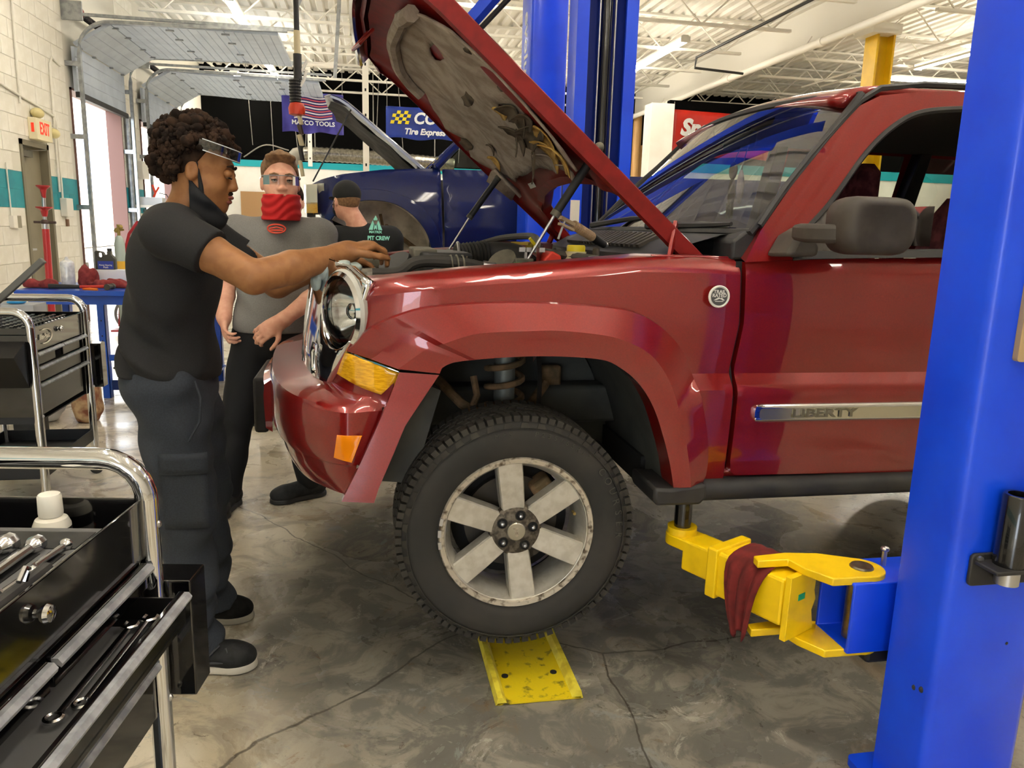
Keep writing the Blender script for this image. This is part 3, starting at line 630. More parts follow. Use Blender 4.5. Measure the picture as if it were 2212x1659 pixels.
text('nameplate_letters', 'LIBERTY', .036, frame((1.395, 2.1025, .8815), (1, 0, 0), (0, 0, 1)), mat('letter_alloy', '#7d7a6d', .3, .8), suv, .003, sx=1.7, bold=.0012)
# round badge on the fender
bc = Vector((1.025, 2.128, 1.237)); bd = J('badge', MB().lathe([(0, 0), (.033, 0), (.033, .005), (.030, .007), (.027, .004), (0, .004)], bc, (0, -1, 0), 32), mat('badge_rim', '#d9d7cf', .3))
J('badge_field', MB().lathe([(0, .0045), (.0262, .0045), (.0262, .0052), (0, .0052)], bc, (0, -1, 0), 32), mat('badge_dark', '#4a4a48', .4), parent=bd)
BW = mat('badge_rim')
text('badge_letters', 'TRAIL', .0145, frame(bc+Vector((0, -.0054, .014)), (1, 0, 0), (0, 0, 1)), BW, bd, .0004, bold=.0003); text('badge_letters', 'RATED', .0145, frame(bc+Vector((0, -.0054, .003)), (1, 0, 0), (0, 0, 1)), BW, bd, .0004, bold=.0003)
J('badge_mountain', MB().prism([(-.018, -.009), (-.010, -.004), (-.002, .0), (.004, -.003), (.008, -.001), (.018, -.009), (.012, -.0095), (.006, -.006), (.0, -.0045), (-.008, -.008)], lambda u, v, w_: (bc.x+u, bc.y-w_, bc.z+v-.002), .005, .0058), BW, parent=bd)
J('badge_mountain', MB().prism([(-.014, -.013), (.014, -.013), (.012, -.015), (-.012, -.015)], lambda u, v, w_: (bc.x+u, bc.y-w_, bc.z+v), .005, .0058), BW, parent=bd)
# rear half of the body
rear = [(2.032, .664), (2.62, .66), (2.66, .80), (2.76, .97), (2.92, 1.06), (3.1, 1.09), (3.3, 1.06), (3.46, .97), (3.56, .8), (3.6, .70), (4.02, .74), (4.05, 1.0), (4.04, 1.38), (3.98, 1.86), (3.9, 1.90), (2.05, 1.905), (2.05, 1.37)]
wins = [[(2.12, 1.40), (2.80, 1.42), (2.78, 1.84), (2.12, 1.84)], [(2.92, 1.43), (3.86, 1.46), (3.80, 1.82), (2.90, 1.84)]]
J2('rear_side', panel(rear, .035, lambda x, z: (x, ySide(x, z) if z < 1.335 else LEAN(x, z)[1], z), wins), RED, smooth=35)
for wv in wins: J2('side_window', panel(wv, .1, LEAN), GLASS)
J('door_window', panel([(1.30, 1.36), (2.02, 1.385), (2.02, 1.84), (1.78, 1.82), (1.56, 1.68), (1.41, 1.515)], .1, LEAN).mirror(CY), GLASS)
for xb in (2.04, 2.85): J2('b_pillar', MB().prism([(xb-.05, 1.35), (xb+.05, 1.35), (xb+.03, 1.86), (xb-.03, 1.86)], lambda u, v, w_: (u, LEAN(u, v)[1]+w_, v), -.004, .08), BLKP, bevel=.006)
roof = MB().grid([[(x, y, 1.90+.045*(1-((y-CY)/.68)**2)-(.05*((1.62-x)/.12)**2 if x < 1.62 else 0)-(.05*((x-3.85)/.15)**2 if x > 3.85 else 0)) for y in np.linspace(2.36, 2*CY-2.36, 16)] for x in (1.50, 1.53, 1.56, 1.62, 1.8, 2.5, 3.2, 3.85, 3.92, 4.0)])
J('roof', roof, RED, solid=.03, off=-1, smooth=50)
J('headliner', MB().grid([[(x, y, 1.85) for y in (2.37, CY, 2*CY-2.37)] for x in (1.58, 2.8, 3.9)]), mat('headliner', '#4c4a45', .9))
J2('roof_gutter', MB().tube([(1.17, 2.195, 1.445), (1.27, 2.24, 1.565), (1.36, 2.275, 1.66), (1.49, 2.32, 1.785), (1.56, 2.345, 1.848), (1.64, 2.365, 1.893), (1.8, 2.37, 1.915), (2.6, 2.37, 1.93), (3.9, 2.37, 1.92)], .011, 6), BLKP)
tail = MB().grid([[(4.05-.18*max(0, z-1.3), y, z) for y in np.linspace(2.2 if z < 1.5 else 2.33, 2*CY-(2.2 if z < 1.5 else 2.33), 8)] for z in (.74, 1.0, 1.35, 1.5, 1.9)]); J('tailgate', tail, RED)
J('rear_bumper', MB().b2((4.0, 2.2, .62), (4.16, 3.88, .82)), RED, bevel=.04)
# windscreen
def ws(t, s):   # t 0 bottom..1 top, s -1 near..1 far
    xb, zb, xt, zt = 1.145, 1.425, 1.565, 1.868; half = .845+(.69-.845)*t
    return (xb+(xt-xb)*t-.10*(1-s*s)*(1-.35*t), CY+s*half, zb+(zt-zb)*t+.03*(1-s*s)*t)
J('windscreen', MB().grid([[ws(t, s) for s in np.linspace(-1, 1, 24)] for t in np.linspace(0, 1, 14)]), GLASS, smooth=80)
J('windscreen_seal', MB().tube([ws(t, -1) for t in np.linspace(0, 1, 10)]+[ws(1, s) for s in np.linspace(-.95, .95, 16)]+[ws(t, 1) for t in np.linspace(1, 0, 10)]+[ws(0, s) for s in np.linspace(.95, -.95, 16)], .012, 6, loop=True), BLKP)
J('tint_band', MB().grid([[Vector(ws(t, s))+Vector((.004, 0, -.004)) for s in np.linspace(-.98, .98, 20)] for t in (.88, .99)]), glass_mat('tint', '#7f958f', .2))
for nm, pts in (('wiper_arm', [(1.02, 2.75, 1.44), (1.10, 2.45, 1.445), (1.13, 2.30, 1.45)]), ('wiper_arm', [(1.0, 3.4, 1.44), (1.08, 3.1, 1.47), (1.11, 2.8, 1.475)])): J(nm, MB().tube(pts, [.014, .01, .007], 6), BLKP)
# ---- cabin
J('dashboard', MB().rings([[(x, y, z) for x, z in ((1.08, 1.30), (1.10, 1.395), (1.25, 1.425), (1.42, 1.42), (1.50, 1.36), (1.48, 1.12), (1.2, 1.05))] for y in np.linspace(2.27, 3.82, 6)]), INT, bevel=.02, smooth=50)
J('dash_paper', MB().grid([[(x, y, 1.432) for y in (2.5, 2.75)] for x in (1.13, 1.28)]), mat('dash_green', '#9aa58a', .8), smooth=0)
J('cabin_floor', MB().b2((1.1, 2.2, .68), (4.0, 3.88, .76)), INT); J('firewall', MB().b2((1.0, 2.25, .7), (1.08, 3.83, 1.34)), UNDER)
J('steering_wheel', MB().tube([Vector((1.60, 2.62, 1.34))+Vector((.06*math.sin(a), .185*math.cos(a), .175*math.sin(a))) for a in np.linspace(0, 2*math.pi, 28, endpoint=False)], .015, 8, loop=True).bar((1.60, 2.45, 1.33), (1.60, 2.79, 1.33), .04, .03), INT)
def seat(x, y):
    J('seat_base', MB().box((x, y, 1.05), (.52, .5, .16)), SEATC, bevel=.05)
    J('seat_back', MB().rings([[(x+.2+dx+u, y+v*wd, z) for u, v in rrect(-.06, -.24, .06, .24, .05)] for z, dx, wd in ((1.1, 0, .9), (1.3, .07, 1.0), (1.5, .14, .95), (1.58, .165, .7))]), SEATC, smooth=60)
    J('head_restraint', MB().rings([[(x+.37+u, y+v, z) for u, v in rrect(-.055*s, -.13*s, .055*s, .13*s, .04*s)] for z, s in ((1.57, .7), (1.60, 1.0), (1.72, 1.0), (1.76, .7))]), SEATC, smooth=60)
for y in (2.62, 3.46): seat(1.96, y)
J('rear_bench', MB().box((3.1, CY, 1.3), (.2, 1.3, .6)), INT, bevel=.05)
J2('door_card', MB().b2((1.16, 2.21, .72), (2.0, 2.25, 1.34)), INT)
# mirror charms hang inside the windscreen
J('rear_view_mirror', MB().box((1.50, CY, 1.79), (.03, .24, .06)).cyl((1.50, CY, 1.79), (1.54, CY, 1.85), .01), INT, bevel=.008)
ch = thing('hanging_feather_charm', 'pale lilac feather charm hanging inside the red SUV windscreen', 'ornament', (1.43, 2.86, 1.55))
obj('cord', MB().cyl((1.47, 2.9, 1.76), (1.43, 2.86, 1.66), .002, n=5), BLKP, ch); obj('feather', MB().ball((1.43, 2.86, 1.60), (.012, .022, .065)), mat('feather', '#b7a9c4', .8), ch)
ch = thing('hanging_figure_charm', 'dark flat figure charm hanging inside the red SUV windscreen', 'ornament', (1.44, 2.95, 1.52))
obj('cord', MB().cyl((1.47, 2.96, 1.76), (1.44, 2.95, 1.70), .002, n=5), BLKP, ch); obj('figure', MB().ball((1.44, 2.95, 1.665), (.008, .035, .035)).ball((1.44, 2.95, 1.58), (.008, .03, .06)).box((1.44, 2.94, 1.51), (.01, .014, .06)).box((1.44, 2.97, 1.51), (.01, .014, .06)), INT, ch)
# ---- cowl and hinge area
J('cowl_panel', MB().grid([[(x-.12*(1-((y-CY)/.8)**2)*f, y, z) for y in np.linspace(2.28, 3.80, 18)] for x, z, f in ((1.20, 1.425, 1), (1.10, 1.415, 1), (1.0, 1.385, .9), (.93, 1.345, .9), (.92, 1.25, .9))]), BLKP, smooth=50)
sl = MB()
for i in range(22):
    y = 2.50+i*.036; a = Vector((.955-.12*.9*(1-((y-CY)/.8)**2), y, 1.360)); b = Vector((1.06-.12*(1-((y-CY)/.8)**2), y+.03, 1.403))
    sl.bar(a+Vector((0, 0, .010)), b+Vector((0, 0, .010)), .016, .012)
J('cowl_grille', sl, GREYP, smooth=0)
ws_path = spline([(.50, 2.36, 1.325), (.56, 2.55, 1.335), (.63, 2.85, 1.36), (.66, CY, 1.385), (.66, 3.3, 1.385), (.62, 3.6, 1.37), (.55, 3.75, 1.34)], 40)
J('hood_seal', MB().tube([(x+.22*max(0, 1-abs(y-2.4)/.25), y, z) for x, y, z in ws_path], .014, 8), mat('seal_grey', '#55524c', .7))
J('bulkhead', MB().grid([[(x+.02, y, z2) for x, y, z in ws_path] for z2 in (1.0, 1.36)]), REDD)
J2('hinge_rail', MB().b2((.84, 2.215, 1.325), (1.09, 2.245, 1.352)), RED, bevel=.003)
J2('hood_hinge', MB().bar((.905, 2.235, 1.335), (.94, 2.285, 1.45), .012, .028).cyl((.905, 2.215, 1.338), (.905, 2.245, 1.338), .013, n=10), RED, bevel=.003)
for x in (.87, .95, 1.04): J('hinge_bolt', MB().cyl((x, 2.212, 1.338), (x, 2.22, 1.338), .008, n=6), REDD)
J2('cowl_corner', MB().prism([(1.09, 1.34), (1.16, 1.345), (1.17, 1.44), (1.13, 1.43), (1.09, 1.40)], lambda u, v, w_: (u, w_, v), 2.20, 2.34), BLKP, bevel=.01)

# ---- hood
HA = R(40.8); HO = Vector((1.075, 0, 1.372)); HU = Vector((-math.cos(HA), 0, math.sin(HA))); HW = Vector((math.sin(HA), 0, math.cos(HA)))
def hood(u, v, w_): return HO+HU*u+HW*w_+Vector((0, v, 0))
def hcrown(u, v):
    s = (v-3.05)/.79
    return -.030*s*s-.02*abs(s)**8-(.07*((u-1.05)/.30)**2 if u > 1.05 else 0)
hout = [(0, 2.262), (0, 2.30), (.2, 2.315), (.30, 2.39), (.355, 2.6), (.372, 2.9), (.366, 3.15), (.335, 3.4), (.26, 3.64), (.14, 3.76), (0, 3.80), (0, 3.838), (.6, 3.845), (1.1, 3.82), (1.25, 3.77), (1.32, 3.60), (1.345, 3.05), (1.32, 2.50), (1.25, 2.33), (1.1, 2.28), (.6, 2.258)]
hs = J('hood', panel(hout, .03, lambda u, v: hood(u, v, hcrown(u, v))), RED, smooth=50, solid=.006, off=0)
ed = densify(hout, .03)
def side_flange():
    rows = [[], [], [], []]
    for u, v in ed:
        s = 1 if v > 3.05 else -1; inw = -s*.012 if u < 1.28 and not (.02 < u < .4 and abs(v-3.05) < .74) else 0
        c = hcrown(u, v)
        for k, (dw, di) in enumerate(((0, 0), (-.025, .2), (-.045, .6), (-.048, 2.6))): rows[k].append(hood(u+(-.03*di/3 if u > 1.24 else 0)+(.02*di if .02 < u < .4 and abs(v-3.05) < .74 else 0), v+inw*di, c+dw))
    m = MB(); m.rings(rows, closed=True, caps=False); return m
J('hood_rim', side_flange(), mat('red_inner', '#7d1410', .5, 0, '#6e100c', 20, spec=.3), parent=hs, smooth=50)
hin = [(u+(.025 if u < .4 else -.03 if u > 1.25 else 0), 3.05+(v-3.05)*.965) for u, v in hout]
def inner(u, v):
    c = hcrown(u, v)-.042; s = (v-3.05)
    c += .018*math.exp(-((u-.44)/.05)**2)-.012*math.exp(-((abs(s)-.55)/.06)**2)
    return hood(u, v, c)
J('hood_inner_panel', panel(hin, .03, inner), mat('red_inner', '#9c1c16', .55, 0, '#86170f', 20), parent=hs, smooth=60)
rnd = random.Random(3)
pad_o = [(.47, 2.42), (.50, 2.62), (.47, 2.85), (.485, 3.1), (.50, 3.35), (.47, 3.55), (.53, 3.66), (.68, 3.70), (.76, 3.60), (.86, 3.66), (.95, 3.58), (1.0, 3.5), (1.08, 3.46), (1.16, 3.36), (1.19, 3.1), (1.18, 2.75), (1.14, 2.48), (1.02, 2.37), (.8, 2.325), (.6, 2.32)]
pad_o = [(u+rnd.uniform(-.008, .008), v+rnd.uniform(-.01, .01)) for u, v in densify(pad_o, .05)]
def padf(u, v):
    c = hcrown(u, v)-.062-.014*math.sin(u*9+1)*math.sin(v*7)-.010*math.sin(v*13+u*5)-.012*math.exp(-((u-.85)/.07)**2-((v-3.2)/.18)**2)+.012*math.exp(-((u-.75)/.06)**2-((v-2.8)/.1)**2)
    return hood(u, v, c)
def blob(cu, cv, ru, rv, n=11, jag=.35):
    return [(cu+ru*math.cos(2*math.pi*i/n)*rnd.uniform(1-jag, 1+jag*.5), cv+rv*math.sin(2*math.pi*i/n)*rnd.uniform(1-jag, 1+jag*.5)) for i in range(n)]
J('insulation_pad', panel(pad_o, .025, padf, [blob(1.045, 2.90, .035, .10), blob(.60, 2.55, .05, .13), blob(.74, 2.66, .035, .06), blob(1.03, 3.52, .04, .05, 9, .1)]), PAD, parent=hs, smooth=60, solid=.008, off=0)
def off(f, d): return lambda u, v: f(u, v)-HW*d
def patch(cu, cv, ru, rv, d, m, nm, curl=0, n=11):
    ru *= 1.35; rv *= 1.35; b = blob(cu, cv, ru, rv, n); J(nm, panel(b, .02, lambda u, v: padf(u, v)-HW*(d+curl*((u-cu)/ru)**2+.3*curl*((v-cv)/rv)**2)), m, parent=hs, smooth=50, solid=.004)
patch(1.04, 2.93, .035, .09, -.016, PADD, 'torn_felt'); patch(1.02, 2.76, .03, .08, .004, FOAM, 'torn_foam')
for cu, cv, ru, rv, m, nm, cl in ((.60, 2.52, .045, .07, FOAM, 'torn_foam', .02), (.55, 2.62, .05, .05, FOAM, 'torn_foam', .03), (.52, 2.50, .06, .04, FOAM, 'torn_foam', .04), (.63, 2.62, .03, .12, PADD, 'torn_felt', .03), (.68, 2.56, .03, .06, PADD, 'torn_felt', .04), (.75, 2.70, .025, .03, FOAM, 'torn_foam', .01), (.73, 2.62, .03, .05, PADD, 'torn_felt', .03), (.66, 2.74, .05, .03, PADD, 'torn_felt', .04),
                                  (.60, 3.52, .03, .03, FOAM, 'torn_foam', .02), (.66, 3.36, .02, .03, PADD, 'torn_felt', .02), (.86, 2.98, .02, .06, PADD, 'torn_felt', .0), (.46, 2.60, .03, .05, PAD, 'torn_felt', .02), (.52, 2.72, .04, .05, PAD, 'torn_felt', .03), (.80, 2.52, .014, .03, PADD, 'torn_felt', 0), (.95, 2.42, .012, .03, PADD, 'torn_felt', 0), (.74, 3.62, .03, .04, PADD, 'torn_felt', .01)):
    patch(cu, cv, ru, rv, .006, m, nm, cl)
for cu, cv, l in ((.68, 2.72, .10), (.62, 2.66, .14), (.58, 2.80, .12), (.70, 2.58, .08)):
    p = Vector(padf(cu, cv)); J('torn_strip', MB().rings([[p+Vector((0.006*math.sin(3*t), dx*(1-.7*t)+.01*math.sin(5*t), -l*t)) for dx in (-.014, .014)] for t in np.linspace(0, 1, 7)], closed=False), PADD, parent=hs, solid=.003)
J('hood_front_roll', MB().tube([padf(u, v)-HW*.012 for u, v in spline([(1.02, 3.50), (1.08, 3.47), (1.16, 3.36), (1.195, 3.1), (1.185, 2.75), (1.14, 2.46)], 24)], .026, 8), PAD, parent=hs)
pbl = [(-.03, -.10), (.0, -.13), (.05, -.09), (.06, .02), (.05, .12), (.0, .13), (-.05, .08)]
J('felt_flap', MB().grid([[Vector(padf(.50+a*.075, 3.63+b*.085))-HW*.02+Vector((0, 0, -.03*b*b)) for a in (-1, -.3, .4, 1)] for b in (-1, -.4, .3, 1)]), PAD, parent=hs, solid=.012)
LO = Vector(hood(1.30, 3.15, -.11)); lx = HU; ly = Vector((0, 1, 0))
J('hood_striker', MB().tube([LO+lx*a+ly*b-HW*c for a, b, c in ((-.02, -.05, 0), (-.02, -.05, .07), (.0, .05, .09), (.0, .05, 0))], .007, 6, loop=True), RED, parent=hs)
J('hood_front_skin', MB().grid([[hood(1.345-.05*((v-3.05)/.6)**2+.010*math.sin(k), v, hcrown(1.33, v)-.028*k) for v in np.linspace(2.42, 3.68, 20)] for k in range(4)]), RED, parent=hs, smooth=50)
J('hood_chrome_lip', MB().tube([hood(1.355-.05*((v-3.05)/.6)**2, v, hcrown(1.33, v)-.075) for v in np.linspace(2.45, 3.65, 20)], .012, 6), CHROME, parent=hs)
J('warning_label', MB().grid([[inner(u, v)-HW*.006 for v in (3.42, 3.52)] for u in (.40, .425)]), WHT, parent=hs)
# props
def strut(a, b, c):
    a, b, c = Vector(a), Vector(b), Vector(c); s = J('hood_strut', MB().cyl(a, b, .014, n=12), BLKP)
    J('strut_rod', MB().cyl(b, c, .005, n=8), STEEL, parent=s); J('strut_collar', MB().cyl(b-(b-a)*.06, b+(b-a)*.01, .016, n=12), DIRTY, parent=s); J('strut_end', MB().ball(a, .016).ball(c, .012), DIRTY, parent=s)
strut((.733, 2.45, 1.678), (.595, 2.45, 1.462), (.50, 2.45, 1.30)); strut((.60, 3.6, 1.64), (.47, 3.6, 1.458), (.375, 3.6, 1.305))
cl = thing('strut_clamp_tool', 'strut support tool with tan ribbed grip leaning on the red SUV cowl', 'tool', (.78, 2.6, 1.37))
A0, A1, A2, A3 = Vector((.625, 2.50, 1.457)), Vector((.685, 2.55, 1.435)), Vector((.775, 2.62, 1.395)), Vector((.83, 2.66, 1.37))
obj('arm', MB().bar(A0, A1, .018, .012).bar(A0+Vector((0, 0, -.02)), A1+Vector((0, 0, -.018)), .014, .008), mat('tool_tan', '#c0a98a', .5), cl)
gp = MB(); n = 22; gp.tube([A1+(A2-A1)*(i/n) for i in range(n+1)], [.017 if i % 2 else .0145 for i in range(n+1)], 12); obj('grip', gp, mat('grip_tan', '#a88a6a', .6), cl, 20)
obj('end_socket', MB().cyl(A2, A3, .016, .013), BLKP, cl); obj('nut', MB().ball(A3+Vector((.008, .005, -.002)), .011), STEEL, cl); obj('pin', MB().cyl(A0+Vector((.02, .01, -.01)), A0+Vector((.0, .01, -.07)), .004, n=6), STEEL, cl)

# ---- engine bay
J('bay_floor', MB().b2((-.02, 2.80, .80), (1.0, 3.28, .9)), UNDER)
J('radiator_support', MB().rings([[(x+.06*(1-((y-CY)/.7)**2)*-1, y, z) for x, z in ((-.035, 1.20), (-.03, 1.262), (.09, 1.268), (.11, 1.20))] for y in np.linspace(2.27, 3.81, 16)]), mat('support_tan', '#8d8a80', .55, 0, '#6e685c', 10), smooth=30, bevel=.006)
J('radiator', MB().b2((.0, 2.42, .85), (.06, 3.66, 1.21)), BLKP)
J('hood_latch', MB().b2((-.06, 2.98, 1.25), (.06, 3.10, 1.295)), DIRTY, bevel=.01)
J('air_box', MB().rings([[(x, y, z) for x, y in rrect(.18, 2.62, .36, 3.0, .04)] for z in (1.1, 1.27, 1.305)]), BLKP, bevel=.01); J('air_box_rib', MB().b2((.16, 2.66, 1.27), (.24, 2.96, 1.315)), DIRTY, bevel=.006)
bel = MB(); n = 18; bel.tube([Vector((.33, 2.88, 1.28)).lerp(Vector((.45, 2.90, 1.295)), i/n) for i in range(n+1)], [.052 if i % 2 else .045 for i in range(n+1)], 16); J('intake_bellows', bel, RUB, smooth=25)
J('intake_tube', MB().tube(spline([(.44, 2.90, 1.292), (.50, 2.90, 1.296), (.56, 2.86, 1.285), (.60, 2.78, 1.25)], 10), [.044]*4+[.046]*3+[.04]*3, 16), BLKP, smooth=60); J('hose_clamp', MB().tube([(.335, 2.88+.054*math.cos(a), 1.28+.054*math.sin(a)) for a in np.linspace(0, 2*math.pi, 20, endpoint=False)], .006, 6, loop=True), STEEL)
J('intake_flange', MB().lathe([(.03, 0), (.048, 0), (.052, .03), (.03, .035)], (.475, 2.66, 1.262), (-.5, -.5, .7), 20), DIRTY)
J('upper_hose', MB().tube(spline([(.02, 2.45, 1.24), (.10, 2.45, 1.245), (.145, 2.46, 1.275), (.2, 2.47, 1.283), (.30, 2.47, 1.278), (.37, 2.48, 1.265)], 24), .019, 10), RUB); J('hose_spring', MB().tube([(.26+.0018*i, 2.47+.023*math.cos(i*.6), 1.28+.023*math.sin(i*.6)) for i in range(34)], .003, 5), DIRTY); J('hose_fitting', MB().cyl((.37, 2.48, 1.266), (.41, 2.48, 1.26), .022), STEEL)
J('fuse_box', MB().b2((.20, 2.33, 1.16), (.42, 2.44, 1.262)), DIRTY, bevel=.01); J('battery', MB().b2((.42, 2.40, 1.05), (.66, 2.58, 1.272)), BLKP, bevel=.008); J('battery_clamp', MB().b2((.47, 2.44, 1.272), (.53, 2.47, 1.298)), DIRTY, bevel=.004); J('battery_cover', MB().prism([(.55, 1.272), (.62, 1.272), (.615, 1.31), (.585, 1.325), (.56, 1.30)], lambda u, v, w_: (u, w_, v), 2.42, 2.52), mat('cover_red', '#c8321f', .5), bevel=.006)
for x in (.505, .545): J('wing_nut', MB().cyl((x, 2.45, 1.295), (x, 2.45, 1.318), .005, n=6).box((x-.012, 2.45, 1.326), (.02, .006, .014)).box((x+.012, 2.45, 1.326), (.02, .006, .014)), STEEL)
J('ground_terminal', MB().box((.49, 2.43, 1.280), (.05, .03, .012)), mat('terminal_green', '#3c8a4a', .6))
J('brake_reservoir', MB().cyl((.69, 2.52, 1.22), (.69, 2.52, 1.322), .035), mat('reservoir_cream', '#cfc7a0', .5)); J('reservoir_cap', MB().lathe([(0, 1.343), (.028, 1.343), (.031, 1.338), (.031, 1.322), (0, 1.322)], (.69, 2.52, 0), (0, 0, 1), 18), mat('cap_yellow', '#d8c21e', .45))
J('oil_dipstick', MB().tube([(.60, 2.64, 1.28), (.57, 2.62, 1.34), (.55, 2.61, 1.36)], .006, 6), mat('cap_yellow')); J('filler_tab', MB().bar((.56, 2.98, 1.335), (.62, 2.94, 1.335), .03, .01).bar((.62, 2.94, 1.335), (.625, 2.95, 1.30), .03, .01), mat('brass_tab', '#a58a2f', .5))
J('engine_cover', MB().rings([[(x, y, z) for x, y in rrect(.25, 2.95, .75, 3.45, .06)] for z in (1.0, 1.25, 1.275)]), BLKP, bevel=.012); J('bay_hose', MB().tube(spline([(.62, 2.75, 1.25), (.66, 2.72, 1.31), (.70, 2.74, 1.30), (.72, 2.80, 1.22)], 14), .014, 8), RUB); J('brake_booster', MB().lathe([(.02, -.06), (.10, -.04), (.115, 0), (.10, .05), (.03, .08)], (.80, 2.62, 1.22), (1, 0, 0), 24), DARK)
J('bay_bracket', MB().box((.73, 2.42, 1.32), (.012, .05, .09)), GREYP, bevel=.01); J('air_lid', MB().lathe([(0, .012), (.058, .010), (.064, .002), (.062, -.012), (0, -.012)], (.10, 2.75, 1.285), (-.45, -.35, .8), 28), BLKP, smooth=40); J('fan_shroud', MB().cyl((.10, 2.95, 1.10), (.16, 2.95, 1.10), .19, n=32), BLKP, bevel=.006)

for o in suv.children:
    if o.name.split('.')[0] in ('air_box', 'air_box_rib', 'intake_bellows', 'intake_tube', 'hose_clamp', 'intake_flange', 'upper_hose', 'hose_spring', 'hose_fitting', 'fuse_box', 'battery', 'battery_clamp', 'battery_cover', 'wing_nut', 'ground_terminal', 'brake_reservoir', 'reservoir_cap', 'oil_dipstick', 'bay_hose', 'filler_tab', 'engine_cover'): o.location.z += .026
# ---- wheels, wells, suspension
def arch(y): return [(x, y, z) for x, z in [(.016, .645), (.066, .776), (.104, .870), (.150, .941)]+FA+[(.916, .60)]]
J2('wheel_well', MB().grid([[(x+(.44-x)*0+.0, y, z+.01) for x, y, z in arch(yy)] for yy in (2.115, 2.3, 2.55, 2.78)]), LINER, smooth=60)
J2('well_inner_wall', panel([(x, z) for x, y, z in arch(0)], .06, lambda x, z: (x, 2.78, z)), LINER)
J2('well_splash_flap', MB().grid([[(x+.02, y, z) for x, z in ((.845, .93), (.88, .8), (.90, .66), (.89, .60))] for y in (2.12, 2.45)]), LINER, solid=.01)
J2('well_front_flap', MB().prism([(.02, .65), (.09, .80), (.17, .95), (.22, .93), (.16, .72), (.12, .64)], lambda u, v, w_: (u, w_, v), 2.28, 2.32), LINER)
spm = MB(); spm.tube([(.455+.06*math.cos(i*.42), 2.50+.06*math.sin(i*.42), .80+i*.0042) for i in range(66)], .011, 8); J2('coil_spring', spm, RUST); J2('shock_absorber', MB().cyl((.455, 2.50, .74), (.455, 2.50, 1.06), .036), mat('shock_grey', '#6b6f6a', .5, .4)); J2('spring_tower', MB().lathe([(.02, 1.10), (.11, 1.09), (.12, 1.05), (.09, 1.03)], (.47, 2.50, 0), (0, 0, 1), 24), LINER)
J2('brake_hose', MB().tube(spline([(.62, 2.74, .98), (.60, 2.6, .90), (.56, 2.45, .80), (.52, 2.40, .70)], 14), .009, 6), RUB); J2('inner_bracket', MB().box((.66, 2.70, .86), (.08, .04, .14)), RUST, bevel=.01); J2('frame_horn', MB().b2((.05, 2.66, .72), (.92, 2.77, .86)), LINER, bevel=.015)
J2('upper_control_arm', MB().tube([(.24, 2.60, .90), (.31, 2.48, .84), (.42, 2.40, .79), (.44, 2.36, .77)], .017, 8).tube([(.35, 2.5, .93), (.36, 2.48, .87), (.34, 2.45, .835)], .012, 8).tube([(.62, 2.6, .88), (.54, 2.5, .82), (.44, 2.38, .77)], .017, 8), RUST)
J2('lower_control_arm', MB().tube([(.30, 2.75, .52), (.44, 2.38, .40), (.60, 2.75, .52)], .025, 8), RUST); J2('tie_rod', MB().tube([(.28, 2.8, .55), (.30, 2.40, .50)], .014, 8), RUST)
J('front_axle_housing', MB().cyl((.44, 2.5, .51), (.44, 3.58, .51), .05), UNDER); J('underbody', MB().b2((.9, 2.35, .58), (3.9, 3.73, .68)), UNDER); J('engine_crossmember', MB().b2((.1, 2.7, .5), (.9, 3.38, .62)), UNDER, bevel=.03)
J2('frame_pinch_rail', MB().b2((.95, 2.32, .54), (3.5, 2.44, .64)), UNDER)
TREAD = mat('tread_rubber', '#3a3731', .85, 0, '#2e2b26', 8); M_WHEEL = mat('wheel_silver', '#c9c6bd', .4, .6, '#b9b5aa', 30); M_WORN = mat('wheel_worn', '#bdb5a6', .45, .6, '#5c5144', 45, lo=.50, hi=.66)
def wheel(cx, yo, cz, far=False):
    w_ = thing_part('wheel', cx, yo, cz)
    return w_
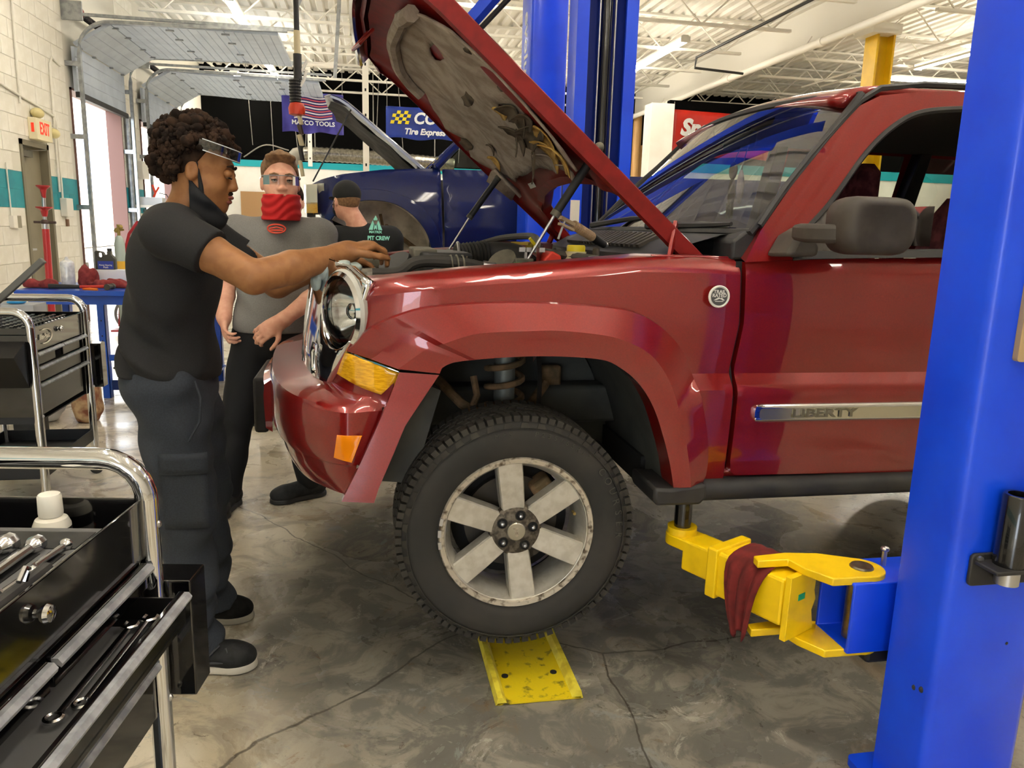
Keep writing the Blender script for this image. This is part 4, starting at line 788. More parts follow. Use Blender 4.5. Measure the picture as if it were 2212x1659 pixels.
def build_wheel(cx, yo, cz):
    """yo = y of the outer face; wheel axis along y, outside towards -y"""
    c = Vector((cx, yo, cz)); ax = Vector((0, 1, 0)); P = []
    tire = MB().lathe([(.232, .02), (.245, .006), (.27, -.002), (.30, -.006), (.325, -.004), (.343, .006), (.356, .022), (.3585, .04), (.359, .10), (.3595, .12), (.359, .19), (.356, .215), (.34, .232), (.30, .243), (.25, .236), (.232, .22)], c, ax, 96, False)
    ty = J('tyre', tire, RUB, smooth=40)
    tr = MB(); n = 84
    for i in range(n):
        a = 2*math.pi*i/n
        def bl(a0, a1, y0, y1, r0, r1, sk=0):
            vs = []
            for rr in (r0, r1):
                for yy, s in ((y0, 0), (y1, sk)):
                    for aa in (a0, a1): vs.append(c+Vector((math.cos(aa+s)*rr, yy, math.sin(aa+s)*rr)))
            tr.add(vs, [(0, 1, 3, 2), (4, 6, 7, 5), (0, 4, 5, 1), (2, 3, 7, 6), (0, 2, 6, 4), (1, 5, 7, 3)])
        st = 2*math.pi/n
        bl(a, a+st*.72, .012, .058, .350, .3685, .01)
        bl(a+st*.35, a+st*1.16, .066, .098, .355, .3688, .03); bl(a, a+st*.8, .106, .132, .355, .369, -.03); bl(a+st*.35, a+st*1.16, .140, .172, .355, .3688, .03); bl(a, a+st*.72, .18, .226, .350, .3685, -.01)
        if i % 2 == 0: vs = [c+Vector((math.cos(aa)*rr, yy, math.sin(aa)*rr)) for aa, rr, yy in ((a, .335, -.003), (a+st*1.1, .335, -.003), (a+st*.9, .348, .008), (a+st*.2, .348, .008))]; vs += [v+(v-c).normalized()*.001+Vector((0, -.004, 0)) for v in vs]; tr.add(vs, [(4, 5, 6, 7), (0, 1, 5, 4), (1, 2, 6, 5), (2, 3, 7, 6), (3, 0, 4, 7)])
    J('tread', tr, TREAD, parent=ty, smooth=0, kind='stuff')
    J('sidewall_ring', MB().lathe([(.333, -.0035), (.3335, -.006), (.3355, -.006), (.336, -.0025)], c, ax, 72, False), RUB, parent=ty)
    RT = mat('tyre_letters', '#3d3a34', .7)
    def arc_text(s, rad, a0, da, sz):
        for k, chx in enumerate(s):
            if chx == ' ': continue
            a = a0-da*k; rd = Vector((math.cos(a), 0, math.sin(a))); tn = Vector((math.sin(a), 0, -math.cos(a)))
            text('sidewall_letter', chx, sz, frame(c+rd*rad+Vector((0, -.0058, 0)), tn, rd), RT, ty, .0012)
    arc_text('M+S   P235/65R17', .318, R(103), R(3.6), .021); arc_text('COURSER', .318, R(37), R(6.6), .032)
    rim = J('rim', MB().lathe([(.222, .19), (.205, .16), (.20, .06), (.214, .034), (.220, .012), (.230, .006), (.2385, .008), (.241, .016), (.236, .024)], c, ax, 72, False), M_WHEEL, smooth=40)
    J('rim_lip', MB().lathe([(.221, .013), (.2245, .004), (.2375, .002), (.2415, .009), (.2395, .018)], c, ax, 72, False), M_WORN, parent=rim)
    for k in range(6):
        a = R(97-60*k); rd = Vector((math.cos(a), 0, math.sin(a))); tn = Vector((-math.sin(a), 0, math.cos(a))); sp = MB()
        secs = []
        for rr, hw, y0 in ((.050, .033, .034), (.085, .0365, .030), (.15, .0385, .022), (.222, .040, .016)):
            secs.append([c+rd*rr+tn*(hw*u)+Vector((0, y0+dy, 0)) for u, dy in ((-1.08, .045), (-1.0, .006), (-.9, 0), (.9, 0), (1.0, .006), (1.08, .045))])
        sp.rings(secs); J('spoke', sp, M_WHEEL, parent=rim, smooth=25)
    hb = J('hub_face', MB().lathe([(0, .026), (.066, .026), (.072, .030), (.080, .034), (.084, .05)], c, ax, 40, False), mat('hub_corroded', '#6f675a', .6, .4, '#3f382f', 60, lo=.4, hi=.6), parent=rim)
    for a in (77, 14, -59, -140, 148):
        p = c+Vector((math.cos(R(a))*.0525, 0, math.sin(R(a))*.0525)); J('lug_pocket', MB().lathe([(.0165, .0245), (.017, .022), (.0155, .022), (.0145, .0255)], p, ax, 18, False), mat('pocket_dark', '#2a241d', .7), parent=rim); J('lug_hole', MB().lathe([(0, .0245), (.0150, .0245), (.0150, .026), (0, .026)], p, ax, 16), DARK, parent=rim)
        J('lug_nut', MB().lathe([(0, .010), (.005, .012), (.0075, .016), (.009, .026)], p, ax, 6), STEEL, parent=rim)
    cp = J('centre_cap', MB().lathe([(0, .017), (.026, .018), (.029, .021), (.030, .027)], c, ax, 32), mat('cap_alloy', '#a9a69b', .3, .9), parent=rim)
    text('cap_letters', 'Jeep', .017, frame(c+Vector((0, .0165, 0)), (.2, 0, -.98), (.98, 0, .2)), M_WORN, rim, .0006, bold=.0004)
    J('valve_stem', MB().cyl(c+Vector((.178, .03, .055)), c+Vector((.178, .008, .055)), .005, n=8), mat('brass', '#9d8a52', .4, .8), parent=rim)
    for a in (0, 1, 2): J('balance_weight', MB().box(c+Vector((.238*math.cos(R(168+a*9)), .004, .238*math.sin(R(168+a*9)))), (.010, .012, .022), m=Matrix.Rotation(-R(168+a*9), 3, 'Y')), STEEL, parent=rim)
    J('brake_disc', MB().lathe([(.06, .12), (.15, .12), (.15, .145), (.06, .145)], c, ax, 40), mat('disc_steel', '#4a4640', .5, .7)); J('brake_caliper', MB().lathe([(.11, .09), (.165, .09), (.17, .13), (.165, .17), (.11, .17)], c, ax, 40), UNDER) if False else J('brake_caliper', MB().box(c+Vector((.11, .11, .09)), (.07, .08, .12), m=Matrix.Rotation(-R(35), 3, 'Y')), RUST, bevel=.012)
    J('dust_shield', MB().lathe([(.04, .15), (.19, .155), (.19, .16)], c, ax, 40, False), DARK)
build_wheel(.445, 2.150, .508)
def mirror_wheel():
    for o in [q for q in list(suv.children) if q.name.split('.')[0] in ('tyre', 'rim', 'brake_disc', 'dust_shield')]:
        for tx, my in ((0, True), (2.649, True), (2.649, False)):
            def cp(s, par):
                n = s.copy(); COL.objects.link(n); n.parent = par; n.matrix_parent_inverse = s.matrix_parent_inverse.copy()
                if par is suv:
                    n.matrix_basis = Matrix.Translation((tx, 2*CY if my else 0, 0))@Matrix.Diagonal((1, -1 if my else 1, 1, 1))
                for ch in s.children:
                    if not ch.name.startswith('sidewall_letter'): cp(ch, n)
            cp(o, suv)
mirror_wheel()

# pale cloth left on the grille, tool rag in the bay
CLOTH = mat('cloth_pale', '#a9b6b3', .9, 0, '#93a19f', 20)
# ================================================================ TWO-POST LIFT
DBLUE = mat('lift_blue_shaded', '#0a2a86', .45)  # lift blue darkened, so the channel's shade is in the colour
nl = thing('lift_column', 'blue two-post lift column in front at the right edge', 'lift', (1.46, 1.52, 0))
def cchan(x0, x1, y0, y1, z0, z1, lip, th, openy):
    """C channel standing upright, open towards +y or -y; returns the ring profile swept in z"""
    r = .022; s = 1 if openy > 0 else -1
    yb, yo = (y0, y1) if openy > 0 else (y1, y0)
    P = [(x0+lip, yo), (x0, yo), (x0, yb+s*r), (x0+r*.3, yb+s*r*.3), (x0+r, yb), (x1-r, yb), (x1-r*.3, yb+s*r*.3), (x1, yb+s*r), (x1, yo), (x1-lip, yo)]
    Q = [(x1-lip, yo-s*th), (x1-th, yo-s*th), (x1-th, yb+s*th), (x0+th, yb+s*th), (x0+th, yo-s*th), (x0+lip, yo-s*th)]
    m = MB(); m.rings([[(x, y, z) for x, y in P+Q] for z in (z0, z1)]); return m
obj('column', cchan(1.325, 1.60, 1.440, 1.605, .02, 3.7, .05, .012, 1), BLUE, nl, 60)
obj('base_plate', MB().prism(rrect(1.285, 1.36, 1.70, 1.665, .02), lambda u, v, w_: (u, v, w_), .001, .022), BLUE, nl, 30)
obj('carriage', MB().b2((1.40, 1.575, .25), (1.53, 1.69, 1.15)), BLUE, nl, 0, bevel=.008)
br = obj('arm_bracket', MB().rings([[(x, y, z) for y, z in ((1.668, .342), (1.80, .342), (1.80, .522), (1.668, .522))] for x in (1.245, 1.50)], caps=False), BLUE, nl, 30, solid=.014, bevel=.004)
obj('gusset', MB().prism([(1.42, .522), (1.50, .522), (1.50, .60)], lambda u, v, w_: (u, w_, v), 1.66, 1.672), BLUE, nl, 0)
obj('release_pin', MB().cyl((1.40, 1.76, .52), (1.40, 1.76, .575), .007, n=8).ball((1.40, 1.76, .58), (.012, .012, .008)), STEEL, nl); obj('arm_lock', MB().b2((1.34, 1.70, .27), (1.44, 1.78, .316)), BLKP, nl, 0, bevel=.01)
hb = obj('adapter_bracket', MB().prism(rrect(1.366, .632, 1.60, .712, .012), lambda u, v, w_: (u, w_, v), 1.428, 1.438).prism([(1.372, 1.36), (1.60, 1.36), (1.60, 1.438), (1.372, 1.438)], lambda u, v, w_: (u, v, w_), .688, .698), BLKP, nl, 30, bevel=.003)
for x in (1.436, 1.530):
    ad = obj('lift_adapter', MB().rings([[(x+r*math.cos(a), 1.398+r*math.sin(a), z) for a in np.linspace(0, 2*math.pi, 28, endpoint=False)] for r, z in ((.034, .690), (.034, .862), (.031, .866), (.024, .866), (.022, .83))], caps=True), BLK, nl, 40)
    obj('adapter_stub', MB().cyl((x, 1.398, .652), (x, 1.398, .692), .026, n=20), STEEL, nl)
for x in (1.385, 1.585): obj('bracket_bolt', MB().cyl((x, 1.428, .70), (x, 1.422, .70), .008, n=8), STEEL, nl)
obj('notice_plate', MB().prism(rrect(1.398, 1.162, 1.56, 1.40, .008), lambda u, v, w_: (u, w_, v), 1.425, 1.4395), mat('plate_tan', '#b79d74', .5, .1), nl, 30)
for x, y, z, r in ((1.326, 1.50, .33, .006), (1.326, 1.475, .34, .007), (1.51, 1.439, .47, .004)): obj('paint_chip', MB().ball((x, y, z), (r, r, r*1.2) if y > 1.45 else (r, .001, r), 8, 6), BLKP, nl)
# yellow swing arm
arm = thing('lift_arm', 'yellow lift swing arm pivoting on the front blue column', 'lift arm', (1.31, 1.73, .33))
AO = Vector((1.17, 1.76, 0)); AX = Vector((-.447, .894, 0)); AN = Vector((.894, .447, 0))
def armp(s, n, z): p = AO+AX*s+AN*n; return (p.x, p.y, z)
def armbox(s0, s1, hw, z0, z1): return MB().rings([[armp(s, n, z) for n, z in ((-hw, z0), (hw, z0), (hw, z1), (-hw, z1))] for s in (s0, s1)])
def yoke(z0, z1):
    cx, cy = 1.31, 1.728; arc = [(cx+.060*math.cos(R(a)), cy+.060*math.sin(R(a))) for a in range(-105, 66, 15)]
    return MB().prism([(1.045, 1.80), (1.135, 1.80), (1.15, 1.74), (1.19, 1.672)]+arc+[(1.24, 1.83), (1.15, 1.845), (1.05, 1.835)], lambda u, v, w_: (u, v, w_), z0, z1)
obj('top_yoke_plate', yoke(.524, .546), YEL, arm, 30, bevel=.003); obj('bottom_yoke_plate', yoke(.318, .340), YEL, arm, 30, bevel=.003)
obj('pivot_pin', MB().lathe([(0, .552), (.028, .552), (.031, .548), (.031, .30), (0, .30)], (1.31, 1.728, 0), (0, 0, 1), 24), mat('pin_steel', '#8d8676', .35, .9, '#6d675a', 30), arm)
obj('side_plate', MB().rings([[armp(s, n, z) for n, z in ((-.075, .34), (.06, .34), (.045, .40), (.06, .43), (.05, .46), (.055, .524), (-.07, .524))] for s in (.0, .018)]), YEL, arm, 0, bevel=.002)
obj('outer_tube', armbox(.02, .275, .073, .375, .512), YEL, arm, 0, bevel=.008); obj('tube_collar', armbox(.235, .272, .081, .367, .520), YEL, arm, 0, bevel=.005); obj('inner_tube', armbox(.275, .39, .050, .395, .492), YEL, arm, 0, bevel=.006)
tp = AO+AX*.436
obj('arm_tip', MB().prism([armp(.36, -.05, 0)[:2], armp(.36, .05, 0)[:2]]+[(tp.x+.05*math.cos(R(a)), tp.y+.05*math.sin(R(a))) for a in range(20, 215, 15)], lambda u, v, w_: (u, v, w_), .455, .490), YEL, arm, 30, bevel=.003)
obj('pad_ring', MB().lathe([(.028, .490), (.046, .490), (.046, .512), (.03, .512)], tp, (0, 0, 1), 24), YEL, arm)
obj('lift_pad', MB().cyl((tp.x, tp.y, .495), (tp.x, tp.y, .596), .027, n=20), BLK, arm)
obj('green_sticker', MB().rings([[armp(s, n, z) for n, z in ((-.03, .448), (.0, .448), (.0, .466), (-.03, .466))] for s in (-.0015, 0)]), mat('sticker_green', '#16966b', .5), arm, 0)
rg = thing('shop_rag', 'dark red shop rag draped over the yellow lift arm', 'rag', armp(.14, 0, .5))
pf = [(.085, .44), (.082, .50), (.06, .522), (.0, .526), (-.06, .522), (-.084, .50), (-.09, .44), (-.094, .37), (-.100, .31)]
obj('cloth', MB().grid([[armp(.075+.012*k+.008*math.sin(i*1.3)+(.0 if i < 5 else .012*(i-5)*(1-k/5.5)), n-(.012*math.sin(k*1.7) if i > 4 else 0), z+.004*math.sin(k*2.1+i)-(.02*math.sin(k*1.1) if i == 8 else 0)) for k in range(12)] for i, (n, z) in enumerate(pf)]), mat('rag_red', '#6d1f1d', .95, 0, '#5a1917', 30), rg, 70, solid=.006, sub=1)
# far column of the same lift
fl = thing('lift_column', 'blue lift column behind the red SUV windscreen with an open channel', 'lift', (1.45, 4.9, 0))
obj('column', cchan(1.262, 1.645, 4.80, 5.02, .02, 4.2, .075, .014, -1), BLUE, fl, 60)
obj('base_plate', MB().b2((1.15, 4.65, .001), (1.76, 5.1, .022)), BLUE, fl, 0); obj('inner_back_shade', MB().b2((1.28, 4.985, .1), (1.62, 5.0, 4.1)), DBLUE, fl, 0)  # inner sheet in darker blue paints the shade inside the open channel
obj('cylinder', MB().cyl((1.475, 4.90, .1), (1.475, 4.90, 3.4), .035), BLK, fl); obj('cable', MB().cyl((1.425, 4.88, .1), (1.425, 4.88, 4.1), .007, n=6), STEEL, fl); obj('cable', MB().cyl((1.525, 4.88, .1), (1.525, 4.88, 4.1), .007, n=6), STEEL, fl)
obj('carriage', MB().b2((1.36, 4.74, .3), (1.55, 4.86, 1.42)), BLUE, fl, 0, bevel=.008); obj('carriage_bracket', MB().b2((1.40, 4.60, 1.1), (1.47, 4.78, 1.36)), BLUE, fl, 0, bevel=.006); obj('warning_label', MB().b2((1.265, 4.797, 1.46), (1.325, 4.7995, 1.60)), WHT, fl, 0)
far_arm = thing('lift_arm', 'yellow lift swing arm under the far side of the red SUV', 'lift arm', (1.3, 4.5, .3))
obj('outer_tube', MB().rings([[(x, y, z) for x, z in ((1.0, .335), (1.15, .335), (1.15, .475), (1.0, .475))] for y in (4.55, 4.1)]), YEL, far_arm, 0, bevel=.008); obj('inner_tube', MB().b2((1.03, 3.66, .35), (1.12, 4.1, .45)), YEL, far_arm, 0); obj('lift_pad', MB().cyl((1.08, 3.70, .45), (1.08, 3.70, .54), .03), BLK, far_arm); obj('yoke_plate', MB().b2((1.05, 4.45, .30), (1.45, 4.60, .32)).b2((1.05, 4.45, .49), (1.45, 4.60, .51)), YEL, far_arm, 0)
# wheel plate on the floor
pl = thing('floor_plate', 'scuffed yellow steel plate on the floor under the front tyre', 'plate', (.5, 2.2, 0))
obj('plate', MB().b2((.378, 2.05, .002), (.640, 2.45, .008)), mat('plate_yellow', '#e3c918', .45, 0, '#4a4526', 26, detail=8, lo=.56, hi=.70, bump=.2, bscale=40), pl, 0)
for x0, s in ((.372, 1), (.646, -1)): obj('rail', MB().prism([(x0, .002), (x0+s*.035, .008), (x0+s*.022, .026), (x0+s*.006, .026)], lambda u, v, w_: (u, w_, v), 2.05, 2.45), mat('rail_yellow', '#efdf4a', .45, 0, '#cdb72c', 20), pl, 0)
for x, y in ((.425, 2.19), (.585, 2.19)): obj('bolt', MB().cyl((x, y, .008), (x, y, .011), .011, n=14), BLKP, pl)
# the truck's lift column behind
tl = thing('lift_column', 'blue lift column with white lettering standing behind the raised red hood', 'lift', (1.27, 5.68, 0))
obj('column', cchan(1.145, 1.41, 5.60, 5.93, .02, 4.2, .05, .012, 1), BLUE, tl, 60); obj('base_plate', MB().b2((1.05, 5.55, .001), (1.50, 6.05, .022)), BLUE, tl, 0)
text('lettering', 'evolution', .17, frame((1.1435, 5.765, 2.56), (0, 0, -1), (0, -1, 0)), mat('letter_white', '#e9ecf2', .5), tl, .001, sx=1.15, bold=.003)
obj('overhead_arm', MB().bar((1.20, 5.7, 3.35), (.62, 6.4, 2.75), .07, .09), BLUE, tl, 0); obj('overhead_hose', MB().cyl((1.25, 5.66, 3.25), (.66, 6.38, 2.68), .02, n=8), BLKP, tl)
# ================================================================ PEOPLE (distance fields turned into one smooth skin)
class Field:
    def __init__(s, lo, hi, h=.006):
        s.lo = np.array(lo, float); s.h = h; n = np.ceil((np.array(hi)-s.lo)/h).astype(int)+1; s.F = np.full(n, .3, np.float32); s.n = n
    def sub(s, lo, hi):
        a = np.maximum(np.floor((np.array(lo)-s.lo)/s.h).astype(int), 0); b = np.minimum(np.ceil((np.array(hi)-s.lo)/s.h).astype(int)+1, s.n)
        if (b <= a).any(): return None
        sl = tuple(slice(i, j) for i, j in zip(a, b)); ax = [(s.lo[k]+s.h*np.arange(a[k], b[k])).astype(np.float32) for k in range(3)]
        return sl, ax[0][:, None, None], ax[1][None, :, None], ax[2][None, None, :]
    def mixin(s, sl, d, k, op):
        F = s.F[sl]
        if op == 'sub':
            d = -d; h = np.maximum(k-np.abs(F-d), 0)/k; s.F[sl] = np.maximum(F, d)+h*h*k/4
        else:
            h = np.maximum(k-np.abs(F-d), 0)/k; s.F[sl] = np.minimum(F, d)-h*h*k/4
    def cone(s, a, b, ra, rb, k=.03, op='add', fy=None):
        a = np.array(a, float); b = np.array(b, float); m = max(ra, rb)+k+3*s.h
        q = s.sub(np.minimum(a, b)-m, np.maximum(a, b)+m)
        if q is None: return s
        sl, X, Y, Z = q; d = b-a; l2 = max(d@d, 1e-9)
        t = np.clip(((X-a[0])*d[0]+(Y-a[1])*d[1]+(Z-a[2])*d[2])/l2, 0, 1)
        D = np.sqrt((X-a[0]-t*d[0])**2+(Y-a[1]-t*d[1])**2+(Z-a[2]-t*d[2])**2)-(ra+(rb-ra)*t)
        s.mixin(sl, D.astype(np.float32), k, op); return s
    def ell(s, c, r, k=.03, M=None, op='add'):
        c = np.array(c, float); r = np.array(r, float); m = r.max()+k+3*s.h; q = s.sub(c-m, c+m)
        if q is None: return s
        sl, X, Y, Z = q; X = X-c[0]; Y = Y-c[1]; Z = Z-c[2]
        if M is not None:
            A = np.array(M.to_3x3().transposed() if isinstance(M, Matrix) else M, float); X, Y, Z = [A[i][0]*X+A[i][1]*Y+A[i][2]*Z for i in range(3)]
        k0 = np.sqrt((X/r[0])**2+(Y/r[1])**2+(Z/r[2])**2); k1 = np.sqrt((X/r[0]**2)**2+(Y/r[1]**2)**2+(Z/r[2]**2)**2)+1e-9
        s.mixin(sl, (k0*(k0-1)/k1).astype(np.float32), k, op); return s
    def chain(s, pts, k=.012):
        for (p, r), (q, r2) in zip(pts, pts[1:]): s.cone(p, q, r, r2, k)
        return s
    def at(s, m):
        q = np.nonzero(m); return q, s.lo[0]+s.h*q[0], s.lo[1]+s.h*q[1], s.lo[2]+s.h*q[2]
    def noise(s, amp, fn):
        q, X, Y, Z = s.at(np.abs(s.F) < .02); s.F[q] += (amp*fn(X, Y, Z)).astype(np.float32); return s
    def clip(s, fn):
        q, X, Y, Z = s.at(s.F < .02); s.F[q] = np.maximum(s.F[q], fn(X, Y, Z)); return s
    def mesh(s):
        F = s.F; I = F < 0; n = s.n
        c = np.zeros(tuple(n-1), np.int8)
        for i in (0, 1):
            for j in (0, 1):
                for k in (0, 1): c += I[i:n[0]-1+i, j:n[1]-1+j, k:n[2]-1+k]
        act = np.argwhere((c > 0) & (c < 8)); idx = np.full(tuple(n-1), -1, np.int32); idx[tuple(act.T)] = np.arange(len(act))
        acc = np.zeros((len(act), 3)); cnt = np.zeros(len(act)); cor = [(i, j, k) for i in (0, 1) for j in (0, 1) for k in (0, 1)]
        for a in cor:
            for ax in range(3):
                if a[ax]: continue
                b = list(a); b[ax] = 1; fa = F[tuple((act+a).T)]; fb = F[tuple((act+b).T)]; m = (fa < 0) != (fb < 0)
                t = np.where(m, fa/np.where(m, fa-fb, 1), 0); p = np.tile(np.array(a, float), (len(act), 1)); p[:, ax] += t; acc[m] += p[m]; cnt += m
        V = s.lo+s.h*(act+acc/cnt[:, None]); Q = []
        for ax in range(3):
            u, v = (ax+1) % 3, (ax+2) % 3; sl0 = [slice(1, n[q]-1) for q in range(3)]; sl0[ax] = slice(0, n[ax]-1); sl1 = list(sl0); sl1[ax] = slice(1, n[ax])
            e = np.argwhere(I[tuple(sl0)] != I[tuple(sl1)])
            if not len(e): continue
            off = np.array([1, 1, 1]); off[ax] = 0; e = e+off; ins = I[tuple(e.T)]
            du = np.zeros(3, int); du[u] = 1; dv = np.zeros(3, int); dv[v] = 1
            q = np.stack([idx[tuple((e-du-dv).T)], idx[tuple((e-dv).T)], idx[tuple(e.T)], idx[tuple((e-du).T)]], 1); q[~ins] = q[~ins][:, ::-1]; Q.append(q)
        return V, np.concatenate(Q)
    def obj(s, name, m, parent, smooth=2, **k):
        V, Q = s.mesh(); me = bpy.data.meshes.new(name); me.from_pydata(V.tolist(), [], Q.tolist()); me.update(); me.shade_smooth(); me.materials.append(m)
        o = bpy.data.objects.new(name, me); put(o, parent)
        if smooth: md = o.modifiers.new('soften', 'SMOOTH'); md.factor = .5; md.iterations = smooth
        return tag(o, **k)
def P(*a): return np.array(a, float)
SKIN1 = mat('skin_brown', '#95663f', .5, 0, '#875a36', 30, spec=.4); SKIN2 = mat('skin_fair', '#e0ab92', .5, 0, '#d69c84', 30, spec=.4)
SHIRTB = mat('shirt_black', '#141416', .85, 0, '#1a1a1d', 300, bump=.15, bscale=500, bdist=.001); SHIRTG = mat('shirt_grey', '#757472', .9, 0, '#7d7c7a', 200, bump=.15, bscale=400, bdist=.001); SHIRTC = mat('shirt_charcoal', '#1c1d1f', .9)
PANTS = mat('trousers_navy', '#2a2f38', .85, 0, '#2f353f', 200, bump=.2, bscale=350, bdist=.001); PANTS2 = mat('trousers_black', '#0d0e12', .85)
SHOE = mat('shoe_black', '#131416', .7, 0, '#1f2124', 40); SOLE = mat('shoe_sole', '#c9c5ba', .6); GAIT = mat('gaiter_red', '#c01a1e', .75); MASKB = mat('mask_black', '#15171c', .85)
HAIRB = mat('hair_black', '#1a110c', .9, 0, '#35251b', 25, spec=.2); HAIRN = mat('hair_brown', '#6d5038', .75, 0, '#856445', 60); EYEW = mat('eye_white', '#c9bfb4', .3); IRIS = mat('iris_dark', '#1c120c', .15); LIP1 = mat('lips_brown', '#7a3f36', .45); LIP2 = mat('lips_pink', '#b76a5c', .45)

def head(f, c, Mh, sc=1.0):
    """head prims; Mh columns: forward, left, up"""
    A = np.array(Mh, float)
    def L(x, y, z): return c+A@np.array([x, y, z])*sc
    def e(x, y, z, rx, ry, rz, k=.02, op='add'): f.ell(L(x, y, z), np.array([rx, ry, rz])*sc, k, A.T.tolist(), op)
    e(-.012, 0, .025, .098, .077, .105); e(.028, 0, -.035, .070, .066, .085, .03); e(.045, 0, -.075, .045, .05, .045, .03)
    e(.077, 0, .036, .018, .055, .013, .02); e(.052, .042, -.030, .035, .026, .03, .02); e(.052, -.042, -.030, .035, .026, .03, .02)
    f.cone(L(.090, 0, .020), L(.109, 0, -.026), .010*sc, .0125*sc, .012); e(.104, .014, -.030, .012, .010, .009, .008); e(.104, -.014, -.030, .012, .010, .009, .008)
    for s in (1, -1): e(.103, .033*s, .010, .020, .020, .013, .012, 'sub')
    e(.088, 0, -.060, .016, .027, .010, .012); e(.085, 0, -.074, .015, .023, .009, .010); e(.077, 0, -.098, .022, .026, .020, .02)
    for s in (1, -1): e(-.008, .080*s, -.004, .020, .012, .033, .008); e(-.003, .092*s, .0, .011, .009, .020, .006, 'sub')
    return L
def hand(f, wr, fw, nrm, side, curl=(.5, .5, .5), sc=1.0, thumb=.5, k=.008):
    """palm and five fingers; fw = pointing direction, nrm = back of the hand, side = +1 thumb towards fw x nrm"""
    fw = np.array(fw, float); fw /= np.linalg.norm(fw); nrm = np.array(nrm, float); nrm -= fw*(nrm@fw); nrm /= np.linalg.norm(nrm); sd_ = np.cross(fw, nrm)*side
    wr = np.array(wr, float); B = np.stack([fw, sd_, nrm], 1)
    f.cone(wr-fw*.02*sc, wr+fw*.02*sc, .029*sc, .031*sc, .03); f.ell(wr+fw*.052*sc, np.array([.052, .043, .017])*sc, .02, B.T.tolist())
    for i, (off, ln, r) in enumerate(((.031, .078, .0092), (.0105, .088, .0096), (-.0105, .082, .0092), (-.031, .064, .0082))):
        p = wr+fw*(.094-.004*abs(i-1))*sc+sd_*off*sc; a = 0; d = fw
        seg = (.45*ln, .32*ln, .26*ln)
        f.cone(wr+fw*.055*sc+sd_*off*.9*sc, p, r*1.15*sc, r*1.1*sc, k)
        for j in range(3):
            a += curl[j]; d = fw*math.cos(a)-nrm*math.sin(a)+sd_*off*.8; q = p+d*seg[j]*sc; f.cone(p, q, r*(1.05-.08*j)*sc, r*(.97-.08*j)*sc, k*.6); p = q
    p = wr+fw*.025*sc+sd_*.030*sc
    for j, (ln, r, ang) in enumerate(((.042, .0125, .85), (.034, .0105, .45), (.026, .0095, .15))):
        d = fw*math.cos(ang)+sd_*math.sin(ang)-nrm*(.25+.25*j)*thumb; d /= np.linalg.norm(d); q = p+d*ln*sc; f.cone(p, q, r*sc, r*.92*sc, k); p = q
def eyes(L, A, parent, sc=1.0, brow=HAIRB, shut=False):
    for s in (1, -1):
        c = Vector(L(.087, .032*s, .010)); obj('eye', MB().ball(c, .0125*sc, 14, 10), EYEW, parent, 80); fw = Vector(np.array(A)@np.array([1, 0, 0])); obj('iris', MB().ball(c+fw*.0085*sc, .0062*sc, 12, 8), IRIS, parent, 80)
        M3 = Matrix([list(r) for r in np.array(A)])
        lid = MB().ball(c+Vector(L(0, 0, .0015 if shut else .004))-Vector(L(0, 0, 0)), (.0150*sc, .0165*sc, (.0135 if shut else .0105)*sc), 14, 8, M3); yield lid
        obj('eyelash', MB().tube([L(.100, .020*s, .008-(.008 if shut else 0)), L(.1015, .032*s, .0105-(.012 if shut else 0)), L(.094, .046*s, .008-(.008 if shut else 0))], .0024*sc, 6), IRIS, parent, 60)
        obj('eyebrow', MB().tube([L(.099, .014*s, .031), L(.098, .034*s, .037), L(.086, .053*s, .032)], [.004*sc, .0045*sc, .002*sc], 6), brow, parent, 60)
def shoe(parent, heel, toe, m, sole, hgt=.10, wd=.05):
    heel = np.array(heel); toe = np.array(toe); d = toe-heel; l = np.linalg.norm(d); d /= l; n = np.array([-d[1], d[0], 0]); f = Field(np.minimum(heel, toe)-.09-P(0, 0, .02), np.maximum(heel, toe)+.09+P(0, 0, .14), .005)
    f.ell(heel+d*l*.16+P(0, 0, .055), (.055, .045, .05), .03); f.cone(heel+d*l*.22+P(0, 0, .06), heel+d*l*.72+P(0, 0, .045), .046, .045, .03); f.ell(heel+d*l*.83+P(0, 0, .042), (.058, .050, .040), .03); f.cone(heel+d*l*.2+P(0, 0, .07), heel+d*l*.2+P(0, 0, hgt+.02), .045, .043, .03)
    f.clip(lambda X, Y, Z: .022-Z+0*X+0*Y); s = f.obj('shoe', m, parent)
    g = Field(np.minimum(heel, toe)-.09-P(0, 0, .02), np.maximum(heel, toe)+.09+P(0, 0, .08), .005)
    g.ell(heel+d*l*.14, (.052, .046, .1), .02).cone(heel+d*l*.2, heel+d*l*.75, .048, .047, .02).ell(heel+d*l*.82, (.062, .052, .1), .02); g.clip(lambda X, Y, Z: np.maximum(Z-.028-.008*0, .002-Z)+0*X+0*Y); g.obj('sole', sole, s)
    lc = MB()
    for t in (.40, .47, .54): c = heel+d*l*t+P(0, 0, .098-.05*(t-.4)); lc.tube([c-n*.022-P(0, 0, .006), c+P(0, 0, .004), c+n*.022-P(0, 0, .006)], .003, 5)
    obj('laces', lc, BLKP if sole is not SOLE else mat('lace_grey', '#7b7c80', .7), s, 60)
def wrinkle(sc=1.0, ph=0):
    return lambda X, Y, Z: np.sin(38*sc*(Z+.35*X+.2*np.sin(6*Y+ph))+2*np.sin(9*X+ph))*.6+np.sin(61*sc*(Z-.5*Y+.3*X)+3*np.sin(7*Z+ph))*.4

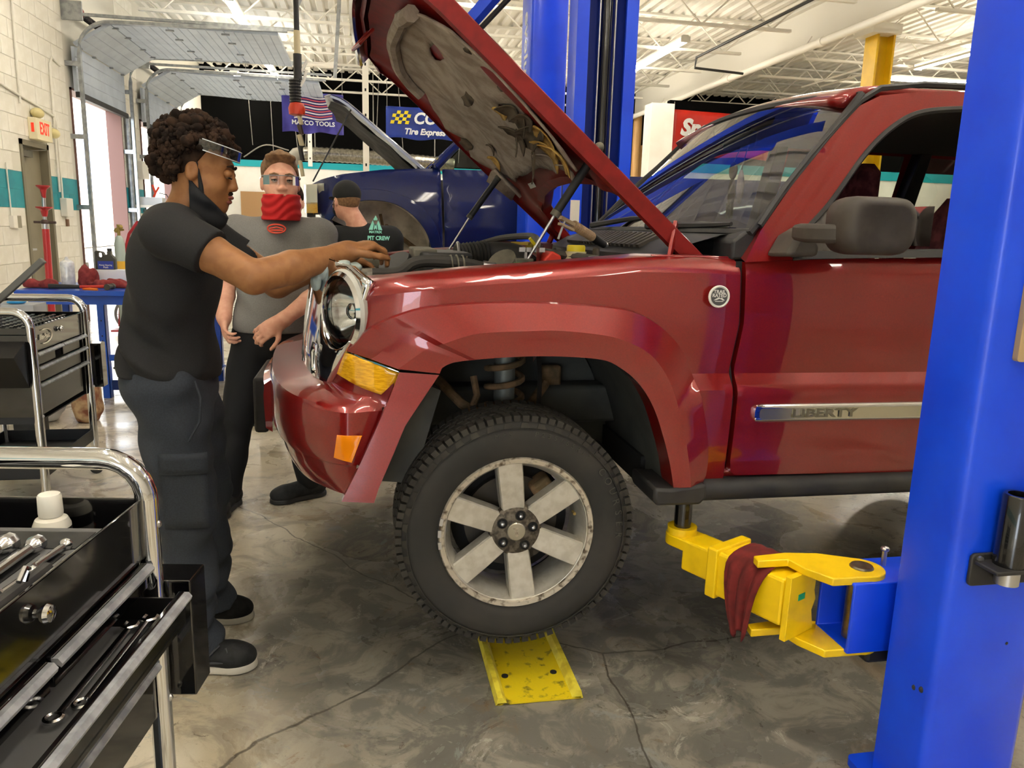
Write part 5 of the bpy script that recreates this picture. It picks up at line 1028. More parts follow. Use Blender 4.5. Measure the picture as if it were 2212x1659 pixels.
# ---------------------------------------------------------------- man in black reaching into the engine bay
def person_one():
    t = thing('person', 'person in black T-shirt reaching into the red SUV engine bay', 'person', (-.55, 2.55, 0))
    lo, hi = (-.95, 2.05, -.02), (.16, 3.02, 1.80)
    pel = P(-.605, 2.55, .93); nk = P(-.545, 2.55, 1.45)
    hipR, hipL = P(-.595, 2.46, .90), P(-.60, 2.65, .90); kR, kL = P(-.555, 2.425, .51), P(-.555, 2.675, .51); aR, aL = P(-.565, 2.40, .10), P(-.575, 2.70, .10)
    sR, sL = P(-.545, 2.372, 1.385), P(-.545, 2.735, 1.385); eR, eL = P(-.312, 2.285, 1.262), P(-.30, 2.76, 1.21); wR, wL = P(-.068, 2.50, 1.325), P(-.10, 2.80, 1.29)
    pt = R(12); A = np.array([[math.cos(pt), 0, math.sin(pt)], [0, 1, 0], [-math.sin(pt), 0, math.cos(pt)]]); hc = P(-.492, 2.55, 1.562)
    f = Field(lo, hi, .0055)
    f.ell(pel, (.12, .165, .12)).ell(P(-.60, 2.55, 1.12), (.105, .145, .16), .06).ell(P(-.575, 2.55, 1.30), (.105, .165, .15), .06)
    f.chain([(hipR, .085), (kR, .058), (aR, .04)]); f.chain([(hipL, .085), (kL, .058), (aL, .04)])
    f.chain([(P(-.55, 2.45, 1.39), .05), (sR, .052), (eR*.5+sR*.5, .052), (eR, .047), (eR*.6+wR*.4, .049), (wR, .031)]); f.chain([(P(-.55, 2.65, 1.39), .05), (sL, .052), (eL, .049), (wL, .032)])
    f.cone(P(-.56, 2.55, 1.38), hc+P(-.02, 0, -.05), .062, .056, .04)
    L = head(f, hc, A, .96)
    hand(f, wR, (.84, .36, .30), (-.35, -.30, .9), 1, (.75, .65, .45), 1.05, .8); hand(f, wL, (.9, .2, -.1), (0, .3, .95), -1, (.4, .6, .4), 1.0)
    body = f.obj('body', SKIN1, t, 1)
    for lid in eyes(L, A, t, .96, HAIRB, True): obj('eyelid', lid, SKIN1, t, 80)
    obj('lips', MB().ball(L(.099, 0, -.060), (.014, .023, .0075), 14, 8).ball(L(.096, 0, -.074), (.014, .021, .0085), 14, 8), LIP1, t, 80)
    obj('moustache', MB().tube([L(.090, .026, -.056), L(.101, .012, -.047), L(.104, 0, -.046), L(.101, -.012, -.047), L(.090, -.026, -.056)], [.003, .0055, .005, .0055, .003], 8), HAIRB, t, 60)
    # T-shirt
    g = Field((-.90, 2.15, .82), (-.18, 2.98, 1.56), .0055)
    g.ell(P(-.612, 2.55, .955), (.150, .190, .12), .05).ell(P(-.60, 2.55, 1.12), (.128, .172, .17), .08).ell(P(-.572, 2.55, 1.29), (.128, .185, .16), .08).ell(P(-.555, 2.55, 1.40), (.085, .15, .06), .06)
    for s_, e_ in ((sR, eR), (sL, eL)): g.cone(s_*.8+P(-.55, 2.55, 1.38)*.2, s_+P(0, 0, -.008), .076, .074, .04).cone(s_+P(0, 0, -.008), s_*.45+e_*.55, .074, .070, .02)
    g.noise(.009, wrinkle(.7, 1)).noise(.017, lambda X, Y, Z: np.clip((1.15-Z)/.15, 0, 1)*np.clip((-.50-X)/.15, 0, 1)*np.sin(62*(Z+.55*X)+2.5*np.sin(14*Y)))
    dv = (eR-sR)/np.linalg.norm(eR-sR); cut = sR*.50+eR*.50
    g.clip(lambda X, Y, Z: .942+.02*np.sin(5*X)+.0*Y-Z); g.clip(lambda X, Y, Z: np.where((Y < 2.40) & (Z > 1.2), (X-cut[0])*dv[0]+(Y-cut[1])*dv[1]+(Z-cut[2])*dv[2], -1)); cut2 = sL*.5+eL*.5; dl = (eL-sL)/np.linalg.norm(eL-sL); g.clip(lambda X, Y, Z: np.where((Y > 2.70) & (Z > 1.2), (X-cut2[0])*dl[0]+(Y-cut2[1])*dl[1]+(Z-cut2[2])*dl[2], -1))
    g.obj('t_shirt', SHIRTB, t)
    # cargo trousers
    g = Field((-.92, 2.22, .02), (-.28, 2.9, 1.06), .006)
    g.ell(pel+P(-.012, 0, -.02), (.143, .185, .13), .04)
    for h_, k_, a_ in ((hipR, kR, aR), (hipL, kL, aL)): g.chain([(h_, .112), (h_*.4+k_*.6, .094), (k_, .080), (k_*.4+a_*.6, .078), (a_+P(.012, 0, .0), .072)], .03); g.cone(a_+P(.01, 0, -.01), a_+P(.01, 0, -.035), .070, .072, .02)
    g.noise(.010, wrinkle(.7, 2)).noise(.014, lambda X, Y, Z: np.clip((.35-Z)/.25, 0, 1)*np.sin(60*Z+12*X+2*np.sin(20*Y))); g.clip(lambda X, Y, Z: np.maximum(Z-1.0, .062-Z)+0*X+0*Y)
    tr = g.obj('trousers', PANTS, t)
    fl = [(-.60, .70), (-.455, .685), (-.45, .645), (-.605, .655)]
    obj('pocket_flap', MB().grid([[(x, 2.335-.012*math.sin((x+.62)*18)+.0, z-.04*k/3+.02*(x+.6)) for x in np.linspace(-.61, -.47, 8)] for k, z in enumerate((.735, .727, .719, .711))]), PANTS, tr, 60, solid=.010)
    obj('cargo_pocket', MB().grid([[(x, 2.34-.010*math.sin((x+.62)*18), z) for x in np.linspace(-.605, -.475, 8)] for z in np.linspace(.70, .50, 8)]), PANTS, tr, 60, solid=.008)
    obj('pocket_seam', MB().tube([(-.50, 2.362, .95), (-.485, 2.352, .90), (-.49, 2.347, .83), (-.525, 2.345, .77)], .004, 6), PANTS, tr, 60)
    shoe(t, P(-.66, 2.40, 0), P(-.368, 2.37, 0), SHOE, SOLE)
    SG = mat('shoe_overlay', '#3b3d42', .6)
    for pts in ([(-.58, 2.347, .06), (-.53, 2.338, .075), (-.50, 2.345, .10)], [(-.53, 2.337, .04), (-.50, 2.338, .07), (-.47, 2.352, .095)], [(-.46, 2.336, .035), (-.44, 2.336, .06), (-.45, 2.35, .085)], [(-.62, 2.352, .05), (-.54, 2.342, .045), (-.46, 2.334, .045), (-.40, 2.335, .04)]): obj('shoe_overlay', MB().tube(pts, .007, 6, flat=.5), SG, t, 60); shoe(t, P(-.70, 2.70, 0), P(-.425, 2.70, 0), SHOE, SOLE)
    # hair: curly mass
    rn = random.Random(5); hm = MB()
    def ok(d): return d[2] > (-.86 if d[0] < -.25 else -.45) and not (d[0] > .42 and d[2] < .30) and not (d[0] > -.15 and d[2] < .02) and not (d[0] > .05 and d[2] < .12)
    hcen = Vector(L(-.025, 0, .048)); AA = Matrix([list(r) for r in A]); cnt = 0
    while cnt < 2200:
        d = Vector((rn.gauss(0, 1), rn.gauss(0, 1), rn.gauss(0, 1))).normalized()
        if not ok(d): continue
        q = rn.uniform(.84, 1.07)*(1+.05*math.sin(9*d.x+4*d.z)+.05*math.sin(23*d.y+17*d.z)*math.sin(19*d.x)); p = hcen+AA@Vector((d.x*.114*q, d.y*.098*q, d.z*.106*q)); r = rn.uniform(.005, .011); hm.ball(p, (r, r, r*rn.uniform(.9, 1.9)), 5, 4, Matrix.Rotation(rn.uniform(0, 3), 3, 'X')); cnt += 1
    g = Field(np.array(hcen)-.17, np.array(hcen)+.17, .006); g.ell(np.array(hcen), (.102, .087, .098), .01, A.T.tolist()); g.clip(lambda X, Y, Z: np.maximum((X-hcen.x)*.8-(Z-hcen.z)*.65-.036, hcen.z-.075-Z)+0*Y)
    for q_ in range(150):
        d = Vector((rn.gauss(0, 1), rn.gauss(0, 1), rn.gauss(0, 1))).normalized()
        if ok(d): r = rn.uniform(.010, .018); hm.ball(hcen+AA@Vector((d.x*.118, d.y*.102, d.z*.110))*rn.uniform(.98, 1.09), (r, r*.7, r*1.2), 6, 5, Matrix.Rotation(rn.uniform(0, 6), 3, 'Y'))
    ho = g.obj('hair', HAIRB, t, 1); obj('curls', hm, HAIRB, ho, 60, kind='stuff')
    # mask pulled under the chin, with ear loop
    g = Field((-.62, 2.42, 1.34), (-.33, 2.68, 1.60), .0045)
    g.cone(L(.02, 0, -.075), L(.065, 0, -.100), .066, .046, .03); g.cone(L(-.01, 0, -.105), L(.03, 0, -.15), .074, .062, .03); g.cone(L(.0, .06, -.03), L(.04, .05, -.08), .020, .028, .02); g.cone(L(.0, -.06, -.03), L(.04, -.05, -.08), .020, .028, .02); g.cone(L(.0, 0, -.15), L(.0, 0, -.19), .07, .05, .03)
    g.ell(L(.028, 0, -.035), (.073, .070, .086), .01, A.T.tolist()).ell(L(.047, 0, -.078), (.050, .056, .050), .02, A.T.tolist()).ell(L(.078, 0, -.102), (.027, .032, .024), .02, A.T.tolist()); nlo = L(.012, 0, -.046); v1 = A@P(.62, 0, .785); g.clip(lambda X, Y, Z: (X-nlo[0])*v1[0]+(Y-nlo[1])*v1[1]+(Z-nlo[2])*v1[2]); g.noise(.002, lambda X, Y, Z: np.sin(120*(Z+.5*X))); bk = L(-.022, 0, 0)[0]; g.clip(lambda X, Y, Z: bk-X+.35*(1.48-Z)*0)
    g.obj('face_mask', MASKB, t, 1); obj('ear_loop', MB().tube([L(.030, -.064, -.085), L(.024, -.071, -.045), L(.012, -.078, -.005), L(.0, -.082, .028)], [.010, .007, .004, .003], 6), MASKB, t)
    gl = obj('safety_glasses', MB().grid([[L(.122*math.cos(a)-.010, .106*math.sin(a), .080+dz-.010*math.cos(a)) for a in np.linspace(-1.45, 1.45, 24)] for dz in (-.016, 0, .016)]), glass_mat('goggle_up', '#e4eaee', 4.0), t, 80)
    for dz in (-.016, .016): obj('glasses_rim', MB().tube([L(.122*math.cos(a)-.010, .106*math.sin(a), .080+dz-.010*math.cos(a)) for a in np.linspace(-1.45, 1.45, 24)], .0015, 5), mat('rim_clear', '#c9d0d4', .15), gl)
    return t
person_one()

def person(label, fx, shirt, pants, skin, J_, face, hair, hs=1.0, belly=1.0, loc=(0, 0, 0), res=.0065):
    """standing figure facing -y or +y; J_ = joints"""
    t = thing('person', label, 'person', loc); j = {k: P(*v) for k, v in J_.items()}
    allp = np.array([v for v in j.values()]); lo = allp.min(0)-.2; hi = allp.max(0)+.2; lo[2] = -.02
    A = np.array(face, float); hc = j['head']
    f = Field(lo, hi, res); ch = j['chest']; pe = j['pelvis']
    f.ell(pe, (.15, .11, .12)).ell((ch+pe)/2, (.14*belly, .11*belly, .17), .06).ell(ch, (.16, .11, .15), .06)
    for s in 'RL':
        f.chain([(j['hip'+s], .085), (j['knee'+s], .058), (j['ank'+s], .04)]); f.chain([(ch*.5+j['sh'+s]*.5+P(0, 0, .06), .06), (j['sh'+s], .06), (j['el'+s], .046), (j['el'+s]*.6+j['wr'+s]*.4, .045), (j['wr'+s], .030)])
        hd = j['hd'+s]; hand(f, j['wr'+s], hd-j['wr'+s], j['hn'+s], 1 if s == 'R' else -1, (.5, .8, .6), 1.0)
    f.cone(ch+P(0, 0, .08), hc+A@P(-.02, 0, -.05), .065, .06, .04); L = head(f, hc, A, hs); f.obj('body', skin, t, 1)
    g = Field(lo, hi, res*1.15); g.ell(pe+P(0, 0, .03), (.178*belly, .140*belly, .12), .05).ell((ch+pe)/2, (.172*belly, .140*belly, .20), .08).ell(ch+P(0, 0, .02), (.185, .132, .15), .08).ell(ch+P(0, 0, .10), (.15, .09, .06), .06)
    for s in 'RL': g.cone(j['sh'+s]*.7+ch*.3+P(0, 0, .02), j['sh'+s], .088, .086, .04).cone(j['sh'+s], j['sh'+s]*.36+j['el'+s]*.64, .086, .076, .02)
    g.noise(.0045, wrinkle(.8, len(label))); zh = pe[2]-.0
    g.clip(lambda X, Y, Z: zh-Z+0*X+0*Y); g.obj('t_shirt', shirt, t)
    g = Field(lo, np.r_[hi[:2], pe[2]+.15], res*1.15); g.ell(pe+P(0, 0, -.02), (.168*belly, .130*belly, .13), .04)
    for s in 'RL': g.chain([(j['hip'+s], .108), (j['knee'+s], .080), (j['ank'+s]+P(0, 0, .0), .066)], .03)
    g.noise(.004, wrinkle(.7, 3)); g.clip(lambda X, Y, Z: np.maximum(Z-zh-.05, .05-Z)+0*X+0*Y); g.obj('trousers', pants, t)
    for s in 'RL': a = j['ank'+s].copy(); a[2] = 0; d = j['toe'+s]; d = d/np.linalg.norm(d); shoe(t, a-d*.075, a+d*.205, SHOE, BLKP)
    return t, L, A, j
# ---------------------------------------------------------------- man in the grey shirt, facing the camera
fy = R(10); F2 = [[math.sin(fy), math.cos(fy), 0], [-math.cos(fy), math.sin(fy), 0], [0, 0, 1]]
t, L, A, j = person('person in grey T-shirt with red neck gaiter facing the camera', -1, SHIRTG, PANTS2, SKIN2,
    dict(head=(-.39, 3.86, 1.595), chest=(-.41, 3.92, 1.27), pelvis=(-.45, 3.93, .89), hipR=(-.545, 3.93, .85), hipL=(-.36, 3.93, .85), kneeR=(-.635, 3.88, .46), kneeL=(-.35, 3.92, .46), ankR=(-.69, 3.87, .10), ankL=(-.30, 3.98, .10), toeR=(-.2, -1, 0), toeL=(-.85, -.45, 0),
         shR=(-.60, 3.93, 1.355), shL=(-.225, 3.90, 1.355), elR=(-.665, 3.93, 1.12), elL=(-.185, 3.83, 1.115), wrR=(-.67, 3.86, .97), wrL=(-.39, 3.66, .965), hdR=(-.66, 3.80, .88), hdL=(-.48, 3.62, .91), hnR=(-1, -.2, 0), hnL=(.2, -.9, .5)), F2, None, 1.02, 1.10, (-.45, 3.93, 0))
for lid in eyes(L, A, t, 1.02, HAIRN): obj('eyelid', lid, SKIN2, t, 80)
obj('lips', MB().ball(L(.094, 0, -.060), (.020, .012, .005), 14, 8).ball(L(.091, 0, -.071), (.018, .012, .006), 14, 8), LIP2, t, 80)
g = Field(np.array(L(0, 0, -.10))-.20, np.array(L(0, 0, -.1))+.2, .005); g.cone(L(.025, 0, -.062), L(.02, 0, -.10), .083, .082, .03).cone(L(.0, 0, -.10), L(.0, 0, -.165), .082, .090, .03)
zt = L(0, 0, -.052)[2]; zb = L(0, 0, -.168)[2]; g.noise(.003, lambda X, Y, Z: np.sin(150*Z+6*np.sin(25*X))); g.clip(lambda X, Y, Z: np.maximum(Z-zt, zb-Z)+0*X+0*Y); g.obj('neck_gaiter', GAIT, t, 1)
g = Field(np.array(L(0, 0, .06))-.16, np.array(L(0, 0, .06))+.16, .005); g.ell(L(-.016, 0, .042), np.array([.108, .086, .108]), .01, A.T.tolist()).ell(L(.055, .02, .105), (.045, .05, .025), .02).ell(L(.055, -.02, .110), (.045, .05, .022), .02)
n1 = A@P(.72, 0, -.62); c1 = L(.045, 0, .062); zb2 = L(0, 0, -.045)[2]; g.clip(lambda X, Y, Z: np.maximum((X-c1[0])*n1[0]+(Y-c1[1])*n1[1]+(Z-c1[2])*n1[2], zb2-Z)); g.noise(.004, lambda X, Y, Z: np.sin(90*X+30*Z)*np.sin(80*Y+25*Z)); g.obj('hair', HAIRN, t, 1)
gl = obj('safety_glasses', MB().grid([[L(.112*math.cos(a)+.004, .086*math.sin(a), .008+dz) for a in np.linspace(-1.15, 1.15, 24)] for dz in (-.020, 0, .020)]), glass_mat('goggle', '#eef2f4', .7), t, 80); obj('glasses_rim', MB().tube([L(.113*math.cos(a)+.004, .087*math.sin(a), .028) for a in np.linspace(-1.3, 1.3, 24)], .002, 5), mat('rim_grey', '#8b8f94', .3), gl)
for s in (1, -1): obj('temple_arm', MB().tube([L(.045, .085*s, .022), L(-.02, .088*s, .018)], .003, 5), CLEAR, gl)
lg = Vector((-.405, 3.773, 1.385)); M_LOGO = mat('logo_red', '#d8503c', .7)
obj('shirt_logo', MB().tube([lg+Vector((.040*math.cos(a), -.003+.006*math.cos(a)**2, .020*math.sin(a))) for a in np.linspace(0, 2*math.pi, 28, endpoint=False)], .004, 6, loop=True).tube([lg+Vector((-.03, .001, .0)), lg+Vector((0, -.003, .008)), lg+Vector((.03, .001, .0))], .0035, 6).tube([lg+Vector((-.028, .001, -.007)), lg+Vector((.028, .001, -.007))], .005, 6), M_LOGO, t, 60)
# ---------------------------------------------------------------- man in the cap, back to the camera, at the blue truck
fy = R(28); F3 = [[-math.sin(fy), -math.cos(fy), 0], [math.cos(fy), -math.sin(fy), 0], [0, 0, 1]]
t, L, A, j = person('person in black cap and dark shirt seen from behind at the blue truck', 1, SHIRTC, PANTS2, SKIN2,
    dict(head=(-.125, 5.42, 1.565), chest=(.0, 5.42, 1.24), pelvis=(.0, 5.36, .88), hipR=(.09, 5.36, .85), hipL=(-.09, 5.36, .85), kneeR=(.10, 5.34, .46), kneeL=(-.11, 5.40, .46), ankR=(.12, 5.30, .10), ankL=(-.14, 5.44, .10), toeR=(.2, 1, 0), toeL=(-.3, 1, 0),
         shR=(.165, 5.42, 1.325), shL=(-.185, 5.44, 1.315), elR=(.20, 5.60, 1.12), elL=(-.21, 5.62, 1.12), wrR=(.12, 5.82, 1.12), wrL=(-.10, 5.84, 1.12), hdR=(.10, 5.93, 1.13), hdL=(-.08, 5.95, 1.13), hnR=(0, 0, 1), hnL=(0, 0, 1)), F3, None, 1.0, 1.05, (.0, 5.38, 0), .008)
g = Field(np.array(L(0, 0, .06))-.2, np.array(L(0, 0, .06))+.2, .006); g.ell(L(-.01, 0, .045), np.array([.112, .090, .092]), .01, A.T.tolist()); zb = L(0, 0, .012)[2]; g.clip(lambda X, Y, Z: zb-Z+0*X+0*Y); cap = g.obj('cap', mat('cap_black', '#1b1b1b', .85), t, 1)
obj('cap_brim', MB().grid([[L(.085+.085*k/3*math.cos(a), .085*math.sin(a)*(1-.1*k/3), .020-.018*k/3*math.cos(a)**2) for a in np.linspace(-1.2, 1.2, 14)] for k in range(4)]), mat('cap_black'), cap, 60, solid=.005)
g = Field(np.array(L(0, 0, .0))-.16, np.array(L(0, 0, .0))+.16, .005); g.ell(L(-.016, 0, .03), np.array([.103, .083, .105]), .01, A.T.tolist()); zz0, zz1 = L(0, 0, -.045)[2], L(0, 0, .03)[2]; nf = A@P(1, 0, 0); c1 = L(.02, 0, 0); g.clip(lambda X, Y, Z: np.maximum(np.maximum(zz0-Z, Z-zz1), (X-c1[0])*nf[0]+(Y-c1[1])*nf[1])); g.obj('hair', HAIRN, t, 1)
obj('ear_loop', MB().tube([L(.05, .075, -.03), L(.01, .083, .0), L(.03, .078, -.06)], .003, 6), MASKB, t); g = Field(np.array(L(0.05, 0, -.06))-.12, np.array(L(.05, 0, -.06))+.12, .006); g.ell(L(.055, 0, -.06), np.array([.068, .066, .06]), .01, A.T.tolist()); g.obj('face_mask', MASKB, t, 1)
M_MINT = mat('print_mint', '#8fdccb', .7); bx_, by_, bz_ = .065, 5.262, 1.40; bn = frame((bx_, by_, bz_), (1, .12, 0), (0, .06, 1))
def shirtprint(poly): return MB().prism(poly, lambda u, v, w_: bn@Vector((u, v, w_)), 0, .003)
lt = obj('back_print', shirtprint([(-.004, .062), (.0, .075), (.014, .05), (.006, .04), (-.0, .045), (-.008, .038), (-.014, .05)]), M_MINT, t, 0)
for p in ([(-.045, -.02), (-.018, .045), (-.010, .02), (-.018, -.02)], [(.045, -.02), (.018, .045), (.010, .02), (.018, -.02)], [(-.012, -.018), (-.006, .02), (0, .004), (.006, .02), (.012, -.018), (.004, -.018), (0, -.005), (-.004, -.018)]): obj('back_print', shirtprint(p), M_MINT, t, 0)
text('back_print_letters', 'MATRIX', .022, bn@Matrix.Translation((0, -.034, 0)), M_MINT, t, .002, sx=1.05, bold=.0008); text('back_print_letters', 'PIT CREW', .036, bn@Matrix.Translation((.02, -.074, 0)), M_MINT, t, .002, sx=.9, bold=.0015)
# ---------------------------------------------------------------- fourth man, almost hidden behind the grey shirt
t, L, A, j = person('person in dark clothes mostly hidden behind the grey-shirted person', -1, SHIRTC, PANTS2, SKIN2,
    dict(head=(-.50, 5.60, 1.545), chest=(-.52, 5.62, 1.24), pelvis=(-.55, 5.62, .88), hipR=(-.64, 5.62, .85), hipL=(-.46, 5.62, .85), kneeR=(-.68, 5.58, .46), kneeL=(-.46, 5.64, .46), ankR=(-.71, 5.66, .10), ankL=(-.46, 5.70, .10), toeR=(-.3, -1, 0), toeL=(.1, -1, 0),
         shR=(-.68, 5.62, 1.33), shL=(-.35, 5.62, 1.33), elR=(-.62, 5.55, 1.1), elL=(-.38, 5.55, 1.1), wrR=(-.55, 5.42, 1.12), wrL=(-.45, 5.42, 1.12), hdR=(-.5, 5.36, 1.12), hdL=(-.48, 5.36, 1.12), hnR=(0, -.5, 1), hnL=(0, -.5, 1)), [[0, 1, 0], [-1, 0, 0], [0, 0, 1]], None, 1.0, 1.0, (-.55, 5.62, 0), .010)
g = Field(np.array(L(0, 0, .06))-.16, np.array(L(0, 0, .06))+.16, .007); g.ell(L(-.016, 0, .042), np.array([.106, .085, .106]), .01, A.T.tolist()); c1 = L(.05, 0, .05); g.clip(lambda X, Y, Z: np.maximum(-(Y-c1[1])*.7-(Z-c1[2])*.7, L(0, 0, -.04)[2]-Z)+0*X); g.obj('hair', HAIRB, t, 1); g = Field(np.array(L(.05, 0, -.06))-.12, np.array(L(.05, 0, -.06))+.12, .007); g.ell(L(.055, 0, -.06), np.array([.068, .066, .06]), .01, A.T.tolist()); g.obj('face_mask', MASKB, t, 1)
# ================================================================ TOOL CARTS, BENCH AND WHAT STANDS ON THEM
CARTB = mat('cart_black', '#08080a', .12, 0, coat=1, crough=.05); CARTM = mat('cart_matte', '#101012', .45); ALU = mat('aluminium_strip', '#a9adb4', .5, .4, '#8b8f96', 30); FOAMK = mat('tool_tray', '#5c5c5d', .7); TOOL = mat('tool_chrome', '#c9cacc', .18, 1)
def cart(label, O, ang, opened, second):
    a = Vector((math.sin(ang), math.cos(ang), 0)); b = Vector((math.cos(ang), -math.sin(ang), 0)); O = Vector((O[0], O[1], 0)); LN, DP = .69, .45
    t = thing('tool_cart', label, 'tool cart', O-a*LN/2-b*DP/2)
    def W(l, d, z): return O+a*l-b*d+Vector((0, 0, z))
    def bx(l0, l1, d0, d1, z0, z1, mb=None):
        mb = mb or MB(); vs = [W(l, d, z) for l in (l0, l1) for d in (d0, d1) for z in (z0, z1)]
        return mb.add(vs, [(0, 1, 3, 2), (4, 6, 7, 5), (0, 4, 5, 1), (2, 3, 7, 6), (0, 2, 6, 4), (1, 5, 7, 3)])
    for l in (0, -LN):
        arc = lambda d0, s: [W(l, d0+s*.075*(1-math.cos(R(q))), .91+.075*math.sin(R(q))) for q in range(10, 90, 16)]
        pts = [W(l, 0, .07), W(l, 0, .5), W(l, 0, .91)]+arc(0, 1)+[W(l, .075, .985), W(l, DP-.075, .985)]+arc(DP, -1)[::-1]+[W(l, DP, .91), W(l, DP, .07)]
        obj('handle_frame', MB().tube(pts, .0205, 12, flat=1.0), CHROME, t, 40)
        for d in (0, DP):
            c = obj('caster', MB().cyl(W(l-.012, d, .035), W(l+.012, d, .035), .035, n=18), RUB, t, 40); obj('caster_fork', bx(l-.02, l+.02, d-.014, d+.014, .045, .08), STEEL, c, 0)
            [obj('bolt', MB().ball(W(l, d-.017 if d == 0 else d+.017, zq), .008, 8, 6), STEEL, t) for zq in (.50, .86)]
    # open top tray
    tr = MB()
    for q in ((-LN, 0, .006, .012, .80, .91), (-LN, 0, DP-.012, DP-.006, .80, .915), (-LN+.002, -LN+.008, .012, DP-.012, .80, .91), (-.008, -.002, .012, DP-.012, .80, .912), (-LN, 0, .006, DP-.006, .796, .803)): bx(*q, mb=tr)
    obj('top_tray', tr, CARTB, t, 0, bevel=.002)
    obj('tray_knob', MB().lathe([(.006, 0), (.007, .004), (.012, .007), (.0145, .013), (.012, .019), (0, .022)], W(-.351, .006, .866), b, 20), CHROME, t)
    # drawer case
    cs = MB()
    for q in ((-LN+.02, -.02, .02, DP-.02, .46, .466), (-LN+.015, -LN+.02, .015, DP-.015, .46, .796), (-.02, -.015, .015, DP-.015, .46, .796), (-LN+.02, -.02, DP-.02, DP-.015, .46, .796)): bx(*q, mb=cs)
    obj('cabinet', cs, CARTM, t, 0); obj('cabinet_back', bx(-LN+.02, -.02, .10, .11, .47, .79), DARK, t, 0)
    rows = [(.745, .794, 2), (.672, .738, 1), (.600, .665, 1), (.475, .592, 1)] if not second else [(.735, .794, 2), (.655, .728, 1), (.50, .648, 1)]
    for ri, (z0, z1, n) in enumerate(rows):
        for k in range(n):
            l0 = -LN+.025+k*(LN-.05)/n; l1 = l0+(LN-.05)/n-(.01 if n > 1 and k == 0 else 0); pull = opened if (opened and ri == 1) else 0
            ll1 = l1-(.09 if second else 0)
            dr = obj('drawer', bx(l0, ll1 if second else l1, -.004-pull, .006-pull, z0, z1), CARTB if not second else mat('cart_face', '#171613', .3, 0, coat=.4), t, 0, bevel=.002)
            obj('drawer_handle', MB().rings([[W(l, d-pull, z) for d, z in ((.004, z1-.002), (-.012, z1-.002), (-.018, z1-.010), (-.016, z1-.016), (-.004, z1-.008))] for l in (l0, l1)]), ALU, dr, 20)
            if pull:
                obj('drawer_tray', bx(l0+.01, l1-.01, -.004-pull, .30, z0+.01, z0+.014, bx(l0+.01, l0+.014, -pull, .30, z0+.01, z1-.01, bx(l1-.014, l1-.01, -pull, .30, z0+.01, z1-.008))), CARTM, dr, 0)
    # lower shelf
    sh = MB()
    for q in ((-LN, 0, 0, DP, .195, .20), (-LN, 0, .0, .006, .195, .26), (-LN, 0, DP-.006, DP, .195, .26), (-LN, -LN+.006, 0, DP, .195, .26), (-.006, 0, 0, DP, .195, .26)): bx(*q, mb=sh)
    obj('lower_shelf', sh, CARTM, t, 0, bevel=.002)
    # side bin on the far end
    obj('side_bin', bx(.022, .10, -.062, .22, .49, .735), CARTB, t, 0, bevel=.003)
    return t, W, bx, a, b
c1, W, bx, a, b = cart('black tool cart with a pulled-out drawer, nearest the camera', (-.404, 1.452), R(8.5), .065, False)
# tools lying in the near cart
ins = thing('tool_organizer', 'grey plastic tool insert lying in the near cart tray', 'tool tray', W(-.3, .2, .803))
ib = MB(); bx(-.62, -.075, .022, .33, .804, .883, ib); obj('tray_body', ib, FOAMK, ins, 0, bevel=.006)
for l0, l1, d0, d1 in ((-.17, -.10, .045, .30), (-.60, -.19, .05, .075), (-.60, -.19, .09, .115), (-.60, -.19, .135, .165), (-.60, -.19, .185, .21)): obj('tray_groove', bx(l0, l1, d0, d1, .8825, .8845), CARTM, ins, 0)
def wrench(label, l0, d0, l1, d1, z, r, Wf, grp):
    t = thing('socket_extension', label, 'tool', Wf(l0, d0, z), grp); A_, B_ = Wf(l0, d0, z), Wf(l1, d1, z)
    obj('shaft', MB().cyl(A_, B_, r, n=10), TOOL, t); obj('drive_head', MB().tube([A_, A_+(B_-A_)*.06, A_+(B_-A_)*.09, A_+(B_-A_)*.13], [r*1.9, r*2.0, r*1.8, r*1.05], 10), TOOL, t); obj('square_end', MB().tube([B_-(B_-A_)*.02, B_+(B_-A_)*.05], r*1.2, 4), TOOL, t)
wrench('thickest chrome extension bar in the near cart insert', -.165, .15, -.42, .16, .893, .009, W, 'extension bars in the near cart'); wrench('middle chrome extension bar in the near cart insert', -.165, .105, -.38, .105, .893, .0075, W, 'extension bars in the near cart'); wrench('shortest chrome extension bar by the cart edge', -.165, .06, -.25, .065, .890, .0055, W, 'extension bars in the near cart'); wrench('small chrome bit holder near the cart edge', -.27, .055, -.34, .06, .890, .006, W, 'extension bars in the near cart')
ra = thing('ratchet', 'chrome ratchet with a socket lying on the near cart insert', 'ratchet', W(-.2, .2, .85)); p = W(-.165, .195, .915)
obj('head', MB().lathe([(0, -.014), (.02, -.013), (.022, 0), (.02, .012), (0, .013)], p, (0, .25, 1), 18), TOOL, ra); obj('handle', MB().tube([p, W(-.24, .27, .905), W(-.34, .36, .900)], [.012, .009, .013], 10), TOOL, ra); obj('socket', MB().tube([p+Vector((0, -.002, -.012)), W(-.215, .185, .905), W(-.25, .182, .900)], [.013, .0135, .0145], 14), TOOL, ra)
hk = thing('pry_bar', 'dark tool with a bent chrome tip against the near cart tray wall', 'tool', W(-.36, .02, .85)); obj('grip', MB().tube([W(-.27, .035, .896), W(-.60, .038, .896)], .011, 10), BLKP, hk); obj('tip', MB().tube([W(-.33, .032, .905), W(-.325, .028, .922), W(-.34, .024, .930), W(-.36, .022, .918)], .004, 6), TOOL, hk)
bo = thing('cleaner_bottle', 'small white bottle with black label standing in the near cart tray', 'bottle', W(-.045, .15, .803)); c = W(-.045, .15, .803)
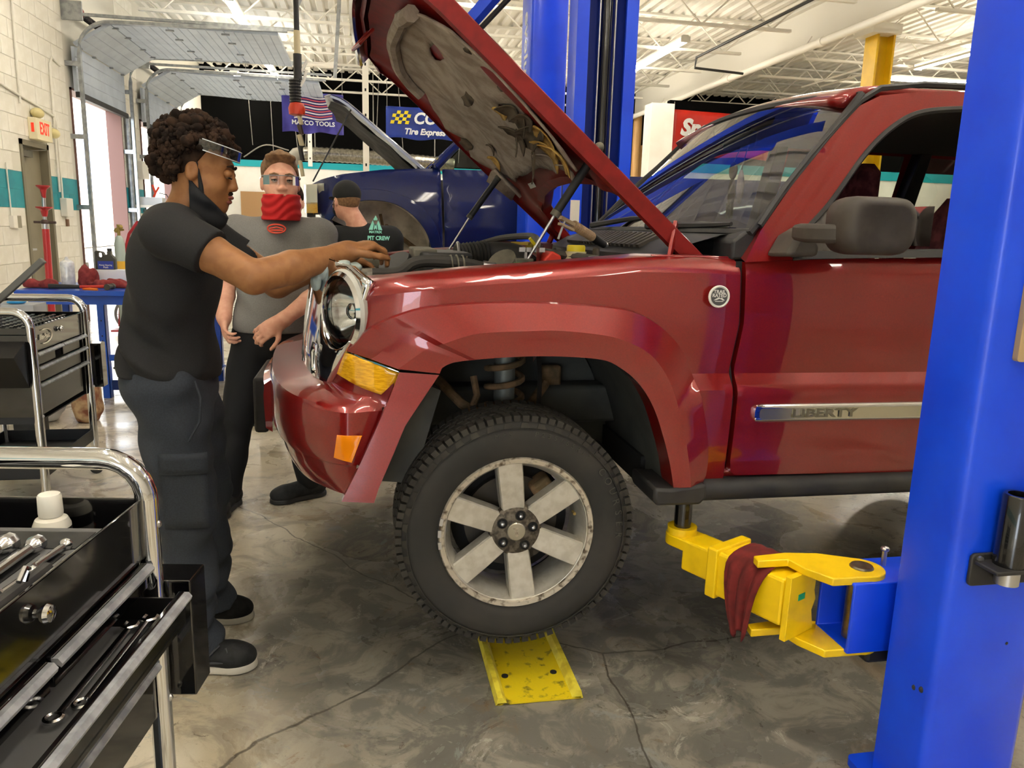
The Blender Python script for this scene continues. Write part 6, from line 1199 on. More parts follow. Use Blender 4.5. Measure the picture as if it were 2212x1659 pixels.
obj('bottle', MB().lathe([(0, 0), (.0205, 0), (.0215, .004), (.0215, .048), (.018, .056), (.011, .060), (.011, .064)], c, (0, 0, 1), 24), mat('bottle_white', '#e7e4da', .4), bo); obj('cap', MB().lathe([(.0135, .060), (.014, .064), (.0135, .084), (.012, .0865), (0, .0865)], c, (0, 0, 1), 24), mat('bottle_white'), bo)
obj('label_band', MB().lathe([(.0217, .030), (.0218, .0305), (.0218, .045), (.0217, .0455)], c, (0, 0, 1), 24, False), BLKP, bo)
cd_ = Vector((-c.x, -c.y, 0)).normalized(); sx_ = Vector((cd_.y*-1, cd_.x, 0)); sx_ = -sx_ if sx_.x < 0 else sx_
text('label_letters', 'CLEAN', .007, frame(c+cd_*.0222+Vector((0, 0, .037)), sx_, (0, 0, 1)), WHT, bo, .0003); text('label_letters', 'Battery', .0075, frame(c+cd_*.0220+Vector((0, 0, .023)), sx_, (0, 0, 1)), mat('print_red', '#a8452c', .6), bo, .0003); text('label_letters', 'Terminal', .0075, frame(c+cd_*.0220+Vector((0, 0, .015)), sx_, (0, 0, 1)), mat('print_red'), bo, .0003)
wc = thing('wire_clip', 'small brass wire clip in the near cart tray corner', 'clip', W(-.06, .08, .81)); obj('wire', MB().tube([W(-.07, .13, .84), W(-.06, .12, .815), W(-.06, .08, .815), W(-.05, .07, .84)], .0025, 6), mat('brass', '#9d8a52', .4, .8), wc)
# spanners in the open drawer
def spanner(label, l0, l1, d, z):
    t = thing('wrench', label, 'wrench', W(l0, d, z)); A_, B_ = W(l0, d, z), W(l1, d-.008, z); u = (B_-A_).normalized()
    obj('shaft', MB().tube([A_, A_.lerp(B_, .5), B_], [.006, .0065, .006], 8, flat=.6), TOOL, t)
    obj('ring_end', MB().tube([B_+u*.012+Vector((.011*math.cos(q), .011*math.sin(q), .002)) for q in np.linspace(0, 6.283, 18, endpoint=False)], .004, 6, loop=True), TOOL, t)
    n = u.cross(Vector((0, 0, 1))); obj('jaw_end', MB().tube([A_-u*.022+n*.010, A_-u*.008+n*.011, A_, A_-u*.008-n*.011, A_-u*.022-n*.010], .0048, 6), TOOL, t)
spanner('wrench lying along the front of the open cart drawer', -.10, -.33, -.030, .715); spanner('wrench lying deeper inside the open cart drawer', -.12, -.36, -.005, .712)
dt = thing('wrench_tray', 'black plastic wrench tray inside the open cart drawer', 'tool tray', W(-.3, 0, .69)); obj('tray', bx(-.60, -.09, -.055, .05, .686, .702), FOAMK, dt, 0, bevel=.004)
c2, W, bx, a, b = cart('black tool cart with oval logo standing farther back', (-1.50, 4.50), 0, 0, True)
M_LOGOC = mat('logo_cream', '#e8e2cf', .5)
lo_ = W(-.555, .004, .855); obj('logo_ring', MB().tube([lo_+Vector((.003, .085*math.cos(q)+.02, .033*math.sin(q))) for q in np.linspace(-1.9, 1.9, 24)], .0028, 5), M_LOGOC, c2)
text('logo_letters', 'Blue-Point', .034, frame(lo_+Vector((.003, .015, 0)), (0, 1, 0), (0, 0, 1)), M_LOGOC, c2, .001, sx=.85, shear=.3, bold=.001)
obj('side_pocket', MB().prism([(0, .86), (.15, .80), (.0, .62)], lambda u, v, w_: W(-.69-u, w_, v), .02, .43), CARTM, c2, 0)
obj('side_panel', bx(-.705, -.70, .0, .44, .50, .88), CARTB, c2, 0); obj('lid_prop', MB().bar((-1.565, 4.2, 1.20), (-1.80, 4.2, .985), .03, .035, (0, 1, 0)), mat('lid_grey', '#5e5e5b', .5), c2, 0, bevel=.004); obj('lid_post', MB().cyl((-1.79, 4.2, .80), (-1.79, 4.2, 1.0), .012), CHROME, c2)
st = thing('socket_set', 'chrome sockets in rows lying in the farther cart tray', 'socket set', W(-.4, .2, .803)); obj('tray', bx(-.66, -.06, .04, .40, .803, .878), FOAMK, st, 0)
for r_ in range(7):
    for q in range(14): o_ = (obj('socket', MB().cyl((0, 0, 0), (0, 0, .028), .010, n=10), TOOL, st) if (r_, q) == (0, 0) else inst('socket', sk_, st)); sk_ = o_ if (r_, q) == (0, 0) else sk_; o_.location = W(-.63+q*.042, .07+r_*.05, .878)
sp = thing('screwdriver_set', 'steel tool bits in the farther cart tray front', 'tool', W(-.2, .06, .815)); obj('bits', MB().cyl(W(-.35, .055, .888), W(-.10, .05, .888), .007, n=8).cyl(W(-.32, .03, .885), W(-.12, .03, .885), .006, n=8), TOOL, sp)
tk = thing('shelf_wrench', 'chrome wrench on the lower shelf of the farther cart', 'wrench', W(-.35, .25, .2)); obj('bar', MB().bar(W(-.38, .18, .208), W(-.2, .24, .208), .025, .01), TOOL, tk, 0)
# ---------------------------------------------------------------- blue work bench
BEN = mat('bench_blue', '#1d55c4', .35, 0, '#1a4db6', 3, coat=.3)
bn_ = thing('work_bench', 'blue steel work bench by the side door', 'bench', (-2.0, 6.8, 0))
obj('top', MB().b2((-2.62, 6.42, .815), (-1.20, 7.25, .855)), BEN, bn_, 0, bevel=.004); obj('apron', MB().b2((-2.54, 6.46, .745), (-1.25, 6.48, .815)), BEN, bn_, 0); obj('apron', MB().b2((-2.54, 7.18, .745), (-1.25, 7.2, .815)), BEN, bn_, 0)
for x in (-2.54, -2.06, -1.32):
    for y in (6.46, 7.12):
        lg = obj('leg', MB().b2((x, y, 0), (x+.055, y+.006, .815)).b2((x+.049, y, 0), (x+.055, y+.07, .815)), BEN, bn_, 0)
        if y < 6.5 and x < -1.5:
            for z in (.22, .30, .46, .50, .62): obj('bolt_hole', MB().cyl((x+.025, y-.001, z), (x+.025, y, z), .006, n=8), DARK, lg, 40)
obj('lower_rail', MB().b2((-2.0, 6.47, .30), (-1.30, 6.49, .35)), BEN, bn_, 0); obj('lower_shelf', MB().b2((-2.0, 6.5, .12), (-1.25, 7.18, .14)), BEN, bn_, 0); obj('shelf_lip', MB().b2((-2.0, 6.49, .06), (-1.25, 6.5, .14)), mat('bench_navy', '#14306e', .4), bn_, 0)
RAG = mat('rag_pink', '#8e3a3a', .95, 0, '#7a2d2e', 30)
def rag(label, c, r, n=9, seed=0, m=RAG):
    g = Field(np.array(c)-np.array([r[0], r[1], .02])-.06, np.array(c)+np.array([r[0], r[1], r[2]*2])+.06, .008); rr = random.Random(seed)
    for i in range(n): q = rr.uniform(-1, 1); g.ell(P(c[0]+r[0]*q*.8, c[1]+r[1]*rr.uniform(-.6, .6), c[2]+r[2]*(.4+.4*rr.random())*(1-.4*abs(q))), (r[0]*rr.uniform(.25, .45), r[1]*rr.uniform(.4, .6), r[2]*rr.uniform(.5, .8)), .02)
    g.noise(.005, lambda X, Y, Z: np.sin(70*X+40*Z+4*np.sin(30*Y))); zb = c[2]; g.clip(lambda X, Y, Z: zb+.003-Z)
    return g.obj('shop_rag', m, None, 1, label=label, cat='rag')
rag('crumpled red rag pile at the left end of the bench', (-2.50, 6.64, .855), (.13, .06, .06), 10, 1); rag('balled-up red rag behind the spray can', (-2.22, 6.78, .855), (.075, .07, .13), 9, 2); rag('flat red rag lying in front of the white box', (-2.03, 6.72, .855), (.17, .07, .05), 10, 3)
sc = thing('spray_can', 'white spray can standing on the blue bench', 'can', (-2.30, 6.62, .855)); obj('can', MB().lathe([(0, 0), (.048, 0), (.050, .004), (.050, .195), (.046, .207), (.030, .218)], (-2.30, 6.62, .855), (0, 0, 1), 24), mat('can_white', '#e4e6ea', .3, .2, '#c9ccd2', 30), sc); obj('nozzle', MB().lathe([(.030, .218), (.014, .226), (.011, .245), (0, .247)], (-2.30, 6.62, .855), (0, 0, 1), 16), mat('can_white'), sc); obj('nozzle_tip', MB().cyl((-2.30, 6.62, 1.093), (-2.30, 6.60, 1.098), .004, n=6), mat('can_white'), sc)
hm = thing('hammer', 'hammer with black and red handle on the bench edge', 'hammer', (-2.2, 6.5, .86)); obj('grip', MB().tube([(-2.40, 6.50, .880), (-2.37, 6.50, .880), (-2.18, 6.50, .878)], [.020, .019, .015], 10), BLKP, hm); obj('shaft', MB().cyl((-2.18, 6.5, .878), (-2.0, 6.5, .882), .012, n=10), mat('hammer_red', '#c03024', .5), hm); obj('head', MB().lathe([(.024, -.05), (.024, -.03), (.016, -.02), (.016, .02), (.024, .03), (.024, .05)], (-1.965, 6.5, .882), (.15, 1, 0), 16), mat('hammer_head', '#4e4a44', .5, .5), hm)
og = thing('trim_tool', 'orange plastic pry tool on the bench edge', 'tool', (-2.1, 6.46, .86)); obj('handle', MB().tube([(-2.16, 6.50, .862), (-2.10, 6.47, .864), (-2.04, 6.45, .862)], [.006, .012, .010], 8), mat('tool_orange', '#ee7a1c', .5), og)
wb = thing('glove_box', 'white cardboard glove box lying on the bench', 'box', (-2.08, 6.98, .855)); obj('carton', MB().b2((-2.215, 6.93, .856), (-1.93, 7.06, .985)), mat('carton_white', '#e8eaf0', .6), wb, 0, bevel=.003); obj('opening', MB().ball((-2.185, 6.929, .95), (.012, .002, .012)), mat('glove_blue', '#3fa5e8', .6), wb)
jg = thing('fluid_jug', 'black fluid jug with blue label on top of the white box', 'jug', (-2.13, 7.0, .985)); jp = [(-.075, 0), (.075, 0), (.075, .085), (.06, .11), (.045, .125), (.045, .15), (.02, .15), (.02, .125), (-.005, .118), (-.02, .145), (-.065, .155), (-.075, .14)]
def jugf(u, v, w_): return (-2.13+u, w_, .985+v)
obj('body', panel(jp, .012, lambda u, v: jugf(u, v, 6.965), [rrect(-.058, .10, -.02, .138, .010)]), mat('jug_grey', '#3a382e', .4), jg, 40, solid=.07, off=-1, bevel=.006); obj('cap', MB().cyl((-2.098, 7.0, 1.135), (-2.098, 7.0, 1.158), .018), BLKP, jg)
obj('label', MB().b2((-2.185, 6.9635, .99), (-2.065, 6.9645, 1.055)), mat('label_blue', '#2a3c9a', .5), jg, 0); text('label_letters', 'Power Steering', .016, frame((-2.125, 6.963, 1.022), (1, 0, 0), (0, 0, 1)), WHT, jg, .0005, bold=.0004); text('label_letters', 'Flush', .019, frame((-2.125, 6.963, 1.004), (1, 0, 0), (0, 0, 1)), WHT, jg, .0005, bold=.0004)
gj = thing('clear_jug', 'translucent gallon jug beside the black fluid jug', 'jug', (-1.90, 7.1, .855)); obj('body', MB().lathe([(0, 0), (.068, 0), (.075, .01), (.075, .20), (.055, .28), (.025, .33), (.02, .36), (0, .362)], (-1.90, 7.12, .856), (0, 0, 1), 20), mat('jug_clear', '#d8d5d2', .4, alpha=.75), gj); obj('label', MB().lathe([(.0765, .06), (.077, .062), (.077, .17), (.0765, .172)], (-1.90, 7.12, .856), (0, 0, 1), 20, False), mat('label_lite', '#cfd6ee', .6), gj)
gb = thing('small_bottle', 'small pale green bottle behind the red rag', 'bottle', (-2.25, 6.9, .855)); obj('bottle', MB().lathe([(0, 0), (.022, 0), (.022, .11), (.010, .135), (.010, .15)], (-2.25, 6.92, .856), (0, 0, 1), 16), mat('bottle_green', '#b9bd8c', .4), gb); obj('cap', MB().cyl((-2.25, 6.92, 1.0), (-2.25, 6.92, 1.045), .011), WHT, gb)
# small box with blue gloves left of the bench
bb = thing('storage_box', 'grey box with blue gloves at the far left of the bench', 'box', (-2.10, 5.25, 0)); obj('box', MB().b2((-2.24, 5.15, .62), (-2.0, 5.35, .875)), mat('box_grey', '#9da0a6', .5), bb, 0); obj('stand', MB().b2((-2.2, 5.2, 0), (-2.04, 5.32, .62)), CARTM, bb, 0)
g_ = Field((-2.26, 5.12, .86), (-1.98, 5.4, 1.0), .007); g_.ell(P(-2.12, 5.24, .895), (.05, .05, .025), .02).ell(P(-2.09, 5.24, .915), (.025, .03, .02), .02).ell(P(-2.15, 5.24, .88), (.03, .03, .015), .02).clip(lambda X, Y, Z: .877-Z); g_.obj('rubber_glove', mat('glove_blue'), None, 1, label='crumpled light blue glove on the grey box', cat='glove')
for (x, y, wd, hg, m, lb) in ((-2.28, 5.75, .20, .36, mat('bag_white', '#dcdcdc', .6, alpha=.9), 'white plastic bag on the floor behind the farther cart'), (-1.93, 5.72, .10, .30, mat('bag_brown', '#b79a74', .7, 0, '#7a4a34', 12), 'brown paper bag on the floor behind the farther cart')):
    g_ = Field((x-wd-.05, y-.2, -.02), (x+wd+.05, y+.2, hg+.08), .010); g_.ell(P(x, y, hg*.4), (wd, .12, hg*.5), .03).ell(P(x, y, hg*.8), (wd*.8, .09, hg*.25), .04).noise(.008, lambda X, Y, Z: np.sin(40*X+20*Z)*np.sin(30*Z+10*X)).clip(lambda X, Y, Z: .003-Z); g_.obj('bag', m, None, 1, label=lb, cat='bag')
# ---------------------------------------------------------------- tall red jack stand, gas cylinder cart
js = thing('jack_stand', 'tall red screw jack stand by the side door', 'jack stand', (-3.12, 8.5, 0)); RS = mat('stand_red', '#b3262c', .4, 0, coat=.3)
obj('tube', MB().cyl((-3.14, 8.5, .06), (-3.12, 8.5, 1.28), .033), RS, js); obj('base', MB().lathe([(0, 0), (.16, 0), (.15, .03), (.05, .06)], (-3.14, 8.5, 0), (0, 0, 1), 20), RS, js); obj('collar', MB().cyl((-3.12, 8.5, 1.28), (-3.12, 8.5, 1.33), .035), STEEL, js); obj('spin_handle', MB().cyl((-3.22, 8.5, 1.345), (-3.02, 8.5, 1.345), .012, n=8).ball((-3.12, 8.5, 1.345), (.04, .04, .03)), mat('handle_dark', '#4c3b38', .5), js); obj('screw', MB().cyl((-3.12, 8.5, 1.36), (-3.11, 8.5, 1.66), .018), STEEL, js); obj('lower_cup', MB().lathe([(.022, 1.40), (.03, 1.43), (.035, 1.46), (.075, 1.485), (.075, 1.495), (.02, 1.48)], (-3.117, 8.5, 0), (0, 0, 1), 20), RS, js); obj('saddle', MB().lathe([(.018, 1.58), (.022, 1.62), (.03, 1.66), (.062, 1.69), (.062, 1.70), (0, 1.685)], (-3.11, 8.5, 0), (0, 0, 1), 20), RS, js)
gc = thing('gas_cylinder', 'tall grey gas cylinder with brass valve beside the garage opening', 'cylinder', (-2.88, 10.0, 0)); obj('cylinder', MB().lathe([(0, .08), (.055, .08), (.058, .1), (.058, 1.10), (.045, 1.17), (.02, 1.2)], (-2.88, 10, 0), (0, 0, 1), 20), mat('cyl_grey', '#a9b7b4', .4, .2), gc); obj('lower_band', MB().cyl((-2.88, 10, .70), (-2.88, 10, .90), .060), mat('cyl_yellow', '#e0b03c', .45), gc); obj('valve', MB().cyl((-2.88, 10, 1.2), (-2.88, 10, 1.33), .018).ball((-2.90, 10, 1.26), .03).ball((-2.85, 9.98, 1.30), .028).cyl((-2.93, 10, 1.25), (-2.82, 10, 1.27), .012), mat('brass', '#9d8a52', .4, .8), gc)
ht = thing('cylinder_hand_truck', 'red two-wheeled hand truck holding the gas cylinder', 'hand truck', (-2.78, 10.12, 0)); RH = mat('truck_red', '#a8222e', .45)
obj('frame', MB().tube([(-2.98, 10.12, .1), (-2.92, 10.12, .8), (-2.80, 10.12, 1.22), (-2.70, 10.12, 1.36), (-2.55, 10.12, 1.38), (-2.55, 10.12, .8), (-2.6, 10.12, .1)], .018, 8).tube([(-2.93, 10.12, .55), (-2.57, 10.12, .55)], .014, 8).tube([(-2.80, 10.12, 1.1), (-2.70, 10.12, 1.28), (-2.58, 10.12, 1.3)], .012, 8), RH, ht); obj('toe_plate', MB().b2((-3.02, 9.9, .06), (-2.6, 10.12, .08)), RH, ht, 0)
whl = obj('wheel', MB().tube([(-2.83+.20*math.cos(q), 10.16, .24+.20*math.sin(q)) for q in np.linspace(0, 6.283, 40, endpoint=False)], .018, 8, loop=True), mat('wheel_grey', '#8d9092', .5), ht)
for q in range(12): obj('spoke', MB().cyl((-2.83, 10.16, .24), (-2.83+.2*math.cos(q*.5236), 10.16, .24+.2*math.sin(q*.5236)), .004, n=5), STEEL, whl)

# pale cloth hanging over the grille of the red car
g_ = Field((-.26, 2.34, 1.18), (.06, 2.80, 1.42), .006)
for c_, r_ in (((-.09, 2.46, 1.285), (.05, .05, .016)), ((-.125, 2.46, 1.265), (.03, .045, .022)), ((-.150, 2.47, 1.240), (.016, .04, .03)), ((-.05, 2.50, 1.285), (.045, .05, .013)), ((-.075, 2.43, 1.29), (.03, .02, .016)), ((-.10, 2.52, 1.285), (.04, .04, .018))): g_.ell(P(*c_), r_, .02)
g_.noise(.004, lambda X, Y, Z: np.sin(90*X+60*Y+3*np.sin(50*Z))); g_.obj('shop_cloth', CLOTH, None, 1, label='pale blue-grey cloth lying over the red SUV grille', cat='cloth')
bo.scale = (1.45, 1.45, 1.5)
# ================================================================ BLUE TRUCK AND THE BACK OF THE SHOP
NAVY = mat('truck_blue', '#081a56', .45, 0, '#07154c', 200, coat=.5, crough=.05, spec=.2); TCY = 7.08; TY = 6.22
tk = thing('pickup_truck', 'dark blue pickup truck raised on a lift with its hood open', 'truck', (.1, TCY, 0))
def T(name, mb, m, **k): return obj(name, mb, m, k.pop('parent', tk), **k)
def T2(name, mb, m, **k): T(name, mb, m, **k); return T(name, mb.mirror(TCY), m, **k)
def ty(x, z):
    y = TY+.10*((z-1.45)/.4)**2*(1 if z > 1.45 else .5)
    if x < -.15: y += .35*((-.15-x)/.28)**2
    return y
tout = [(-.42, 1.72), (-.34, 1.75), (-.17, 1.79), (.15, 1.84), (.47, 1.862), (.59, 1.865), (.595, 1.55), (.61, 1.23), (.60, 1.05), (.52, 1.05)]
tin = [(.52, 1.10), (.515, 1.23), (.47, 1.37), (.36, 1.50), (.22, 1.58), (.04, 1.60), (-.10, 1.57), (-.22, 1.49), (-.27, 1.44)]
T2('fender', panel(tout+spline(tin, 30)+[(-.33, 1.44), (-.36, 1.48), (-.40, 1.60)], .03, lambda x, z: (x, ty(x, z)+(.03*max(0, (z-1.80)/.06)**2 if z > 1.8 else 0), z)), NAVY, solid=.02, off=-1, smooth=50)
T2('arch_lip', MB().grid([[(x, ty(x, z)-d, z+dz*(1 if k_ else 1)) for k_, (x, z) in enumerate(spline([(.60, 1.10), (.595, 1.25), (.54, 1.44), (.40, 1.59), (.22, 1.665), (.01, 1.685), (-.17, 1.64), (-.28, 1.55), (-.32, 1.45)], 40))] for d, dz in ((-.002, 0), (.012, -.004), (.018, -.03))]+[[(x, ty(x, z)-.012, z) for x, z in spline(tin, 40)], [(x, ty(x, z)+.06, z) for x, z in spline(tin, 40)]]), NAVY, smooth=50)
T('well_liner', MB().grid([[(x, y, z) for x, z in spline(tin, 40)] for y in (TY+.03, TY+.25, TY+.5)]), mat('liner_beige', '#cfc8ba', .8, 0, '#a39b8d', 6), smooth=60); T('well_back', panel([(x, z) for x, z in spline(tin, 30)], .08, lambda x, z: (x, TY+.36, z)), mat('liner_beige'))
T('frame_rail', MB().b2((-.30, TY+.42, 1.10), (2.8, TY+.52, 1.22)), mat('rail_rust', '#6a584a', .8, 0, '#4e4038', 12)); T('suspension_arm', MB().tube([(.15, TY+.4, 1.42), (.25, TY+.25, 1.34), (.42, TY+.35, 1.22)], .02, 8).tube([(.12, TY+.3, 1.5), (.16, TY+.3, 1.3)], .012, 6), RUST); T('mud_flap', MB().b2((.50, TY+.05, 1.05), (.58, TY+.1, 1.32)), BLKP, bevel=.02)
T2('door', panel([(.605, 1.86), (1.72, 1.875), (1.74, 1.12), (.635, 1.10), (.622, 1.23)], .05, lambda x, z: (x, ty(x, z)-(.014 if abs(z-1.405) < .012 else 0), z)), NAVY, solid=.02, off=-1, smooth=50); T2('bed_side', panel([(1.75, 1.86), (3.9, 1.88), (3.9, 1.20), (3.35, 1.20), (3.2, 1.50), (2.9, 1.6), (2.6, 1.5), (2.45, 1.18), (1.75, 1.12)], .08, lambda x, z: (x, ty(x, z), z)), NAVY, smooth=50)
T2('pillar', MB().tube([(.55, TY+.12, 1.87), (.70, TY+.20, 2.03), (.92, TY+.27, 2.24), (1.1, TY+.28, 2.28), (1.7, TY+.28, 2.28), (1.75, TY+.18, 1.87)], .035, 8), NAVY); T('cab_roof', MB().grid([[(x, y, 2.29+.03*(1-((y-TCY)/.6)**2)) for y in np.linspace(TY+.27, 2*TCY-TY-.27, 8)] for x in (.95, 1.1, 1.7)]), NAVY, solid=.03)
T('windscreen', MB().grid([[(.55+.40*t-.06*(1-s*s), TCY+s*(.74-.14*t), 1.88+.37*t) for s in np.linspace(-1, 1, 12)] for t in (0, .5, 1)]), GLASS); T2('side_glass', MB().grid([[(x0+.0, TY+.13+.13*t, 1.88+.36*t) for x0 in ((.62+.33*t), 1.7)] for t in (0, .5, 1)]), GLASS)
T('grille', MB().grid([[(-.44-.05*(1-((y-TCY)/.7)**2), y, z) for y in np.linspace(TY+.32, 2*TCY-TY-.32, 10)] for z in (1.46, 1.6, 1.72)]), BLKP)
for s in (0, 1):
    for nm, z0, z1, m in (('headlamp', 1.56, 1.71, mat('lamp_pearl', '#e6dfcb', .12, 0, coat=1)), ('corner_lamp', 1.49, 1.57, AMBER)):
        mb = MB().rings([[(x+.0, y, z) for z in (z0, z1)] for x, y in ((-.365, TY+.10), (-.42, TY+.17), (-.475, TY+.30), (-.495, TY+.45), (-.42, TY+.45), (-.39, TY+.28))], closed=False); T(nm, mb.mirror(TCY) if s else mb, m, smooth=50)
    mb = MB().grid([[(x+.04, y+.02, z) for z in (1.48, 1.72)] for x, y in ((-.355, TY+.13), (-.40, TY+.20), (-.44, TY+.32), (-.455, TY+.45))]); T('lamp_reflector', mb.mirror(TCY) if s else mb, mat('reflector', '#dcd9cf', .2, .6))
T('bumper', MB().rings([[(-.30, TY+.06, z), (-.40, TY+.16, z), (-.50, TY+.35, z), (-.53, TCY, z), (-.50, 2*TCY-TY-.35, z), (-.40, 2*TCY-TY-.16, z), (-.30, 2*TCY-TY-.06, z), (-.25, 2*TCY-TY-.2, z), (-.30, TCY, z), (-.25, TY+.2, z)] for z in (1.24, 1.44)]), NAVY, bevel=.03)
HT = R(38.5); tho = Vector((.50, 0, 1.885)); tu = Vector((-math.cos(HT), 0, math.sin(HT))); tw = Vector((math.sin(HT), 0, math.cos(HT)))
def thood(u, v, w_): return tho+tu*u+tw*w_+Vector((0, v, 0))
def tcr(u, v): s = (v-TCY)/.70; return -.05*s**4-(.10*((u-.75)/.25)**2 if u > .75 else 0)
hd = T('hood', panel([(0, TY+.17), (0, 2*TCY-TY-.17), (.9, 2*TCY-TY-.22), (.98, TCY+.3), (.98, TCY-.3), (.90, TY+.22)], .05, lambda u, v: thood(u, v, tcr(u, v))), NAVY, solid=.006, off=0, smooth=50)
T('hood_liner', panel([(.03, TY+.20), (.03, 2*TCY-TY-.2), (.88, 2*TCY-TY-.25), (.94, TCY), (.88, TY+.25)], .05, lambda u, v: thood(u, v, tcr(u, v)-.055-.01*math.sin(u*14)*math.sin(v*9))), mat('liner_grey', '#4a4640', .9, 0, '#37332e', 8), parent=hd, smooth=50); T('hood_edge', MB().grid([[thood(u, TY+.17+.05*u, tcr(u, TY+.2)+dw) for u in np.linspace(0, .9, 14)] for dw in (0, -.018)]), mat('hood_edge', '#8c93a8', .35, .4), parent=hd)
T('hood_prop', MB().cyl(thood(.72, TY+.2, -.06), (-.40, TY+.16, 1.73), .006, n=6), BLKP); T('engine', MB().b2((-.35, TY+.58, 1.3), (.45, 2*TCY-TY-.3, 1.72)), UNDER); T('cab_interior', MB().b2((.65, TY+.1, 1.1), (1.7, 2*TCY-TY-.1, 1.8)), INT); T('bed_floor', MB().b2((1.8, TY+.05, 1.3), (3.85, 2*TCY-TY-.05, 1.36)), UNDER); T('tailgate', MB().b2((3.86, TY+.05, 1.2), (3.9, 2*TCY-TY-.05, 1.86)), NAVY)
T2('rear_wheel', MB().lathe([(.1, .06), (.2, .03), (.30, .0), (.345, .03), (.35, .2), (.3, .22)], (2.9, TY+.04, 1.17), (0, 1, 0), 32), RUB); T2('lift_support', MB().b2((.9, TY+.35, .9), (1.0, TY+.45, 1.12)), YEL)
la = thing('lift_arm', 'yellow lift arm under the blue pickup truck', 'lift arm', (1.2, 5.9, .8)); obj('beam', MB().bar((1.27, 6.06, .85), (.95, 6.64, .85), .12, .10), YEL, la, 0); obj('carriage', MB().b2((1.20, 5.935, .70), (1.34, 6.06, 1.0)), BLUE, la, 0)
# ---------------------------------------------------------------- banners
WIRE = mat('wire_grey', '#8d8a82', .5)
def banner(name, label, x0, x1, z0, z1, y, m, wave=.05, sl=0):
    t = thing(name, label, 'banner', ((x0+x1)/2, y, z0))
    G = [[(x0+(x1-x0)*i/24, y+wave*math.sin(i*.8+k*.3)*(.3+.7*(1-k/10)), z0+(z1-z0)*k/10+sl*(i/24)+.02*math.sin(i*.5)*(1-k/10)) for i in range(25)] for k in range(11)]
    obj('cloth', MB().grid(G), m, t, 80, solid=.004)
    for x in (x0+.02, x1-.02): obj('hanging_cord', MB().cyl((x, y, z1-.02+sl*(x > (x0+x1)/2)), (x, y+.06 if y > 15 else y, 4.42 if y > 15 else 3.9), .006, n=5), WIRE, t)
    return t
PUR = mat('banner_purple', '#3f3a8c', .8, 0, '#4a459c', 3); NAVB = mat('banner_navy', '#1f3a9a', .35, 0, '#1a3288', 3); REDB = mat('banner_red', '#c02418', .35, 0, '#b01f14', 3); LWHT = mat('letter_white', '#e9ecf2', .5)
by = 16.12; bm_ = banner('wall_banner', 'purple flag banner with red and white stripes over the back wall', -1.56, -.40, 3.12, 3.86, by, PUR, .05)
ST1 = mat('stripe_pink', '#c85a6a', .7); ST2 = mat('stripe_white', '#dfd9e4', .7)
for k in range(9): obj('stripe', MB().grid([[(-1.33+.72*i/12, by-.075, 3.37+k*.048+.02*math.sin(i*.6)+dz) for i in range(13)] for dz in (0, .026)]), ST1 if k % 2 else ST2, bm_, 80)
text('lettering', 'MATCO TOOLS', .115, frame((-.97, by-.08, 3.29), (1, 0, -.02), (0, 0, 1)), LWHT, bm_, .002, bold=.003)
bn2 = banner('tire_banner', 'blue tire shop banner with yellow checker behind the raised red hood', .42, 2.08, 3.10, 3.70, 16.12, NAVB, .03)
YC = mat('checker_yellow', '#e6d21e', .5)
for i in range(5):
    for k in range(4):
        if (i+k) % 2 == 0 or k in (0, 3) and False: obj('checker', MB().prism([(0, 0), (.072, 0), (.090, .064), (.018, .064)], lambda u, v, w_: (.50+i*.072+k*.018+u, w_, 3.37+k*.062+v), 16.065, 16.07), YC, bn2, 0)
text('lettering', 'CONTI', .30, frame((.95, 16.06, 3.48), (1, 0, 0), (0, 0, 1)), LWHT, bn2, .002, 'LEFT', .2, bold=.01); text('lettering', 'Tire Express & Service', .16, frame((.77, 16.06, 3.23), (1, 0, 0), (0, 0, 1)), LWHT, bn2, .002, 'LEFT', .25, bold=.006)
bn3 = banner('tool_banner', 'red banner with silver lettering hung beside the white pillar', 5.90, 8.3, 2.93, 3.76, 14.86, REDB, .03, -.05)
text('lettering', 'Snap-on', .42, frame((6.05, 14.80, 3.42), (1, 0, -.03), (0, 0, 1)), mat('letter_silver', '#c9c9c9', .4), bn3, .002, 'LEFT', .25, bold=.022)
# ---------------------------------------------------------------- things hanging from the ceiling
hr = thing('drop_hose', 'hanging hose with tan tape and a black and red work lamp', 'hose', (-.54, 7.0, 1.92)); TAN = mat('tape_tan', '#c9bb97', .6)
for z0, z1, r, m in ((4.9, 2.96, .022, BLKP), (2.96, 2.78, .026, TAN), (2.78, 2.58, .034, BLKP), (2.30, 2.22, .018, TAN), (2.22, 2.14, .02, mat('hose_brown', '#4a3a34', .6)), (2.14, 2.05, .022, TAN), (2.05, 1.93, .019, BLKP), (1.93, 1.80, .016, TAN)): obj('hose', MB().cyl((-.54, 7.0, z0), (-.54+(.02 if z1 < 2.3 else 0), 7.0, z1), r, n=12), m, hr)
rb = MB(); rb.tube([(-.565, 7.0, 2.58-.012*i) for i in range(16)], [.052 if i % 2 else .044 for i in range(16)], 14); obj('ribbed_body', rb, BLKP, hr, 20); obj('lamp_base', MB().lathe([(.03, 0), (.065, .01), (.07, .06), (.055, .10), (.02, .11)], (-.555, 7.0, 2.29), (0, 0, 1), 20), mat('lamp_red', '#c43a22', .4), hr); obj('hook', MB().tube([(-.53, 7, 2.62), (-.49, 7, 2.68), (-.46, 7, 2.74)], .012, 8).tube([(-.53, 7, 2.52), (-.49, 7, 2.58), (-.47, 7, 2.66)], .012, 8), M_STEELW, hr)
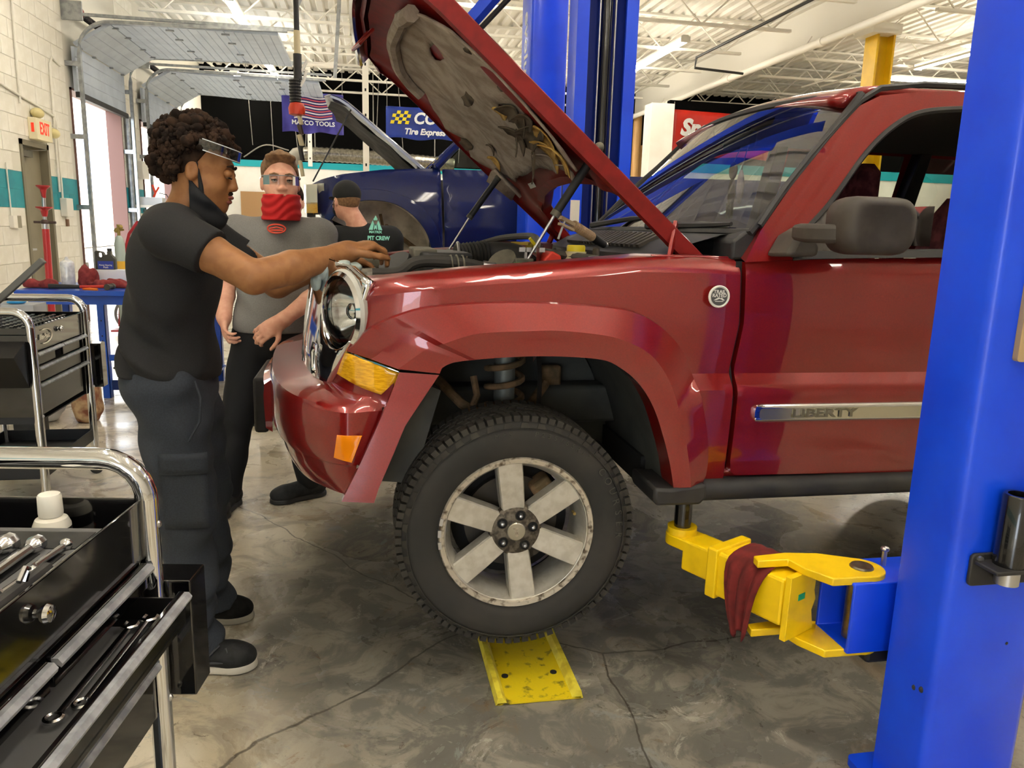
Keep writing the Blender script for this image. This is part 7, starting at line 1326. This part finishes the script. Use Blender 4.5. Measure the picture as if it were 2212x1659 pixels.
for i, (x, y, z0, z1, lb) in enumerate(((.02, 12, 2.1, 4.96, 'white perforated strut hanging left of the blue truck hood'), (-1.18, 18.1, 2.62, 4.96, 'white strut behind the hanging hose'))):
    s_ = thing('hanging_strut', lb, 'strut', (x, y, z0)); obj('channel', MB().b2((x-.045, y-.03, z0), (x+.045, y+.03, z1)), M_STEELW, s_, 0)
    for z in np.arange(z0+.15, z1-.1, .35): obj('slot', MB().b2((x-.012, y-.031, z), (x+.012, y-.029, z+.04)), DARK, s_, 0)
for i, (x0, y0, x1, z1, lb) in enumerate(((-.45, 9.6, -.75, 3.75, 'perforated diagonal brace beside the hanging hose'), (-.31, 11.4, -.39, 3.36, 'perforated upright brace beside the hanging hose'))):
    s_ = thing('perforated_brace', lb, 'brace', (x0, y0, z1)); obj('angle', MB().bar((x0, y0, 4.4), (x1, y0, z1), .05, .006, (0, 1, 0)), M_GALV, s_, 0)
SIL = mat('duct_foil', '#9a968c', .25, .9, '#7d796f', 20, bump=.6, bscale=25, bdist=.01)
du = thing('foil_duct', 'silver flexible duct running along the black back wall', 'duct', (-.3, 18.6, 2.8)); db = MB(); n = 60; db.tube([(-1.35+3.4*i/n, 18.6, 2.93-.12*(i/n)**2) for i in range(n+1)], [.165 if i % 2 else .15 for i in range(n+1)], 14); obj('run', db, SIL, du, 60); [obj('strap', MB().b2((x-.01, 18.59, 2.95), (x+.01, 18.61, 4.96)), WIRE, du, 0) for x in (-1.1, .2, 1.6)]; obj('branch', MB().tube([(1.3, 18.6, 2.80), (1.0, 18.5, 2.6), (.75, 18.4, 2.45)], .13, 12), SIL, du); obj('end_boot', MB().tube([(-1.35, 18.6, 2.93), (-1.5, 18.6, 2.90), (-1.65, 18.6, 2.72)], .16, 12), mat('boot_grey', '#7c776c', .6), du)
rw = random.Random(2); WIRE = mat('wire_grey', '#8d8a82', .5)
for i, (x0, x1, z1) in enumerate(((-2.1, -2.05, 2.9), (-1.7, -1.5, 2.95), (-1.45, -1.42, 2.92), (-1.2, -1.35, 2.95), (-2.6, -2.5, 3.1), (.35, .25, 3.0), (.75, .9, 3.0), (2.3, 2.2, 2.9))):
    tag(obj('hanger_wire', MB().cyl((x0, 19.0, 4.96), (x1, 19.0, z1), .008, n=5), WIRE), 'thin hanger wire in front of the black upper wall', 'wire', 'hanger wires at the back wall')
cbn = thing('cable_bundle', 'loose white cables lying on the farther garage door track', 'cable', (-2, 14.3, 4.0)); 
for i in range(5): obj('cable', MB().tube(spline([(-3.2, 14.3+.05*i, 4.02+.05*i), (-2.6, 14.3, 4.22-.03*i), (-2.0, 14.35, 4.12+.03*(i % 3)), (-1.2, 14.3, 4.08-.02*i), (-.5, 14.3, 4.02+.02*i)], 20), .018, 6), M_STEELW, cbn)
tag(obj('curved_cable', MB().tube(spline([(-2.85, YB-.012, 2.9), (-2.35, YB-.012, 3.2), (-1.8, YB-.012, 3.1)], 14), .015, 6), WIRE), 'curved grey cable in front of the black upper wall', 'cable')
# ceiling boxes on the right
for x, y, z, lb in ((5.75, 9.6, 4.72, 'tan junction box hanging under the deck at the top'), (9.6, 9.2, 4.2, 'white junction box next to the front blue column top')): tag(obj('junction_box', MB().b2((x-.14, y-.1, z-.12), (x+.14, y+.1, z+.12)), M_STEELW if x > 6 else mat('box_tan', '#a3987a', .5), None, 0, bevel=.01), lb, 'box')
# wall things by the garage opening: shelf with red clamp lamp
wsf = thing('wall_shelf', 'small white wire shelf on the pier by the farther garage door', 'shelf', (-3.3, 13.9, 1.6)); obj('shelf', MB().b2((XL+.01, 13.9, 1.58), (XL+.5, 14.3, 1.62)), M_STEELW, wsf, 0); obj('back_bin', MB().b2((XL+.05, 13.95, 1.62), (XL+.45, 14.2, 1.75)), mat('bin_grey', '#c5c7c9', .5), wsf, 0)
rl = thing('clamp_lamp', 'red clamp standing on the small wall shelf', 'clamp', (-3.4, 14.0, 1.75)); obj('body', MB().tube([(-3.45, 14.0, 1.75), (-3.42, 14.0, 1.82), (-3.46, 14.0, 1.95)], .02, 8).tube([(-3.42, 14.0, 1.82), (-3.36, 14.0, 1.92)], .016, 8), mat('lamp_red'), rl); obj('cord', MB().tube([(-3.36, 14, 1.82), (-3.25, 14, 1.80), (-3.2, 14, 1.70)], .008, 6), BLKP, rl)
bdoor = obj('door_2', MB().b2((-2.95, YB-.06, 0), (-2.0, YB-.01, 2.1)), mat('door_tan', '#a98257', .5), kind='structure', smooth=0)
bpy.context.view_layer.update()
